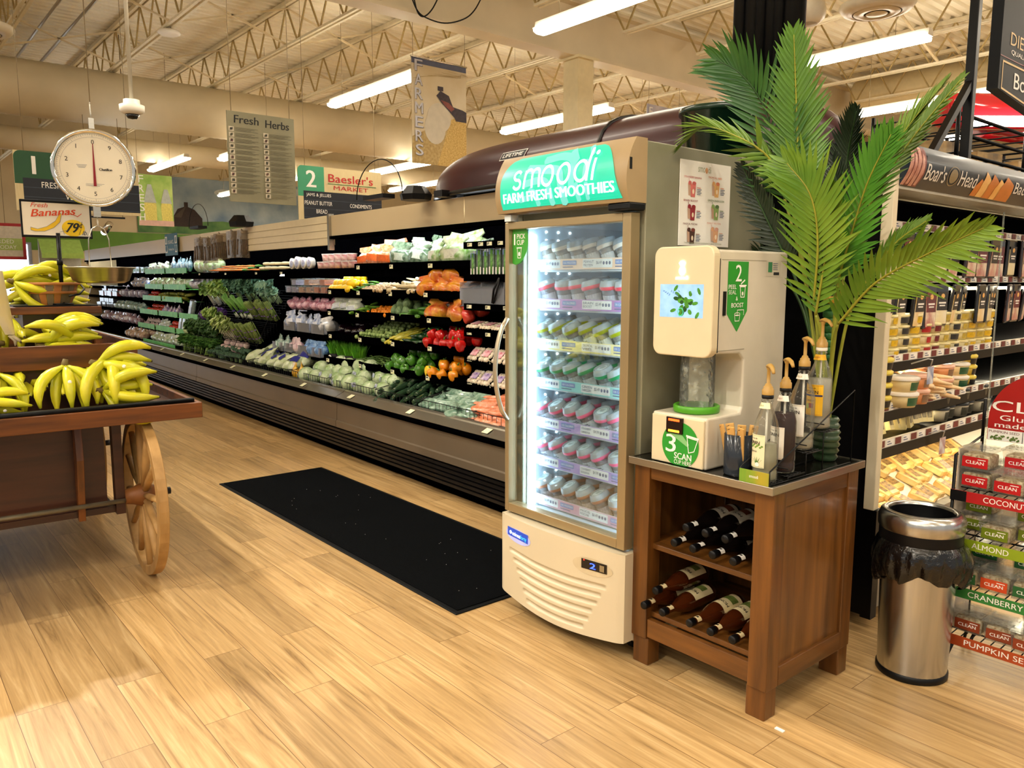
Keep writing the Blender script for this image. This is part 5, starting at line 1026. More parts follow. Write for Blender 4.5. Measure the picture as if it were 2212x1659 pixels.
b.build('green_tops', mat('scallion_green', '4f8f3a', .4, col2='8abf5a'), sc_); b2.build('white_ends', mat('scallion_white', 'e6ecd0', .4), sc_); MB().lathe([(.034, .095), (.034, .115)], 14, sy=.5).build('band', mat('band_purple', '5a4aa0', .4), sc_)
lot(Proto(sc_), -5.75, -5.1, .46, .5, .98, 6, 1, 1, 'scallion bunch below the kale', 'scallion bunches', lean, .01)
asp = thing('asparagus_bunch', 'x', 'asparagus'); b = MB()
for i in range(20): x = RN.uniform(-.045, .045); y = RN.uniform(-.02, .02); b.tube([(x, y, 0), (x*1.05, y, .17), (x*1.1, y, .205), (x*1.1, y, .235)], [.0058, .0052, .0062, .001], 6)
b.build('spears', mat('asparagus_green', '5f7a34', .45, col2='a4b86a', scale=20), asp)
for z in (.05, .14): MB().lathe([(.05, z), (.05, z+.012)], 16, sy=.55).build('band', mat('band_violet', '8a6ab0', .4), asp)
Pz = Proto(asp); lot(Pz, -5.1, -4.45, .47, .51, .99, 6, 1, 1, 'asparagus bunch on the upper slanted rack', 'asparagus upper', lean, .008); lot(Pz, -5.4, -4.62, .36, .40, .745, 7, 1, 1, 'asparagus bunch on the lower slanted rack', 'asparagus lower', lean, .008)
lot(Proto(item('purple_cabbage', 'x', 'cabbage', MB().ball((0, 0, .06), .065, 16, 10), mat('cabbage_purple', '3f1a5c', .25, col2='6a3a94', scale=12, coat=.4))), -7.08, -6.35, .44, .62, .90, 5, 2, 1, 'purple cabbage on the wet rack', 'purple cabbages', None, .01)
lot(Proto(item('green_cabbage', 'x', 'cabbage', MB().ball((0, 0, .075), .08, 16, 10), mat('cabbage_green', '9cbf78', .4, col2='d8e6b8', scale=9, bump=.3))), -7.25, -6.75, .28, .42, .70, 3, 1, 1, 'pale green cabbage', 'green cabbages', None, .01)
lot(Proto(item('radish_bunch', 'x', 'radishes', MB().ball((-.03, 0, .02), .022, 10, 7).ball((.02, .01, .02), .022, 10, 7).ball((0, -.03, .022), .02, 10, 7).ball((.04, -.03, .02), .02, 10, 7), mat('radish_red', 'a8263a', .3, col2='d85a6a'), (('leaves', MB().ball((0, .06, .02), .05, 10, 6, sz=.5), mat('radish_leaf', '3a5f2a', .6, bump=.8)),))), -6.55, -5.95, .42, .5, .86, 5, 1, 1, 'red radish bunch above the dark greens', 'radish bunches', None, .01)
lot(leafy('greens_bunch', 'greens', '1f3f1c', '4a7034', 'b8c89a', .26, .20, 8, 80), -6.85, -5.75, .34, .40, .66, 5, 1, 1, 'dark leafy greens bunch', 'dark greens', lean)
lot(leafy('napa_head', 'cabbage', 'a8c46a', 'dfe8b4', 'eef0dc', .26, .11, 14, 26), -5.78, -5.36, .36, .40, .735, 4, 1, 1, 'pale napa head beside the asparagus', 'napa heads', lean)
lot(Proto(item('turnip', 'x', 'turnip', MB().ball((0, 0, .035), .038, 14, 9), mat('turnip_white', 'e0d0bc', .4, col2='b98aa0', scale=7), (('root', MB().tube([(0, 0, .0), (.01, 0, -.03)], [.006, .001], 6), mat('turnip_root', 'd8c8b0', .5)),))), -5.75, -5.05, .26, .4, .60, 7, 2, 1, 'white turnip above the broccoli', 'turnips', None, .012)
BRO = thing('broccoli_crown', 'x', 'broccoli'); b = MB()
for i in range(34): a_, r_ = RN.uniform(0, 6.28), .07*RN.random()**.5; b.ball((r_*math.cos(a_), r_*math.sin(a_), .075-.25*r_*r_*10), .02, 7, 5)
b.build('florets', mat('broccoli_green', '2c4a34', .6, col2='54785c', scale=90, bump=1, bscale=160), BRO); MB().cyl((0, 0, 0), (0, 0, .07), .018, .03, 10).build('stalk', mat('broccoli_stalk', '7f9a5c', .5), BRO)
lot(Proto(BRO), -5.75, -4.75, .15, .36, .52, 7, 2, 1, 'broccoli crown in the bottom well', 'broccoli crowns', lambda i, j, k: (RN.uniform(-.2, .5), 0, RN.uniform(0, 6)), .01)
lot(leafy('parsley_bunch', 'parsley', '2c5a24', '5f8f3c', '7fa04a', .2, .2, 8, 200), -7.0, -5.75, .2, .26, .50, 6, 1, 1, 'dark parsley bunch behind the wire fence', 'parsley bunches', lambda i, j, k: (-.3+RN.uniform(-.2, .2), 0, RN.uniform(-.5, .5)))
lot(bag('celheart', 'b4c888', 'e6ecd0', .13, .11, .26, 'celery hearts bag', '2a2f86', 14, lsz=.9), -4.72, -3.42, .16, .46, .56, 7, 3, 1, 'bag of celery hearts with dark blue print', 'celery heart bags', lambda i, j, k: (-1.1+RN.uniform(-.3, .3), RN.uniform(-.3, .3), RN.uniform(-1.0, .4)), .02)
lot(bag('corn', 'd89a1c', 'f0c84a', .11, .06, .17, 'yellow bag', 'e8b43c'), -3.36, -3.08, .17, .21, .50, 2, 1, 1, 'yellow bag beside the wrapped lettuce', 'yellow bags', UP)
ICE = thing('wrapped_lettuce', 'x', 'lettuce'); r0 = random.Random(3); b = MB().lathe([(max(.001, math.sin(PI*i/11))*.072, .07-math.cos(PI*i/11)*.068) for i in range(12)], 22, mul=lambda i, a: 1+.05*math.sin(5*a+i)+.04*math.sin(9*a-2*i))
b.build('head', mat('iceberg', '7fa85c', .28, col2='e2ecd0', scale=9, coat=.5, bump=.9, bscale=40), ICE); MB().box(-.022, -.0745, .07, .022, -.073, .105).build('label', mat('iceberg_label', '3a4f8a', .3, col2='dfe6ee', scale=40), ICE)
Pi = Proto(ICE); lot(Pi, -3.1, -1.62, .13, .55, .505, 9, 3, 1, 'plastic-wrapped iceberg lettuce', 'iceberg lettuces', lambda i, j, k: (RN.uniform(-.4, .4), RN.uniform(-.3, .3), RN.uniform(-.6, .6)), .012, rise=.085); lot(Pi, -2.9, -2.1, .3, .5, .615, 4, 1, 1, 'plastic-wrapped iceberg lettuce topping the heap', 'iceberg lettuces', None, .012)
CU = capsule('wrapped_cucumber', 'cucumber', 'x', .27, .026, mat('cucumber_green', '1a3020', .12, col2='4a6a4c', scale=7, coat=.7, stretch=(.2, 1, 1)), .05, .9)
lot(CU, -1.85, -1.0, .14, .5, .505, 6, 4, 2, 'wrapped dark cucumber', 'wrapped cucumbers', lambda i, j, k: (RN.uniform(-.1, .1), .1, -.85+RN.uniform(-.25, .25)), .015, .048, .09)
lot(bag('bokgreen', '2c5f4a', '9cb8a4', .26, .16, .09, 'green bag', None, 26), -1.05, -.38, .14, .42, .505, 4, 3, 1, 'clear bag of dark greens beside the cucumbers', 'greens bags', lambda i, j, k: (0, 0, RN.uniform(-.6, .6)), .02)
lot(bag('carrotbag', 'c8602c', 'e8a080', .2, .13, .08, 'carrot bag', None, 26), -.52, .3, .13, .46, .50, 5, 3, 2, 'clear bag of orange carrots', 'carrot bags in the well', lambda i, j, k: (0, 0, RN.uniform(-1, 1)), .02, .06)
CAR = capsule('carrot', 'carrot', 'x', .2, .016, mat('carrot_orange', 'd8661c', .4, col2='e88a3c', stretch=(6, 1, 1)), .04, .25, parts=(('tops', MB().tube([(-.09, 0, .016), (-.14, .01, .02), (-.2, .0, .015)], [.012, .016, .006], 8), mat('carrot_tops', '4f7f2c', .6, bump=1)),))
lot(CAR, -6.55, -5.7, .5, .72, 1.52, 5, 3, 1, 'bunched carrot on the top shelf', 'carrots on the top shelf', lambda i, j, k: (0, 0, -2.4+RN.uniform(-.15, .15)), .015)
lot(CAR, -5.35, -5.15, .5, .6, 1.52, 1, 1, 1, 'single carrot lying alone on the top shelf', 'carrots on the top shelf', lambda i, j, k: (0, 0, -2.4))
lot(PARS, -4.9, -4.25, .5, .6, 1.52, 4, 2, 1, 'pale parsnip on the top shelf', 'parsnips on the top shelf', lambda i, j, k: (0, 0, .6+RN.uniform(-.2, .2)), .02)
MB().box(-7.6, .45, 1.49, -4.2, 1.0, 1.51).prism([(.40, 1.435), (.405, 1.43), (.47, 1.505), (.46, 1.51)], 3.4, ((-7.62, 0, 0), (0, 1, 0), (0, 0, 1))).build('shelf', CBLK, case)
rk = MB()
for s in (-6.9, -5.95, -5.1, -4.45):
    rk.tube([(s, .52, 1.30), (s-.25, .30, .62)], .004, 5)
for t0, z0, t1, z1, a0, a1 in ((.42, .96, .72, 1.3, -6.95, -4.42), (.30, .72, .5, .95, -6.9, -4.55)):
    for i in range(14): f = i/13; rk.tube([(a0, t0+(t1-t0)*f, z0+(z1-z0)*f), (a1, t0+(t1-t0)*f, z0+(z1-z0)*f)], .0025, 4)
    for a_ in (a0, a1):
        for i in range(8): f = i/7; rk.tube([(a_, t0-.03+.24*f, z0+.15*f), (a_, t0-.03+.24*f, z0+.15*f+.10)], .0022, 4)
rk.build('slanted_wire_rack', BLACKM, case)
# --- organic section: green lined trays
GL = mat('liner_green', '4ab04a', .45, col2='7ccf62', scale=9)
for lv, a0, a1 in ((1, -9.85, -8.75), (1, -8.68, -7.66), (2, -9.75, -8.74), (2, -8.66, -7.6), (3, -9.8, -8.76), (3, -8.68, -7.7), (4, -9.85, -8.83), (4, -8.75, -7.8), (4, -7.72, -6.9), (5, -9.85, -8.88), (5, -8.8, -7.82), (5, -7.75, -6.98), (0, -8.95, -7.3)):
    zl, tl = {1: (1.53, .5), 2: (1.30, .46), 3: (1.125, .43), 4: (.915, .39), 5: (.70, .35), 0: (.50, .2)}[lv]; t = thing('green_liner', 'bright green tray liner, %s section of the %s' % ('left' if a0 < -9 else 'middle' if a0 < -7.8 else 'end', ['bottom well', 'top organics shelf', 'second organics shelf', 'third organics shelf', 'fourth organics shelf', 'fifth organics shelf'][lv]), 'tray', CL((a0+a1)/2, tl, zl), CA, 'green liners'); w = (a1-a0)/2
    MB().box(-w, -.006, -.02, w, 0, .055).box(-w, 0, -.02, w, .3, -.014).build('liner', GL, t)
lot(bag('orgwhite', '8fb06a', 'e8eee6', .24, .13, .15, 'x', 'e6efe6'), -9.8, -8.8, .53, .62, 1.535, 4, 1, 1, 'pale bag on the top organics shelf', 'organic bags top', UP)
lot(bag('orgteal', '2c6a8a', 'b8d0d8', .11, .07, .2, 'x', 'cfe0e6'), -8.55, -7.66, .53, .60, 1.535, 6, 1, 1, 'slim teal bag on the top organics shelf', 'organic slim bags', UP)
lot(bag('lettucebag', '8fb85a', 'e6eed8', .22, .16, .21, 'x', None), -7.5, -6.55, .53, .7, 1.52, 4, 1, 1, 'clear bag of lettuce at the top shelf', 'lettuce bags top', UP)
lot(bag('orggreen', '7aa84a', 'e8eedd', .22, .15, .16, 'x', 'e8efdc'), -9.75, -7.62, .48, .64, 1.305, 8, 1, 1, 'bag of pale greens on the second organics shelf', 'organic bags second', UP)
lot(bag('orglilac', '8a86a8', 'e6e6ee', .22, .15, .14, 'x', 'dfe2ee'), -7.5, -7.0, .48, .6, 1.30, 2, 1, 1, 'whitish bag beside the tall clear packs', 'organic bags second', UP)
tp = thing('tall_salad_pack', 'x', 'salad pack'); MB().box(-.07, -.03, 0, .07, .03, .25).build('pack', film('clam_film', 'e8eef0'), tp, bev=.02); MB().box(-.06, -.022, .01, .06, .022, .22).build('greens', mat('pack_greens', '7f9a74', .5, col2='dfe6e0', scale=25), tp); MB().box(-.055, -.0325, .04, .055, -.0312, .15).build('label', mat('pack_label_blue', 'e6eaf0', .4, col2='6a9ad0', scale=9), tp)
Pt = Proto(tp); lot(Pt, -7.0, -6.5, .48, .52, 1.285, 3, 1, 1, 'tall clear salad pack at the end of the second shelf', 'tall salad packs', lambda i, j, k: (-.15, 0, 0), .004); lot(Pt, -7.75, -6.95, .37, .41, .705, 5, 1, 1, 'tall clear salad pack on the fifth shelf', 'tall salad packs', lambda i, j, k: (-.15, 0, 0), .004); lot(Pt, -7.5, -7.2, .42, .46, .915, 1, 1, 1, 'single tall clear pack above the empty green liner', 'tall salad packs', lambda i, j, k: (-.15, .1, 0))
TOM = Proto(item('tomato', 'x', 'tomato', MB().ball((0, 0, .035), .038, 14, 9, sz=.88), mat('tomato_red', 'b82a20', .18, col2='d8503c', coat=.4), (('calyx', MB().lathe([(0, .068), (.014, .072), (.002, .07)], 5), mat('tomato_calyx', '3f6a2a', .5)),)))
lot(TOM, -9.75, -8.85, .42, .62, .925, 9, 2, 1, 'red tomato on the fourth organics shelf', 'organic tomatoes', None, .01); lot(TOM, -9.7, -9.3, .46, .6, 1.13, 4, 2, 1, 'red tomato on the third organics shelf', 'organic tomatoes third', None, .01)
lot(TOM, -8.35, -7.9, .40, .5, .71, 4, 2, 1, 'red tomato on the fifth organics shelf', 'organic tomatoes fifth', None, .01)
lot(capsule('squash', 'squash', 'x', .15, .03, mat('squash_green', '4a6a2c', .3, col2='c8b84a'), .1, .8), -9.2, -7.75, .46, .62, 1.13, 8, 2, 1, 'mixed squash on the third organics shelf', 'organic squash', None, .015)
lot(bag('orgpurple', '6a4a8a', 'e6dfe8', .16, .1, .14, 'x', '6a4aa0'), -8.75, -7.85, .42, .5, .92, 5, 1, 1, 'small purple and white bag on the fourth organics shelf', 'organic bags fourth', UP)
GAR = Proto(item('garlic_bulb', 'x', 'garlic', MB().lathe([(0, 0), (.022, .004), (.03, .022), (.02, .042), (.006, .056), (.004, .075), (0, .075)], 14, mul=lambda i, a: 1+.07*math.cos(7*a)), mat('garlic_white', 'd8cfc4', .5, col2='c09aa6', scale=12)))
lot(GAR, -9.8, -8.9, .38, .54, .71, 11, 2, 1, 'white garlic bulb on the fifth organics shelf', 'garlic bulbs', None, .01); lot(bag('orgclear', '9ab0a0', 'e8eeea', .2, .12, .12, 'x', None), -8.8, -8.35, .4, .48, .71, 2, 1, 1, 'clear bag beside the garlic', 'organic bags fifth', UP)
lot(bag('orgfloor', '7a9a6a', 'dfe6da', .26, .15, .15, 'x', None), -8.9, -7.4, .26, .42, .505, 6, 1, 1, 'clear bag of greens in the bottom organics bin', 'organic bags bottom', UP)
lot(bag('onionbag', '8a5a4a', 'd8c0a8', .22, .16, .16, 'x', 'e0d6c8'), -10.2, -9.1, .2, .5, .505, 4, 2, 1, 'brownish bag in the bottom well', 'onion bags', UP)
# far end of the case: berries, grapes
lot(bag('blueonion', '2c66b0', 'd8cbb4', .24, .15, .15, 'x', None), -10.7, -9.95, .48, .6, 1.30, 3, 1, 1, 'bag with bright blue top left of the green liners', 'far end bags second', UP)
lot(bag('grape', '5a5078', 'c6c2d4', .28, .18, .2, 'x', 'e6e4ee'), -11.6, -9.95, .46, .6, 1.12, 5, 1, 1, 'clear purple grape bag at the far end', 'grape bags', UP); lot(bag('tealbag', '2c7a78', 'cfe0d0', .28, .18, .15, 'x', None), -11.9, -9.95, .42, .6, .905, 6, 1, 1, 'teal and white bag on the far fourth shelf', 'far end bags fourth', UP)
lot(bag('grapered', '6a3a4a', 'c8b8c8', .26, .17, .18, 'x', 'e6e0e6'), -12.6, -9.95, .38, .5, .69, 8, 1, 1, 'clear dark grape bag on the far fifth shelf', 'dark grape bags', UP)
lot(clam('straw', '8a1a2a', 'd84a4a', .18, .14, .09, 'x'), -13.2, -11.7, .45, .6, 1.12, 7, 1, 2, 'box of red berries at the far end', 'berry boxes', lambda i, j, k: (0, 0, 0), .005, .095); lot(clam('blue', '141828', '3a3f58', .18, .14, .09, 'x'), -13.4, -12.0, .42, .6, .91, 7, 1, 2, 'box of dark blueberries at the far end', 'blueberry boxes', lambda i, j, k: (0, 0, 0), .005, .095)
lot(clam('greenbox', '4a7a3a', 'c8d8b0', .18, .14, .1, 'x', lidc='4a9a5a'), -13.4, -10.1, .5, .7, 1.295+.235, 14, 1, 1, 'green-labelled box on the far top shelf', 'far top boxes', lambda i, j, k: (0, 0, 0), .005)
# ---------------------------------------------------------------- banana cart
KA = -.05; KC = V((-4.78, .10, 0)); KM = Matrix.Translation(KC) @ Matrix.Rotation(KA, 4, 'Z')
def KL(x, y, z): return tuple(KM @ V((x, y, z)))
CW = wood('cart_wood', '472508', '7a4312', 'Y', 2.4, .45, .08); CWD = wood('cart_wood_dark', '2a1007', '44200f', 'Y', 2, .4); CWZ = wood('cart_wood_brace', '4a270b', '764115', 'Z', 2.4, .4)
cart = thing('banana_cart', 'dark wooden market cart with spoked wheels and tiers of bananas', 'cart', KC, KA)
y0, y1 = -1.35, 1.19
for sx in (1, -1):
    x = .955*sx; MB().box(min(x, x-.022*sx), y0, .772, max(x, x-.022*sx), y1, .845).build('tray_board', CW, cart, bev=.003)
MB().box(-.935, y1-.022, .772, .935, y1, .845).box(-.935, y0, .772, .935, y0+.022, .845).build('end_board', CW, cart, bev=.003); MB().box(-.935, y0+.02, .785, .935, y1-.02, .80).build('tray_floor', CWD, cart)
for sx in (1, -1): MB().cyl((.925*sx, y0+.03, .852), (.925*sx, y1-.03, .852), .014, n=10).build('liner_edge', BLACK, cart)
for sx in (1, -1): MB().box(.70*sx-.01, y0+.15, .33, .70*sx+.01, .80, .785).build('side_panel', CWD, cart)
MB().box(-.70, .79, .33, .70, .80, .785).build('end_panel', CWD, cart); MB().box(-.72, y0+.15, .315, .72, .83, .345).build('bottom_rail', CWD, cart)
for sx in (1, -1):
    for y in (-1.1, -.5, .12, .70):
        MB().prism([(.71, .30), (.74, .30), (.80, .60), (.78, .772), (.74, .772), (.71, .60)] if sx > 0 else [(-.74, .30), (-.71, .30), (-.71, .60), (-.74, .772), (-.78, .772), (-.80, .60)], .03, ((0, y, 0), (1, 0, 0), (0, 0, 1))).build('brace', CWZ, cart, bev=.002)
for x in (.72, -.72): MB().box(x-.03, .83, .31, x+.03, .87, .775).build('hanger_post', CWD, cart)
for x in (.76, -.70): MB().cyl((x, y0+.1, .375), (x, .94, .375), .011, n=10).build('axle_rod', mat('axle_grey_metal', '8d8672', .4, .7), cart)
WLW = wood('wheel_wood', '96713f', 'c9a066', 'Z', 3, .5, 0, 4); WLD = mat('wheel_grey_wood', '6e5a3c', .6, var=.25, scale=30); HUB = mat('hub_brown', '7a4a20', .5, var=.2)
def wheel():
    w = bpy.data.objects.new('wheel', None); COL.objects.link(w); w.parent = cart; r = .388
    MB().lathe([(r-.045, -.022), (r, -.022), (r, .022), (r-.045, .022), (r-.045, -.022)], 48, sm=False, a0=0, a1=2*PI).xf(Matrix.Rotation(PI/2, 4, 'X')).build('rim', WLW, w, bev=.003)
    for i in range(12):
        a = 2*PI*i/12+.12; c, s = math.cos(a), math.sin(a)
        MB().tube([(.035*c, 0, .035*s), (.18*c, 0, .18*s), (.35*c, 0, .35*s)], [.016, .020, .014], 8, flat=.75).build('spoke', WLW, w)
    MB().lathe([(0, -.075), (.035, -.075), (.042, -.04), (.055, -.02), (.055, .02), (.042, .05), (.035, .085), (0, .085)], 20).xf(Matrix.Rotation(PI/2, 4, 'X')).build('hub', HUB, w)
    MB().cyl((0, .08, 0), (0, .12, 0), .018, n=8).build('axle_nut', mat('nut_dark', '2c2c30', .4, .6), w); return w
for lx, ly in ((.745, .955), (-.70, .955)):
    w = wheel() if lx > 0 else None
    if w: w.location = (lx, ly, .388); W0 = w
    else:
        w = W0.copy(); COL.objects.link(w); w.location = (lx, ly, .388); w.parent = cart
        for ch in list(W0.children): c_ = ch.copy(); COL.objects.link(c_); c_.parent = w
# tiers
for sx in (1, -1): MB().box(min(.55*sx, .528*sx), y0+.2, 1.0, max(.55*sx, .528*sx), 1.005, 1.112).build('tier_board', CW, cart, bev=.003)
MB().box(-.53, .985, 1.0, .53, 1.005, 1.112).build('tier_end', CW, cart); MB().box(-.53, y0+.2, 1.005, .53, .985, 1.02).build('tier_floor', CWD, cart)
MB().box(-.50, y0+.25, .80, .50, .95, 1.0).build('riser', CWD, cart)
MB().box(-.27, .50, 1.248, .265, .905, 1.285).build('top_shelf', CW, cart, bev=.004); MB().box(-.2, .56, 1.02, .2, .86, 1.248).build('top_riser', CWD, cart); MB().box(-.25, .52, 1.285, .25, .89, 1.292).build('top_liner', BLACK, cart)
# bananas
BANA = mat('banana_skin', 'b9c022', .34, col2='e6da30', scale=9, rnd=.12, coat=.15); BANT = mat('banana_tip', '3a2c14', .6); BANC = mat('banana_crown', '6b5a2a', .6, var=.3)
def bunch(n, spread, curl, seed):
    r = random.Random(seed); t = thing('banana_bunch', 'x', 'bananas')
    MB().tube([(-.004, 0, .172), (0, 0, .19), (.004, .004, .205)], [.018, .013, .010], 8).build('crown', BANC, t)
    for i in range(n):
        row = i % 2; f = (i-(n-1)/2)*spread; pts, rs = [], []; L = .19*r.uniform(.92, 1.08); cu = curl*r.uniform(.8, 1.2)*(1 if row == 0 else .6); ca, sa = math.cos(f), math.sin(f)
        for k in range(11):
            q = k/10; out = cu*math.sin(PI*.62*q)*1.0+.012*row*-1*q; h = .178-L*(q-.10*math.sin(PI*q)); sp = .055*q+.018*math.sin(PI*q)
            pts.append((out*ca-.02*row, out*sa+math.sin(f*1.6)*sp*1.3, h)); rs.append([.008, .011, .017, .0215, .0232, .0236, .023, .0215, .018, .011, .006][k])
        b = MB().tube(pts, rs, 6, 0, True, True); b.tube([pts[-1], (pts[-1][0]+.001, pts[-1][1], pts[-1][2]-.006)], [.0052, .0042], 6, 1)
        b.build('banana', [BANA, BANT], t)
    if seed % 2: MB().ball((curl*.88+.0205, 0, .095), .008, 8, 4, sx=.3).build('sticker', PRINTW, t)
    return Proto(t)
BP = [bunch(5, .36, .065, 1), bunch(6, .30, .075, 2), bunch(4, .40, .06, 3)]
H = (0, 0, 0)
def put(k, x, y, z, rx, ry, rz, lab, s=1.0): 
    t = BP[k].put((0, 0, 0), (0, 0, 0), lab, 'banana bunches on the cart', s); t.matrix_world = KM @ Matrix.Translation((x, y, z)) @ Euler((rx, ry, rz), 'ZYX').to_matrix().to_4x4() @ Matrix.Scale(s, 4)
    m = t.matrix_world.copy(); t.location = m.to_translation(); t.rotation_euler = m.to_euler(); t.scale = (s, s, s)
put(1, .78, .40, .845, 0, -.35, .1, 'standing green-tipped banana bunch on the lower tier under the sign', 1.0)
put(0, .79, .66, .848, 0, -.28, 0, 'standing banana bunch in the middle of the lower tier front', 1.08); put(1, .78, .86, .852, 0, -.22, .1, 'tallest standing banana bunch on the lower tier', 1.22)
put(0, .76, .985, .985, 1.32, 0, .15, 'banana bunch lying on another at the right end of the lower tier', 1.15); put(1, .80, .985, .905, 1.50, .1, .05, 'banana bunch lying flat at the right end of the lower tier', 1.1)
put(2, .80, .24, .875, -1.35, 0, .2, 'banana bunch lying with tips towards the left edge of the lower tier', 1.0); put(0, .60, .48, .90, 0, -1.3, .3, 'banana bunch with tips forward between the standing bunches', 1.0); put(1, .62, .72, .89, 0, -1.3, -.1, 'banana bunch behind the tallest one, tips forward', 1.0); put(2, .82, .48, .872, 1.3, .2, -.3, 'small banana bunch lying low under the middle bunches', .9); put(0, .60, 1.0, .90, 1.3, 0, .3, 'banana bunch tucked behind the right end of the lower tier', 1)
put(1, .78, .06, .845, 0, -.35, -.1, 'standing banana bunch at the left photo edge, lower tier', 1.1)
put(0, .42, .56, 1.08, -1.4, 0, .1, 'banana bunch lying at the left on the middle tier', 1.15); put(1, .40, .68, 1.085, 0, -1.45, 0, 'banana bunch with tips facing the aisle on the middle tier', 1.15); put(0, .42, .84, 1.075, 1.45, 0, .05, 'banana bunch lying at the right end of the middle tier', 1.25)
put(1, .34, .84, 1.13, 1.3, 0, -.1, 'banana bunch lying behind at the right of the middle tier', 1.1); put(1, .25, .45, 1.07, 0, -.3, 0, 'upright banana bunch behind the left middle-tier bunch', 1.05); put(2, .30, .25, 1.06, -1.3, 0, 0, 'banana bunch at the far left of the middle tier', 1.1)
put(0, .05, .86, 1.335, 1.35, 0, .2, 'banana bunch lying right of the basket on the top shelf', 1.05); put(2, .02, .55, 1.34, -1.35, 0, -.2, 'banana bunch lying left of the basket on the top shelf', 1.05); put(0, -.05, .50, 1.33, -1.1, .3, .3, 'upper left banana bunch beside the basket', 1.1); put(2, -.1, .9, 1.33, 1.5, 0, .5, 'rear banana bunch at the right of the top shelf', 1)
bk = thing('fruit_basket', 'round slatted wooden basket with a wire handle on the top shelf', 'basket', KL(.12, .70, 1.292), KA); SL = [mat('basket_grey_slat', '7a6a50', .6, var=.2), mat('basket_orange_slat', 'b0723a', .6, var=.2)]
for i in range(20): MB().lathe([(.088, 0), (.108, .05), (.128, .112), (.125, .112), (.105, .05), (.085, 0)], 3, i % 3 == 0, a0=2*PI*i/20, a1=2*PI*(i+.94)/20).build('slat', SL, bk)
for z, r in ((.062, .114), (.106, .131)): MB().lathe([(r, z-.006), (r+.004, z-.006), (r+.004, z+.008), (r, z+.008)], 32).build('hoop', SL[1], bk)
MB().lathe([(0, .004), (.088, .004)], 20).build('bottom', SL[0], bk); MB().tube([(.03, .135, .1), (.09, .14, .08), (.13, .11, .055), (.14, .06, .045)], .005, 7).build('wire_handle', BLACKM, bk)
put(0, .10, .66, 1.375, -1.25, 0, 0, 'banana bunch in the basket lying to the left', .95); put(1, .13, .70, 1.39, 1.45, .2, 0, 'banana bunch in the basket lying flat on top', .95); put(2, .10, .76, 1.375, 1.0, 0, .3, 'banana bunch in the basket leaning out to the right', .95)
sg = thing('banana_price_sign', 'framed fresh bananas price sign on a black pole', 'sign', (-4.55, .83, 1.292), -.02)
MB().lathe([(0, 0), (.05, 0), (.05, .008), (0, .01)], 20).build('foot', BLACKM, sg); MB().cyl((0, 0, 0), (0, 0, .36), .010, n=10).cyl((0, 0, .20), (0, 0, .23), .014, n=10).build('pole', BLACKM, sg)
fb = MB(); sw_, sz_, zb_ = .157, .184, .335
for q in (((-sw_, zb_), (sw_, zb_+.012)), ((-sw_, zb_+sz_-.012), (sw_, zb_+sz_)), ((-sw_, zb_), (-sw_+.008, zb_+sz_)), ((sw_-.008, zb_), (sw_, zb_+sz_))): fb.box(-.006, q[0][0], q[0][1], .006, q[1][0], q[1][1])
fb.build('frame', BLACKM, sg, bev=.003); MB().box(-.003, -sw_+.006, zb_+.01, .003, sw_-.006, zb_+sz_-.01).build('panel', mat('sign_paper', 'efe6d4', .5, var=.02), sg)
a = Art((.003, -sw_, zb_), (0, 1, 0), (0, 0, 1), .0006); OR = mat('ink_orange', 'd9481c', .5); YL = mat('paint_yellow', 'f2c811', .5); a.ell(.228, .052, .052, .042, YL).up()
bp = [(.04, .05), (.07, .042), (.11, .055), (.15, .085), (.172, .125), (.178, .12), (.17, .08), (.14, .05), (.1, .032), (.06, .03), (.04, .035)]; a.poly(bp, mat('paint_banana', 'ecc01c', .5)).up().line(bp, .0014, INK, True)
a.text('Fresh', .045, .148, .022, OR, w=.075, shear=.35, bold=-.005).text('Bananas', .045, .100, .036, OR, w=.20, shear=.3, bold=.03, rot=.10).line([(.20, .135), (.25, .11), (.268, .125)], .003, OR)
a.text('79', .195, .03, .048, PRINTK, w=.058, shear=.35, bold=.04).text('c', .255, .055, .018, PRINTK, shear=.3).line([(.262, .05), (.268, .085)], .002, PRINTK).line([(.252, .02), (.262, .045)], .002, PRINTK).text('lb.', .266, .018, .022, PRINTK, w=.026, shear=.35).line([(.165, .03), (.2, .04)], .0015, INK).line([(.178, .05), (.185, .02)], .0015, INK)
a.build('lettering', sg)
pb = thing('plastic_bag_roll', 'pale plastic bag hanging knotted at the left end of the cart', 'bag', KL(.36, .42, 1.16)); b = MB()
b.surf(lambda u, v: (.05*math.cos(2*PI*u)*(1-.6*v)*(1+.15*math.sin(6*PI*u)), .06*math.sin(2*PI*u)*(1-.65*v)+.07*v, .30*(1-v)), 18, 10); b.tube([(0, .07, 0), (.0, .09, -.03), (.01, .085, -.055)], [.014, .01, .002], 8); b.tube([(0, .07, 0), (.02, .105, -.03), (.02, .11, -.045)], [.01, .008, .002], 8)
b.build('bag', mat('bag_pale_plastic', 'cfc4ae', .3, col2='d8c070', scale=5, bump=.5), pb)
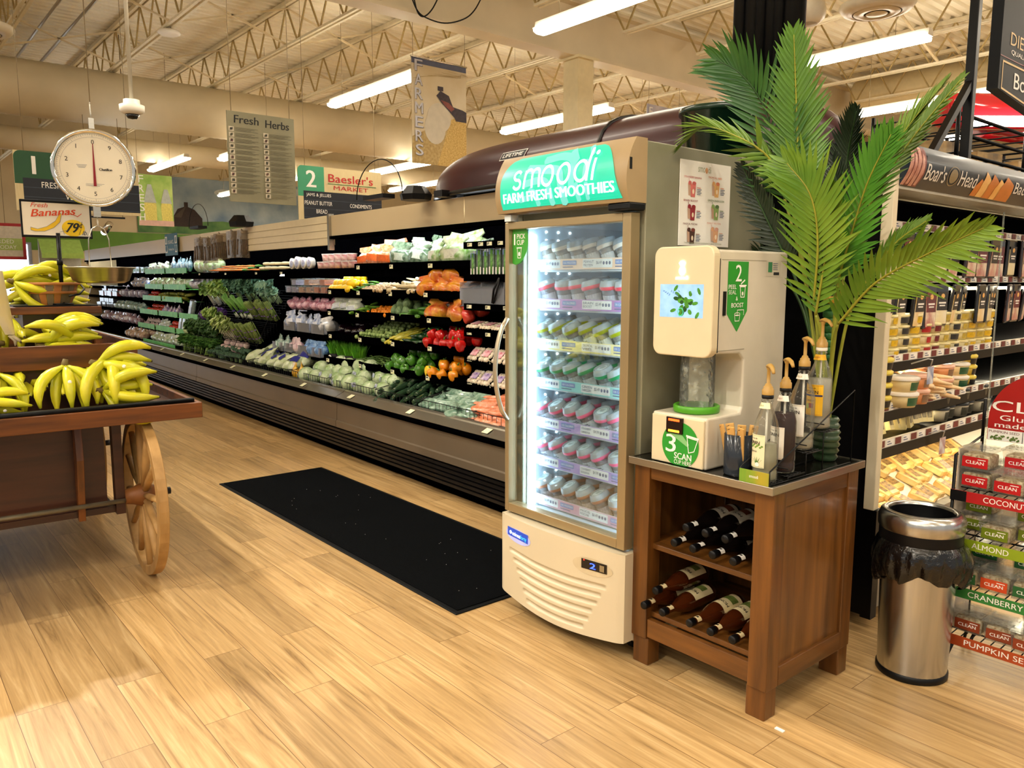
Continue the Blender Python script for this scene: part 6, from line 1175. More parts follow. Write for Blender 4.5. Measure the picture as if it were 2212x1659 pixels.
# ---------------------------------------------------------------- hanging scale
ax = V((.975, -.2, -.03)).normalized(); sc_l = V((-4.30, .96, 1.955))
hs = thing('hanging_scale', 'round chrome hanging scale with a white dial and red needle', 'scale', sc_l); RMX = ax.to_track_quat('Z', 'Y').to_matrix().to_4x4()
MB().lathe([(0, -.05), (.14, -.05), (.172, -.035), (.180, -.01), (.184, .012), (.176, .018), (.166, .010)], 56).xf(RMX).build('case', CHROME, hs)
MB().lathe([(0, .004), (.167, .004)], 56).xf(RMX).build('dial', mat('dial_face', 'e6dec8', .45, var=.02), hs)
U_ = V((0, 0, 1)).cross(ax).normalized(); W_ = ax.cross(U_).normalized(); a = Art(ax*.0045, U_, W_, .0006)
for i in range(100):
    an = 2*PI*i/100; l_ = .012 if i % 10 == 0 else .008 if i % 5 == 0 else .004
    a.line([((.158-l_)*math.sin(an), (.158-l_)*math.cos(an)), (.158*math.sin(an), .158*math.cos(an))], .0009, PRINTK)
a.ring(0, 0, .160, .160, .0008, INK, 48); a.ring(0, 0, .145, .145, .0007, INK, 48)
for i in range(10): an = -2*PI*i/10; a.text(str(i), .122*math.sin(an), .122*math.cos(an)-.0095, .020, PRINTK, al='c')
a.text('Chatillon', .022, -.01, .012, PRINTK, w=.055, bold=.05)
for i in range(3): a.rect(-.075+.004*i, .012-.006*i, -.03-.004*i, .0135-.006*i, INK); a.rect(-.04, -.075-.005*i, .04-.01*i, -.074-.005*i, INK)
a.build('dial_print', hs); a = Art(ax*.008, U_, W_, .0006); RD = mat('needle_red', '8a1420', .3); a.poly([(.0065, -.085), (.0016, .115), (-.0016, .115), (-.0065, -.085)], RD); a.build('needle', hs)
MB().box(-.004, -.012, .17, .004, .012, .235).build('top_bracket', STEEL, hs); MB().tube([(0, 0, .228), (0, .0, .26), (-.005, .0, .285), (0, 0, .31)], .003, 6).build('top_hook', STEEL, hs); MB().cyl((0, 0, .30), (0, 0, 3.14), .0022, n=5).build('hanging_wire', CABLE, hs)
MB().box(-.006, -.016, -.232, .006, .016, -.178).build('lower_bracket', STEEL, hs); MB().tube([(0, 0, -.225), (0, 0, -.26), (.006, 0, -.27), (0, 0, -.28)], .0035, 6).build('lower_hook', STEEL, hs)
for s in (-1, 1): MB().tube([(0, .004*s, -.275), (0, .028*s, -.29), (0, .045*s, -.34), (0, .05*s, -.48)], .0028, 6).build('bail_wire', STEEL, hs)
MB().lathe([(0, -.555), (.10, -.552), (.125, -.54), (.145, -.485), (.158, -.478), (.158, -.474), (.143, -.474), (.122, -.535), (0, -.548)], 40).build('pan', STEEL, hs)
# ---------------------------------------------------------------- mat on the floor
mt = thing('floor_mat', 'long black entrance mat lying in front of the cooler and produce case', 'mat', (-4.01, 2.262, 0)); MB().box(-1.41, -.39, .0, 1.41, .39, .006).build('border', mat('mat_rubber', '06080a', .6, spec=.2), mt, bev=.003); MB().box(-1.385, -.365, .006, 1.385, .365, .010).build('pile', mat('mat_carpet', '020304', .95, col2='070a0e', scale=260, bump=.8, bscale=300, spec=.08), mt)
cr = MB()
for i in range(26): cr.ball((RN.uniform(-1.2, 1.3), RN.uniform(-.3, .3), .011), .0014, 5, 3)
tag(cr.build('mat_crumbs', PRINTW, None, (-4.01, 2.262, 0)), 'pale crumbs scattered over the black mat', 'crumbs', None, 'stuff')
# ---------------------------------------------------------------- deli case, front facing the aisle at X = DX
DX = -1.42; DC = V((-1.9, 5.6, 0)); DO = tuple(-DC); dy0, dy1 = 3.10, 8.2
deli = thing('deli_case', 'brightly lit deli and cheese case with a printed canopy and black end panel', 'display case', DC)
def dd(b, n, m, bev=0): return b.build(n, m, deli, DO, bev=bev)
CREAM2 = mat('deli_edge_cream', 'd8ccb0', .45, var=.03); DBLK = mat('deli_black', '030304', .4, var=.3, spec=.2); DWHT = mat('deli_liner', 'e6dcc6', .4, var=.03)
dd(MB().box(-2.45, dy0, .05, DX-.03, dy0+.03, 1.96).box(DX-.03, dy0, .04, DX+.014, dy0+.05, .50), 'end_panel', DBLK); dd(MB().box(DX-.04, dy0-.006, .50, DX+.004, dy0+.034, 1.965), 'end_edge', CREAM2, .003)
dd(MB().box(-2.45, dy0+.03, .05, -2.40, dy1, 1.96), 'back', mat('deli_back_dark', '030304', .6, spec=0)); dd(MB().box(-2.45, dy0+.03, 1.93, DX-.12, dy1, 1.965), 'roof', DBLK)
dd(MB().box(-2.4, dy0+.03, .05, DX-.02, dy1, .36).box(DX-.06, dy0+.03, .36, DX+.01, dy1, .40), 'base', mat('deli_base_grey', '8f8878', .45))
def sf(u, v, d=0):
    z = 1.785+.155*v; x = DX-.02+.065*math.sin(PI*(.12+.62*v)); n_ = V((1, 0, -.25+.9*(v-.4))).normalized(); return V((x, dy0+.035+4.9*u, z))+n_*d
can = dd(MB().surf(lambda u, v: sf(u, v), 4, 12).add([sf(0, i/8) for i in range(9)]+[V((DX-.2, dy0+.035, 1.94)), V((DX-.2, dy0+.035, 1.785))], [list(range(11))]).box(DX-.2, dy0+.035, 1.775, DX-.0, dy1, 1.787, 1), 'canopy_sign', [mat('canopy_navy', '151d28', .32, col2='1a2838', scale=3, coat=.1), mat('canopy_lip', 'b8ae98', .3, .6)])
a = Art(lift=.0012, fn=lambda y, z, d: sf((y-dy0-.035)/4.9, (z-1.785)/.155, d), cut=.012); HAM = mat('print_ham', 'a8685c', .4, col2='d8a898', scale=25); HAM2 = mat('print_ham_edge', '7a3a34', .4, var=.2); CHS = mat('print_cheese', 'e8a850', .4, col2='f0c880', scale=9); CH2 = mat('print_cheese_dark', 'c8782c', .4)
for i in range(4):
    y = 3.125+.030*i; a.poly([(y, 1.79), (y+.036, 1.79), (y+.045, 1.83), (y+.04, 1.88), (y+.03, 1.93), (y, 1.93)], HAM if i % 2 == 0 else HAM2); a.poly([(y+.005, 1.795), (y+.027, 1.795), (y+.035, 1.84), (y+.022, 1.90), (y+.005, 1.91)], HAM); a.up()
a.build('ham_print', can); a = Art(lift=.0012, fn=a.fn, cut=.012); LW = mat('print_sign_white', 'e6e2da', .4, var=.02)
a.text("Boar's", 3.285, 1.818, .062, LW, w=.185, bold=.012).text('Head', 3.61, 1.820, .058, LW, w=.18, bold=.012).ring(3.54, 1.850, .055, .036, .004, mat('medallion_tan', '8a7a5a', .4)).ell(3.54, 1.850, .038, .027, mat('medallion_tan', '8a7a5a')).text('Bacon', 4.24, 1.83, .05, LW, w=.25, bold=.01); a.build('lettering', can)
a = Art(lift=.0012, fn=a.fn, cut=.012)
for k_, (y, h_, w_) in enumerate(((3.79, .07, .09), (3.85, .105, .07), (3.92, .10, .09), (4.00, .085, .09), (4.06, .10, .12))): a.poly([(y, 1.793), (y+w_*1.3, 1.793), (y+w_*1.2, 1.793+h_*.7), (y+w_*.5, 1.793+h_), (y, 1.793+h_*.5)], CHS if k_ % 2 else CH2).up()
a.build('cheese_print', can); dd(MB().box(DX+.015, 3.18, 1.885, DX+.045, 3.27, 1.905), 'sensor_box', DBLK)
LEDD = mat('deli_led', 'fff0cc', .3, var=0, emit=15)
SHZ = [(1.66, .30, 'black'), (1.425, .30, 'black'), (1.075, .26, 'x'), (.88, .20, 'x'), (.75, .14, 'x')]
RAILW = mat('rail_clear_paper', 'e3dccb', .35, var=.02); RAILR = mat('rail_maroon', '6a1f1f', .4, var=.2)
for k, (z, back, _) in enumerate(SHZ):
    xf_ = DX-back+.12
    if k >= 2: dd(MB().box(-2.40, dy0+.035, z-.02, xf_-.01, dy1, z), 'shelf', DBLK); dd(MB().box(xf_-.03, dy0+.035, z-.055, xf_, dy1, z-.012), 'shelf_front', DBLK)
    dd(MB().box(xf_-.014, dy0+.04, z-.012, xf_-.004, dy1, z+.022), 'price_rail', RAILW)
    a = Art((xf_-.004, dy0+.04, z-.012), (0, 1, 0), (0, 0, 1), .0008); y = .02; i = 0
    while y < 2.6:
        w_ = .07 if i % 2 else .055; a.rect(y, .003, y+w_, .031, RAILR if i % 2 == 0 else PRINTW)
        if i % 2: a.up().rect(y+.008, .010, y+w_*.7, .014, INK).rect(y+.008, .02, y+w_*.5, .024, INK); a.layer -= 1
        y += w_+.012; i += 1
    dd(a.b, 'rail_print', a.mats)
    if k >= 1: dd(MB().box(xf_-.10, dy0+.06, z-.050, xf_-.07, dy1, z-.035), 'shelf_light', LEDD)
dd(MB().box(DX-.30, dy0+.06, 1.86, DX-.26, dy1, 1.88), 'canopy_light', mat('deli_led_soft', 'fff4dc', .3, var=0, emit=5))
dd(MB().box(DX-.018, 4.30, .42, DX-.012, 4.305, 1.75), 'glass_edge', film('deli_glass', 'dfeae6', .25, .05)); 
# products: hanging packs
def hang(nm, body, lab, w, h):
    t = thing('hanging_meat_pack', 'x', 'pack'); MB().box(-.004, -w/2, -h, .012, w/2, 0).build('tray', mat('pack_tray_'+nm, body, .25, var=.15, coat=.5), t, bev=.008); MB().box(.012, -w*.38, -h*.95, .016, w*.38, -h*.25).build('meat_window', mat('pack_window_'+nm, lab, .3, col2='f0e6cc', scale=14), t, bev=.004)
    l = MB().box(.0162, -w*.36, -h*.62, .0172, w*.36, -h*.18).build('label', mat('pack_label_'+nm, '1a1a1c' if nm != 'red' else '8a1f2a', .4, col2='3a3430', scale=60), t); a = Art((.0172, -w*.36, -h*.62), (0, 1, 0), (0, 0, 1), .0006); a.ell(w*.36, h*.34, w*.13, h*.06, CHS).rect(w*.1, h*.16, w*.6, h*.2, PRINTW).rect(w*.15, h*.1, w*.55, h*.13, PRINTW); a.build('label_print', l); return Proto(t)
HB, HC, HRD, HP = hang('black', '101114', 'e8d8a0', .12, .20), hang('cheese', '16181c', 'e8c070', .11, .20), hang('red', '1c1416', 'b05048', .13, .21), hang('pink', '2a1c20', 'c88078', .15, .21)
for i in range(15):
    P = [HB, HC, HB, HRD, HC, HB, HB, HP, HP, HRD, HP, HRD, HB, HP, HP][i]; P.put((-1.60+RN.uniform(-.03, .02), 3.24+i*.142, 1.645), (0, RN.uniform(-.05, .12), RN.uniform(-.15, .15)), 'hanging deli pack in the upper peg row, %s from the left' % (ORD[i]), 'deli packs in the upper peg row')
for i in range(15):
    P = [HB, HC, HC, HB, HC, HRD, HB, HC, HB, HC, HB, HP, HP, HRD, HP][i]; P.put((-1.57+RN.uniform(-.03, .02), 3.20+i*.138, 1.405), (0, RN.uniform(-.05, .12), RN.uniform(-.25, .25)), 'hanging cheese slice pack in the lower peg row, %s from the left' % (ORD[i]), 'packs in the lower peg row')
# hummus tubs
def htub(c, k):
    t = thing('hummus_tub', 'x', 'tub'); MB().lathe([(0, 0), (.046, 0), (.052, .040), (0, .040)], 20).build('tub', mat('hum_'+k, c, .35, col2='e6d9a8', scale=9), t); MB().lathe([(.054, .038), (.055, .046), (.045, .049), (0, .047)], 20).build('lid', mat('hum_lid', 'd8c26a', .25, col2='f0e6b8', scale=18), t); MB().lathe([(.0505, .008), (.0528, .034)], 8, a0=-.7, a1=.7).build('label', mat('hum_lab_'+k, c, .4, var=.25, scale=60), t); return Proto(t)
HT = [htub(c, k) for c, k in (('8a2a78', 'purple'), ('5a9a24', 'green'), ('d8b01c', 'yellow'), ('2c2c2c', 'black'), ('a81c1c', 'red'), ('6a1418', 'maroon'), ('b8a03c', 'olive'))]; NMH = ['purple', 'green', 'yellow', 'black', 'red', 'maroon', 'olive']
for i, k in enumerate((0, 0, 1, 2, 3, 2, 4, 5, 6, 3, 6, 2, 6, 2)):
    for lv in range(4):
        if lv == 3 and i in (6, 7): continue
        HT[k].put((-1.62+RN.uniform(-.006, .006), 3.21+i*.112, 1.076+lv*.049), (0, 0, RN.uniform(-.3, .3)), '%s-labelled dip tub, stack %s from the left, %s from the bottom' % (NMH[k], ORD[i], ORD[lv]), 'dip tubs stacked on the third deli shelf')
def bigtub(c, lab, r, h, k, lid='ece2d4'):
    t = thing('salad_tub', 'x', 'tub'); MB().lathe([(0, 0), (r*.85, 0), (r, h), (0, h)], 22).build('tub', mat('bt_'+k, c, .35, var=.1), t); MB().lathe([(r*1.04, h-.004), (r*1.05, h+.006), (r*.9, h+.012), (0, h+.009)], 22).build('lid', mat('bt_lid_'+k, lid, .3, var=.05, scale=40), t); MB().lathe([(r*.9, h*.15), (r*.985, h*.8)], 8, a0=-.6, a1=.6).build('label', mat('bt_lab_'+k, lab, .4, var=.3, scale=50), t); return Proto(t)
B1, B2, B3 = bigtub('e0c890', '2c5a3a', .07, .055, 'green'), bigtub('d8905c', '8a6a50', .06, .055, 'salsa', 'e8b498'), bigtub('c8a83c', '1c1a18', .055, .045, 'black', 'e0c84a')
PK = bigtub('b8ae94', '4a4638', .055, .06, 'parm', '1c1c1a')
for j, (P, y, x, n) in enumerate(((B3, 3.33, -1.54, 4), (B1, 3.46, -1.50, 2), (B2, 3.60, -1.50, 2), (B2, 4.12, -1.60, 2), (B1, 4.28, -1.60, 2), (B3, 4.42, -1.6, 3), (B2, 4.0, -1.66, 2))):
    for lv in range(n): P.put((x, y, .882+lv*(.066 if P is not B3 else .054)), (0, 0, RN.uniform(-.2, .2)), '%s tub on the fourth deli shelf, stack %s from the left, %s up' % ({0: 'yellow-lidded', 1: 'green-labelled', 2: 'salsa'}[(B3, B1, B2).index(P)], ORD[j], ORD[lv]), 'tubs on the fourth deli shelf')
STK = capsule('cheese_stick', 'cheese', 'x', .2, .012, mat('stick_wrap', 'dca860', .3, col2='efdcb8', rnd=.15), .02, .9)
for i in range(32): STK.put((-1.60+RN.uniform(-.12, .10), 3.68+RN.uniform(0, .26), .886+.012*(i//4)), (RN.uniform(-.2, .2), RN.uniform(-.1, .25), RN.uniform(-.5, .5)), 'wrapped cheese stick in the heap on the fourth deli shelf', 'cheese sticks')
WG = MB().prism([(0, 0), (.10, -.03), (.10, .03)], .12).xf(Matrix.Translation((0, 0, 0)))
wdg = item('cheese_wedge', 'x', 'cheese', WG, mat('cheese_pale', 'e6cf7a', .4, col2='f2e6b8', scale=9), (('label', MB().box(.1005, -.022, .02, .1015, .022, .1), mat('wedge_label', '2a261e', .4, col2='d8c89a', scale=40)),))
PW_ = Proto(wdg)
for i in range(11): PW_.put((-1.60, 3.22+i*.062, .752), (RN.uniform(-.1, .1), RN.uniform(-.35, -.1), RN.uniform(-.5, .5)), 'cheese wedge standing on the fifth deli shelf, %s from the left' % ORD[i], 'cheese wedges on the fifth shelf')
for i in range(6):
    for lv in range(2): PK.put((-1.55-.02*(i % 2), 3.98+i*.118, .752+lv*.072), (0, 0, RN.uniform(-.2, .2)), 'black-lidded cheese tub, %s from the left, %s layer' % (ORD[i], 'top' if lv else 'bottom'), 'black-lidded tubs')
blk = item('cheese_block', 'x', 'cheese', MB().box(-.055, -.03, 0, .055, .03, .035), mat('cheese_orange', 'dca03c', .35, col2='f2e0a0', scale=9, rnd=.2), (('label', MB().box(-.03, -.022, .0352, .03, .022, .0362), mat('block_label', '3a2a1c', .4, col2='c89a5a', scale=55)),)); blk.modifiers.new('e', 'BEVEL').width = .006
PBk = Proto(blk)
for r_ in range(6):
    for i in range(15): PBk.put((-1.50-.10*r_+RN.uniform(-.02, .02), 3.19+i*.10+RN.uniform(-.02, .02), .405+.052*r_+RN.uniform(0, .012)), (RN.uniform(-.2, .2), .42+RN.uniform(-.15, .15), RN.uniform(-.25, .25)), 'cheese block in the deli well, %s row, %s from the left' % (ORD[r_], ORD[i]), 'cheese blocks in the bottom deli well')
dd(MB().prism([(-2.3, .40), (-1.46, .40), (-2.3, .80)][::1], dy1-dy0-.1, ((0, dy1, 0), (1, 0, 0), (0, 0, 1))), 'sloped_deck', DWHT)
for y, z, x, nm in ((3.50, 1.03, -1.40, 'blue and white'), (3.68, .70, -1.40, 'maroon')):
    t = thing('shelf_flag', '%s card hanging from a curved plastic clip on the deli shelf' % nm, 'tag', (x, y, z)); MB().box(0, -.03, -.045, .002, .03, .03).build('card', mat('flag_'+nm.split()[0], '3a5a9a' if nm[0] == 'b' else '8a3038', .4, col2='e6e6ea', scale=20), t); MB().tube([(0, 0, .03), (.01, -.01, .06), (.0, -.03, .065), (-.06, -.05, .04)], .003, 6).build('clip', film('clip_clear', 'e6e6e6', .5), t)
# rack with boxes on top of the deli case, pole, hanging dark sign
t = thing('wire_rack', 'black wire rack standing on top of the deli case', 'rack', (-1.95, 5.5, 1.968)); b = MB()
for z in (.02, .12, .22, .32):
    for x in (-.25, .2): b.tube([(x, -1.0, z), (x, 2.2, z)], .010, 5)
    for i in range(14): b.tube([(-.25, -1.0+i*.246, z), (.2, -1.0+i*.246, z)], .005, 4)
for y in (-1.0, .0, 1.0, 2.2):
    for x in (-.25, .2): b.tube([(x, y, 0), (x, y, .36)], .012, 6)
b.build('frame', BLACKM, t)
bx = item('stock_box', 'x', 'box', MB().box(-.10, -.13, 0, .10, .13, .085), mat('stock_box_print', '2c3444', .5, col2='d8b070', scale=9, rnd=.3)); Pq = Proto(bx)
for i in range(10): Pq.put((-1.96, 4.7+i*.30, 1.968+(.026 if i % 2 else .126)), (0, 0, RN.uniform(-.2, .2)), 'dark and tan carton in the wire rack over the deli case, %s along' % ORD[i], 'cartons in the wire rack')
pl = thing('sign_post', 'black post with a diagonal brace rising from the deli case roof', 'post', (-1.66, 4.38, 1.968)); MB().box(-.022, -.022, 0, .022, .022, 3.2).build('post', BLACKM, pl, bev=.004); MB().bar((0, 0, .44), (0, -.42, .03), .032).build('brace', BLACKM, pl)
t = thing('hanging_brand_sign', 'black hanging sign with gold letters at the top right edge', 'sign', (-1.20, 3.43, 2.125)); SGN = mat('sign_black', '060709', .45, spec=.15); MB().prism([(-.06, .015), (.7, -.06), (.7, .7), (-.06, .7)], .04, ((-.02, 0, 0), (0, 1, 0), (0, 0, 1))).build('board', SGN, t)
a = Art((.02, 0, 0), (0, 1, 0), (0, 0, 1), .001); GD = mat('sign_gold', 'c8a86a', .4); a.text('DIETZ', .03, .187, .046, GD, w=.26).text('QUALITY', .045, .152, .020, LW, w=.20).rect(-.06, .133, .7, .137, RAILR).text("Boar's", .095, .035, .062, LW, w=.30, bold=.01).line([(.7, .118), (-.03, .118), (-.03, .02), (.7, -.045)], .007, GD); a.build('lettering', t)
for y in (-.03, .5): MB().cyl((0, y, .7), (0, y, 3.03), .006, n=6).build('hanging_rod', STEEL, t)
t = thing('red_canopy_light', 'curved glossy red light canopy hanging behind the deli case', 'ceiling light', (-2.2, 6.3, 2.6)); RDP = mat('red_gloss', 'b81420', .12, coat=.6, var=.05)
MB().tube([(-.25, -.35, 0), (-.22, -.30, .0), (.6, .75, 0)], [.10, .125, .125], 18).build('red_tube', RDP, t); MB().tube([(-.1, .0, -.10), (.1, 1.2, -.10)], .06, 12).build('red_rail', RDP, t); MB().bar((-.08, -.28, -.10), (.62, .62, -.10), .16, .02).build('light_panel', LENS, t)
for y in (0, .5): MB().cyl((.1+.4*y, y, .1), (.1+.4*y, y, 2.5), .006, n=5).build('hanging_wire', CABLE, t)
# ---------------------------------------------------------------- trash can
tc_ = thing('trash_can', 'round stainless trash can with black liner bag beside the wooden table', 'trash can', (-1.145, 2.88, 0)); tc_.scale = (.92, .92, 1)
SSM = mat('can_stainless', 'c2c2c0', .24, 1, var=.10, scale=5, stretch=(8, 8, .4))
MB().lathe([(0, 0), (.128, 0), (.131, .004), (.131, .022), (.126, .026)], 40).build('base_ring', BLACK, tc_); MB().lathe([(.126, .024), (.137, .44)], 44).build('body', SSM, tc_)
MB().lathe([(.140, .455), (.149, .50), (.149, .545)], 44).build('collar', BLACK, tc_); MB().lathe([(.150, .543), (.154, .55), (.154, .585), (.146, .603), (.126, .612), (.118, .606), (.116, .56), (.114, .50)], 44).build('rim', SSM, tc_); MB().lathe([(.113, .60), (.112, .40), (0, .36)], 30).build('inner_bin', BLACK, tc_)
def bf(u, v):
    a = 2*PI*u; r = .150+.020*math.sin(PI*v)**.8+.016*(abs(math.sin(6.5*a+2*v))-.5)*v+.008*math.sin(23*a)*v+(.02*max(0, math.cos(a-.9))*math.sin(PI*v)); z = .505-(.135+.02*math.sin(2*a+.5)+.012*math.sin(7*a))*v; return (r*math.cos(a), r*math.sin(a), z)
MB().surf(bf, 96, 12).build('liner_bag', mat('liner_black_film', '060607', .16, var=.3, bump=.7, scale=14, coat=.4), tc_)
# ---------------------------------------------------------------- snack rack
SR = V((-.80, 3.12, 0)); SO = tuple(-SR); snack = thing('snack_rack', 'black wire snack rack with coloured flavour strips and a round red sign', 'rack', SR)
rx0, rx1, ry0, ry1 = -1.095, -.48, 3.0, 3.25; b = MB(); SHS = [(.135, 'PUMPKIN SEED', 'a8451c'), (.318, 'CRANBERRY', '2f7a34'), (.500, 'ALMOND', '8aa01c'), (.672, 'COCONUT', 'b01a1c')]
for x in (rx0, rx1): b.tube([(x, ry0, .05), (x, ry0+.01, .80), (x, ry1, .84), (x, ry1, .05)], .006, 7)
b.tube([(rx0, ry1, .84), (rx0, ry1, .98)], .006, 7).tube([(rx1, ry1, .84), (rx1, ry1, .98)], .006, 7); b.build('frame', BLACKM, snack, SO)
for x in (rx0+.02, rx1-.02):
    for y in (ry0, ry1): q = MB().tube([(x-.015, y, .10), (x-.03, y, 0.006), (x-.01, y, .006), (x+.02, y, .10)], .006, 6); q.build('hairpin_leg', BLACKM, snack, SO)
for z, nm, c_ in SHS:
    q = MB()
    for i in range(20): x = rx0+(rx1-rx0)*i/19; q.tube([(x, ry0, z), (x, ry1, z+.012)], .0025, 4)
    for j in range(5): y = ry0+(ry1-ry0)*j/4; q.tube([(rx0, y, z+.012*j/4), (rx1, y, z+.012*j/4)], .0032, 5)
    sh = q.build('wire_shelf', BLACKM, snack, SO)
    st = MB().box(rx0-.004, ry0-.006, z-.034, rx1+.004, ry0-.002, z+.004).build('flavour_strip', mat('strip_'+nm.split()[0].lower(), c_, .4, var=.04), sh)
    if nm == 'COCONUT': MB().box(rx0-.004, ry0-.0066, z-.034, rx0+.05, ry0-.0062, z+.004).build('strip_clip', BLACK, sh)
    a = Art((rx0+.075, ry0-.006, z-.034), (1, 0, 0), (0, 0, 1), .0006); a.text(nm, .005 if nm != 'COCONUT' else .03, .010, .020, PRINTW, w=len(nm)*.0195, bold=.012); a.build('lettering', st)
sp = MB().box(rx0+.003, ry0+.02, .12, rx0+.006, ry1-.02, .82).build('side_card', mat('side_card_white', 'd8d0c4', .5, var=.05), snack, SO)
rs_ = MB(); cxs, czs, rr = -.89, .915, .178
poly = [(cxs+rr*math.cos(PI*i/24), czs+rr*math.sin(PI*i/24)) for i in range(25)]+[(cxs-rr, .835), (cxs+rr, .835)]
rs_.prism(poly, .006, ((0, ry1-.03, 0), (1, 0, 0), (0, 0, 1))); hd = rs_.build('header_sign', mat('header_red', 'a81612', .4, var=.04), snack, SO)
a = Art((cxs, ry1-.036, 0), (1, 0, 0), (0, 0, 1), .0008); a.text('CLEAN', -.168, .945, .040, PRINTW, w=.33, bold=.02).text('Gluten Free', -.14, .912, .020, PRINTW, w=.27).text('made with', -.155, .886, .018, PRINTW, w=.20, bold=.025).rect(-.176, .836, .176, .878, PRINTW).up().text('PUMPKIN SEED', -.172, .864, .009, RAILR, w=.10).text('ALMOND', -.05, .862, .009, RAILR, w=.07)
for i in range(26): a.ell(-.165+.095*RN.random(), .841+.014*RN.random(), .005, .0035, mat('seed_green', '5a7030', .5), 7, RN.uniform(0, 3))
for i in range(8): a.ell(-.04+.08*RN.random(), .842+.013*RN.random(), .008, .004, mat('almond_brown', '8a5030', .5), 7, RN.uniform(0, 3))
a.rect(-.062, .836, -.06, .878, PRINTK); a.build('lettering', hd)
def snackbox(k, c_):
    t = thing('granola_box', 'x', 'snack box'); w, d, h = .048, .045, .062
    MB().prism([(-w*.86, 0), (w*.86, 0), (w, h), (-w, h)], 2*d, ((0, d, 0), (1, 0, 0), (0, 0, 1))).build('box', film('snack_film', 'f0f2f0', .06, .07, gloss=.5), t); MB().box(-w*.84, -d*.9, .003, w*.84, d*.9, h*.78).build('granola', mat('granola', 'a07c4a', .7, col2='efe2bc', scale=90, bump=1, bscale=110), t, bev=.006)
    MB().box(-w-.004, -d-.004, h, w+.004, d+.004, h+.006).box(-w+.006, -d+.006, h+.006, w-.006, d-.006, h+.012).build('lid', film('snack_film', 'e6e8e6'), t)
    l = MB().box(-w*.80, -d-.0022, .008, w*.80, -d-.001, .042).build('label', mat('snack_label_'+k, c_, .4, var=.06), t); a = Art((0, -d-.0022, 0), (1, 0, 0), (0, 0, 1), .0005); a.text('CLEAN', 0, .019, .011, PRINTW, w=.054, al='c', bold=.03).rect(.008, .034, .032, .0365, PRINTW); a.build('label_print', l); return Proto(t)
SB = {k: snackbox(k, c_) for k, c_ in (('red', 'b8161c'), ('olive', '6a7a14'), ('dark green', '1f5a2c'), ('orange', 'c8461c'), ('rust', '8a3a1c'))}
for k, x, y, z, w in (('red', -1.03, 3.075, .684, 'bottom box in the left coconut stack'), ('red', -1.035, 3.075, .752, 'upper box in the left coconut stack'), ('red', -1.02, 3.18, .690, 'rear left on the coconut shelf'), ('red', -.92, 3.06, .684, 'second from the left on the coconut shelf'), ('red', -.93, 3.17, .752, 'rear upper box on the coconut shelf'), ('red', -.81, 3.075, .684, 'third from the left on the coconut shelf'), ('red', -.815, 3.075, .752, 'upper box in the third coconut stack'),
    ('olive', -1.035, 3.13, .512, 'bottom box in the left almond stack'), ('olive', -1.03, 3.13, .580, 'upper box in the left almond stack'), ('olive', -.95, 3.06, .510, 'bright one in front on the almond shelf'), ('olive', -.86, 3.13, .578, 'right upper box on the almond shelf'), ('olive', -.86, 3.13, .510, 'right lower box on the almond shelf'),
    ('dark green', -1.045, 3.06, .328, 'front left on the cranberry shelf'), ('dark green', -1.02, 3.18, .398, 'raised rear box on the cranberry shelf'), ('dark green', -1.02, 3.18, .332, 'rear left low box on the cranberry shelf'), ('orange', -.94, 3.06, .328, 'orange label in the middle of the cranberry shelf'), ('dark green', -.87, 3.16, .398, 'rear right on the cranberry shelf'), ('dark green', -.84, 3.06, .328, 'front right on the cranberry shelf'), ('rust', -1.02, 3.08, .146, 'left on the pumpkin seed shelf'), ('rust', -.915, 3.07, .146, 'middle on the pumpkin seed shelf'), ('rust', -.82, 3.05, .146, 'front right on the pumpkin seed shelf'), ('rust', -.82, 3.15, .212, 'raised right on the pumpkin seed shelf')):
    SB[k].put((x, y, z), (0, 0, RN.uniform(-.08, .08)), scale=1.1, label= 'clear %s-label granola box, %s' % (k, w), group='granola boxes on the snack rack')
# ---------------------------------------------------------------- overhead things
dm = thing('dome_camera', 'white dome security camera hanging on a thin pole from the ceiling', 'security camera', (-6.19, 1.653, 2.60)); MB().lathe([(.0, -.018), (.050, -.012), (.072, .0), (.082, .012), (.084, .05), (.062, .054), (.056, .06), (.054, .088), (0, .092)], 32).build('housing', WHITE, dm); MB().lathe([(0, -.045), (.03, -.04), (.048, -.014), (0, -.012)], 24).build('dark_lens', mat('lens_dark', '0a0908', .08), dm); MB().cyl((0, 0, .09), (0, 0, 2.55), .014, n=12).build('pole', mat('pole_pale_metal', 'c2bba8', .4, .3), dm)
def wires(t, ys, z0, z1=0):
    z1 = 5.17-t.location.z
    for y in ys: MB().cyl((0, y, z0), (0, y, z1), .003, n=5).build('hanging_wire', CABLE, t)
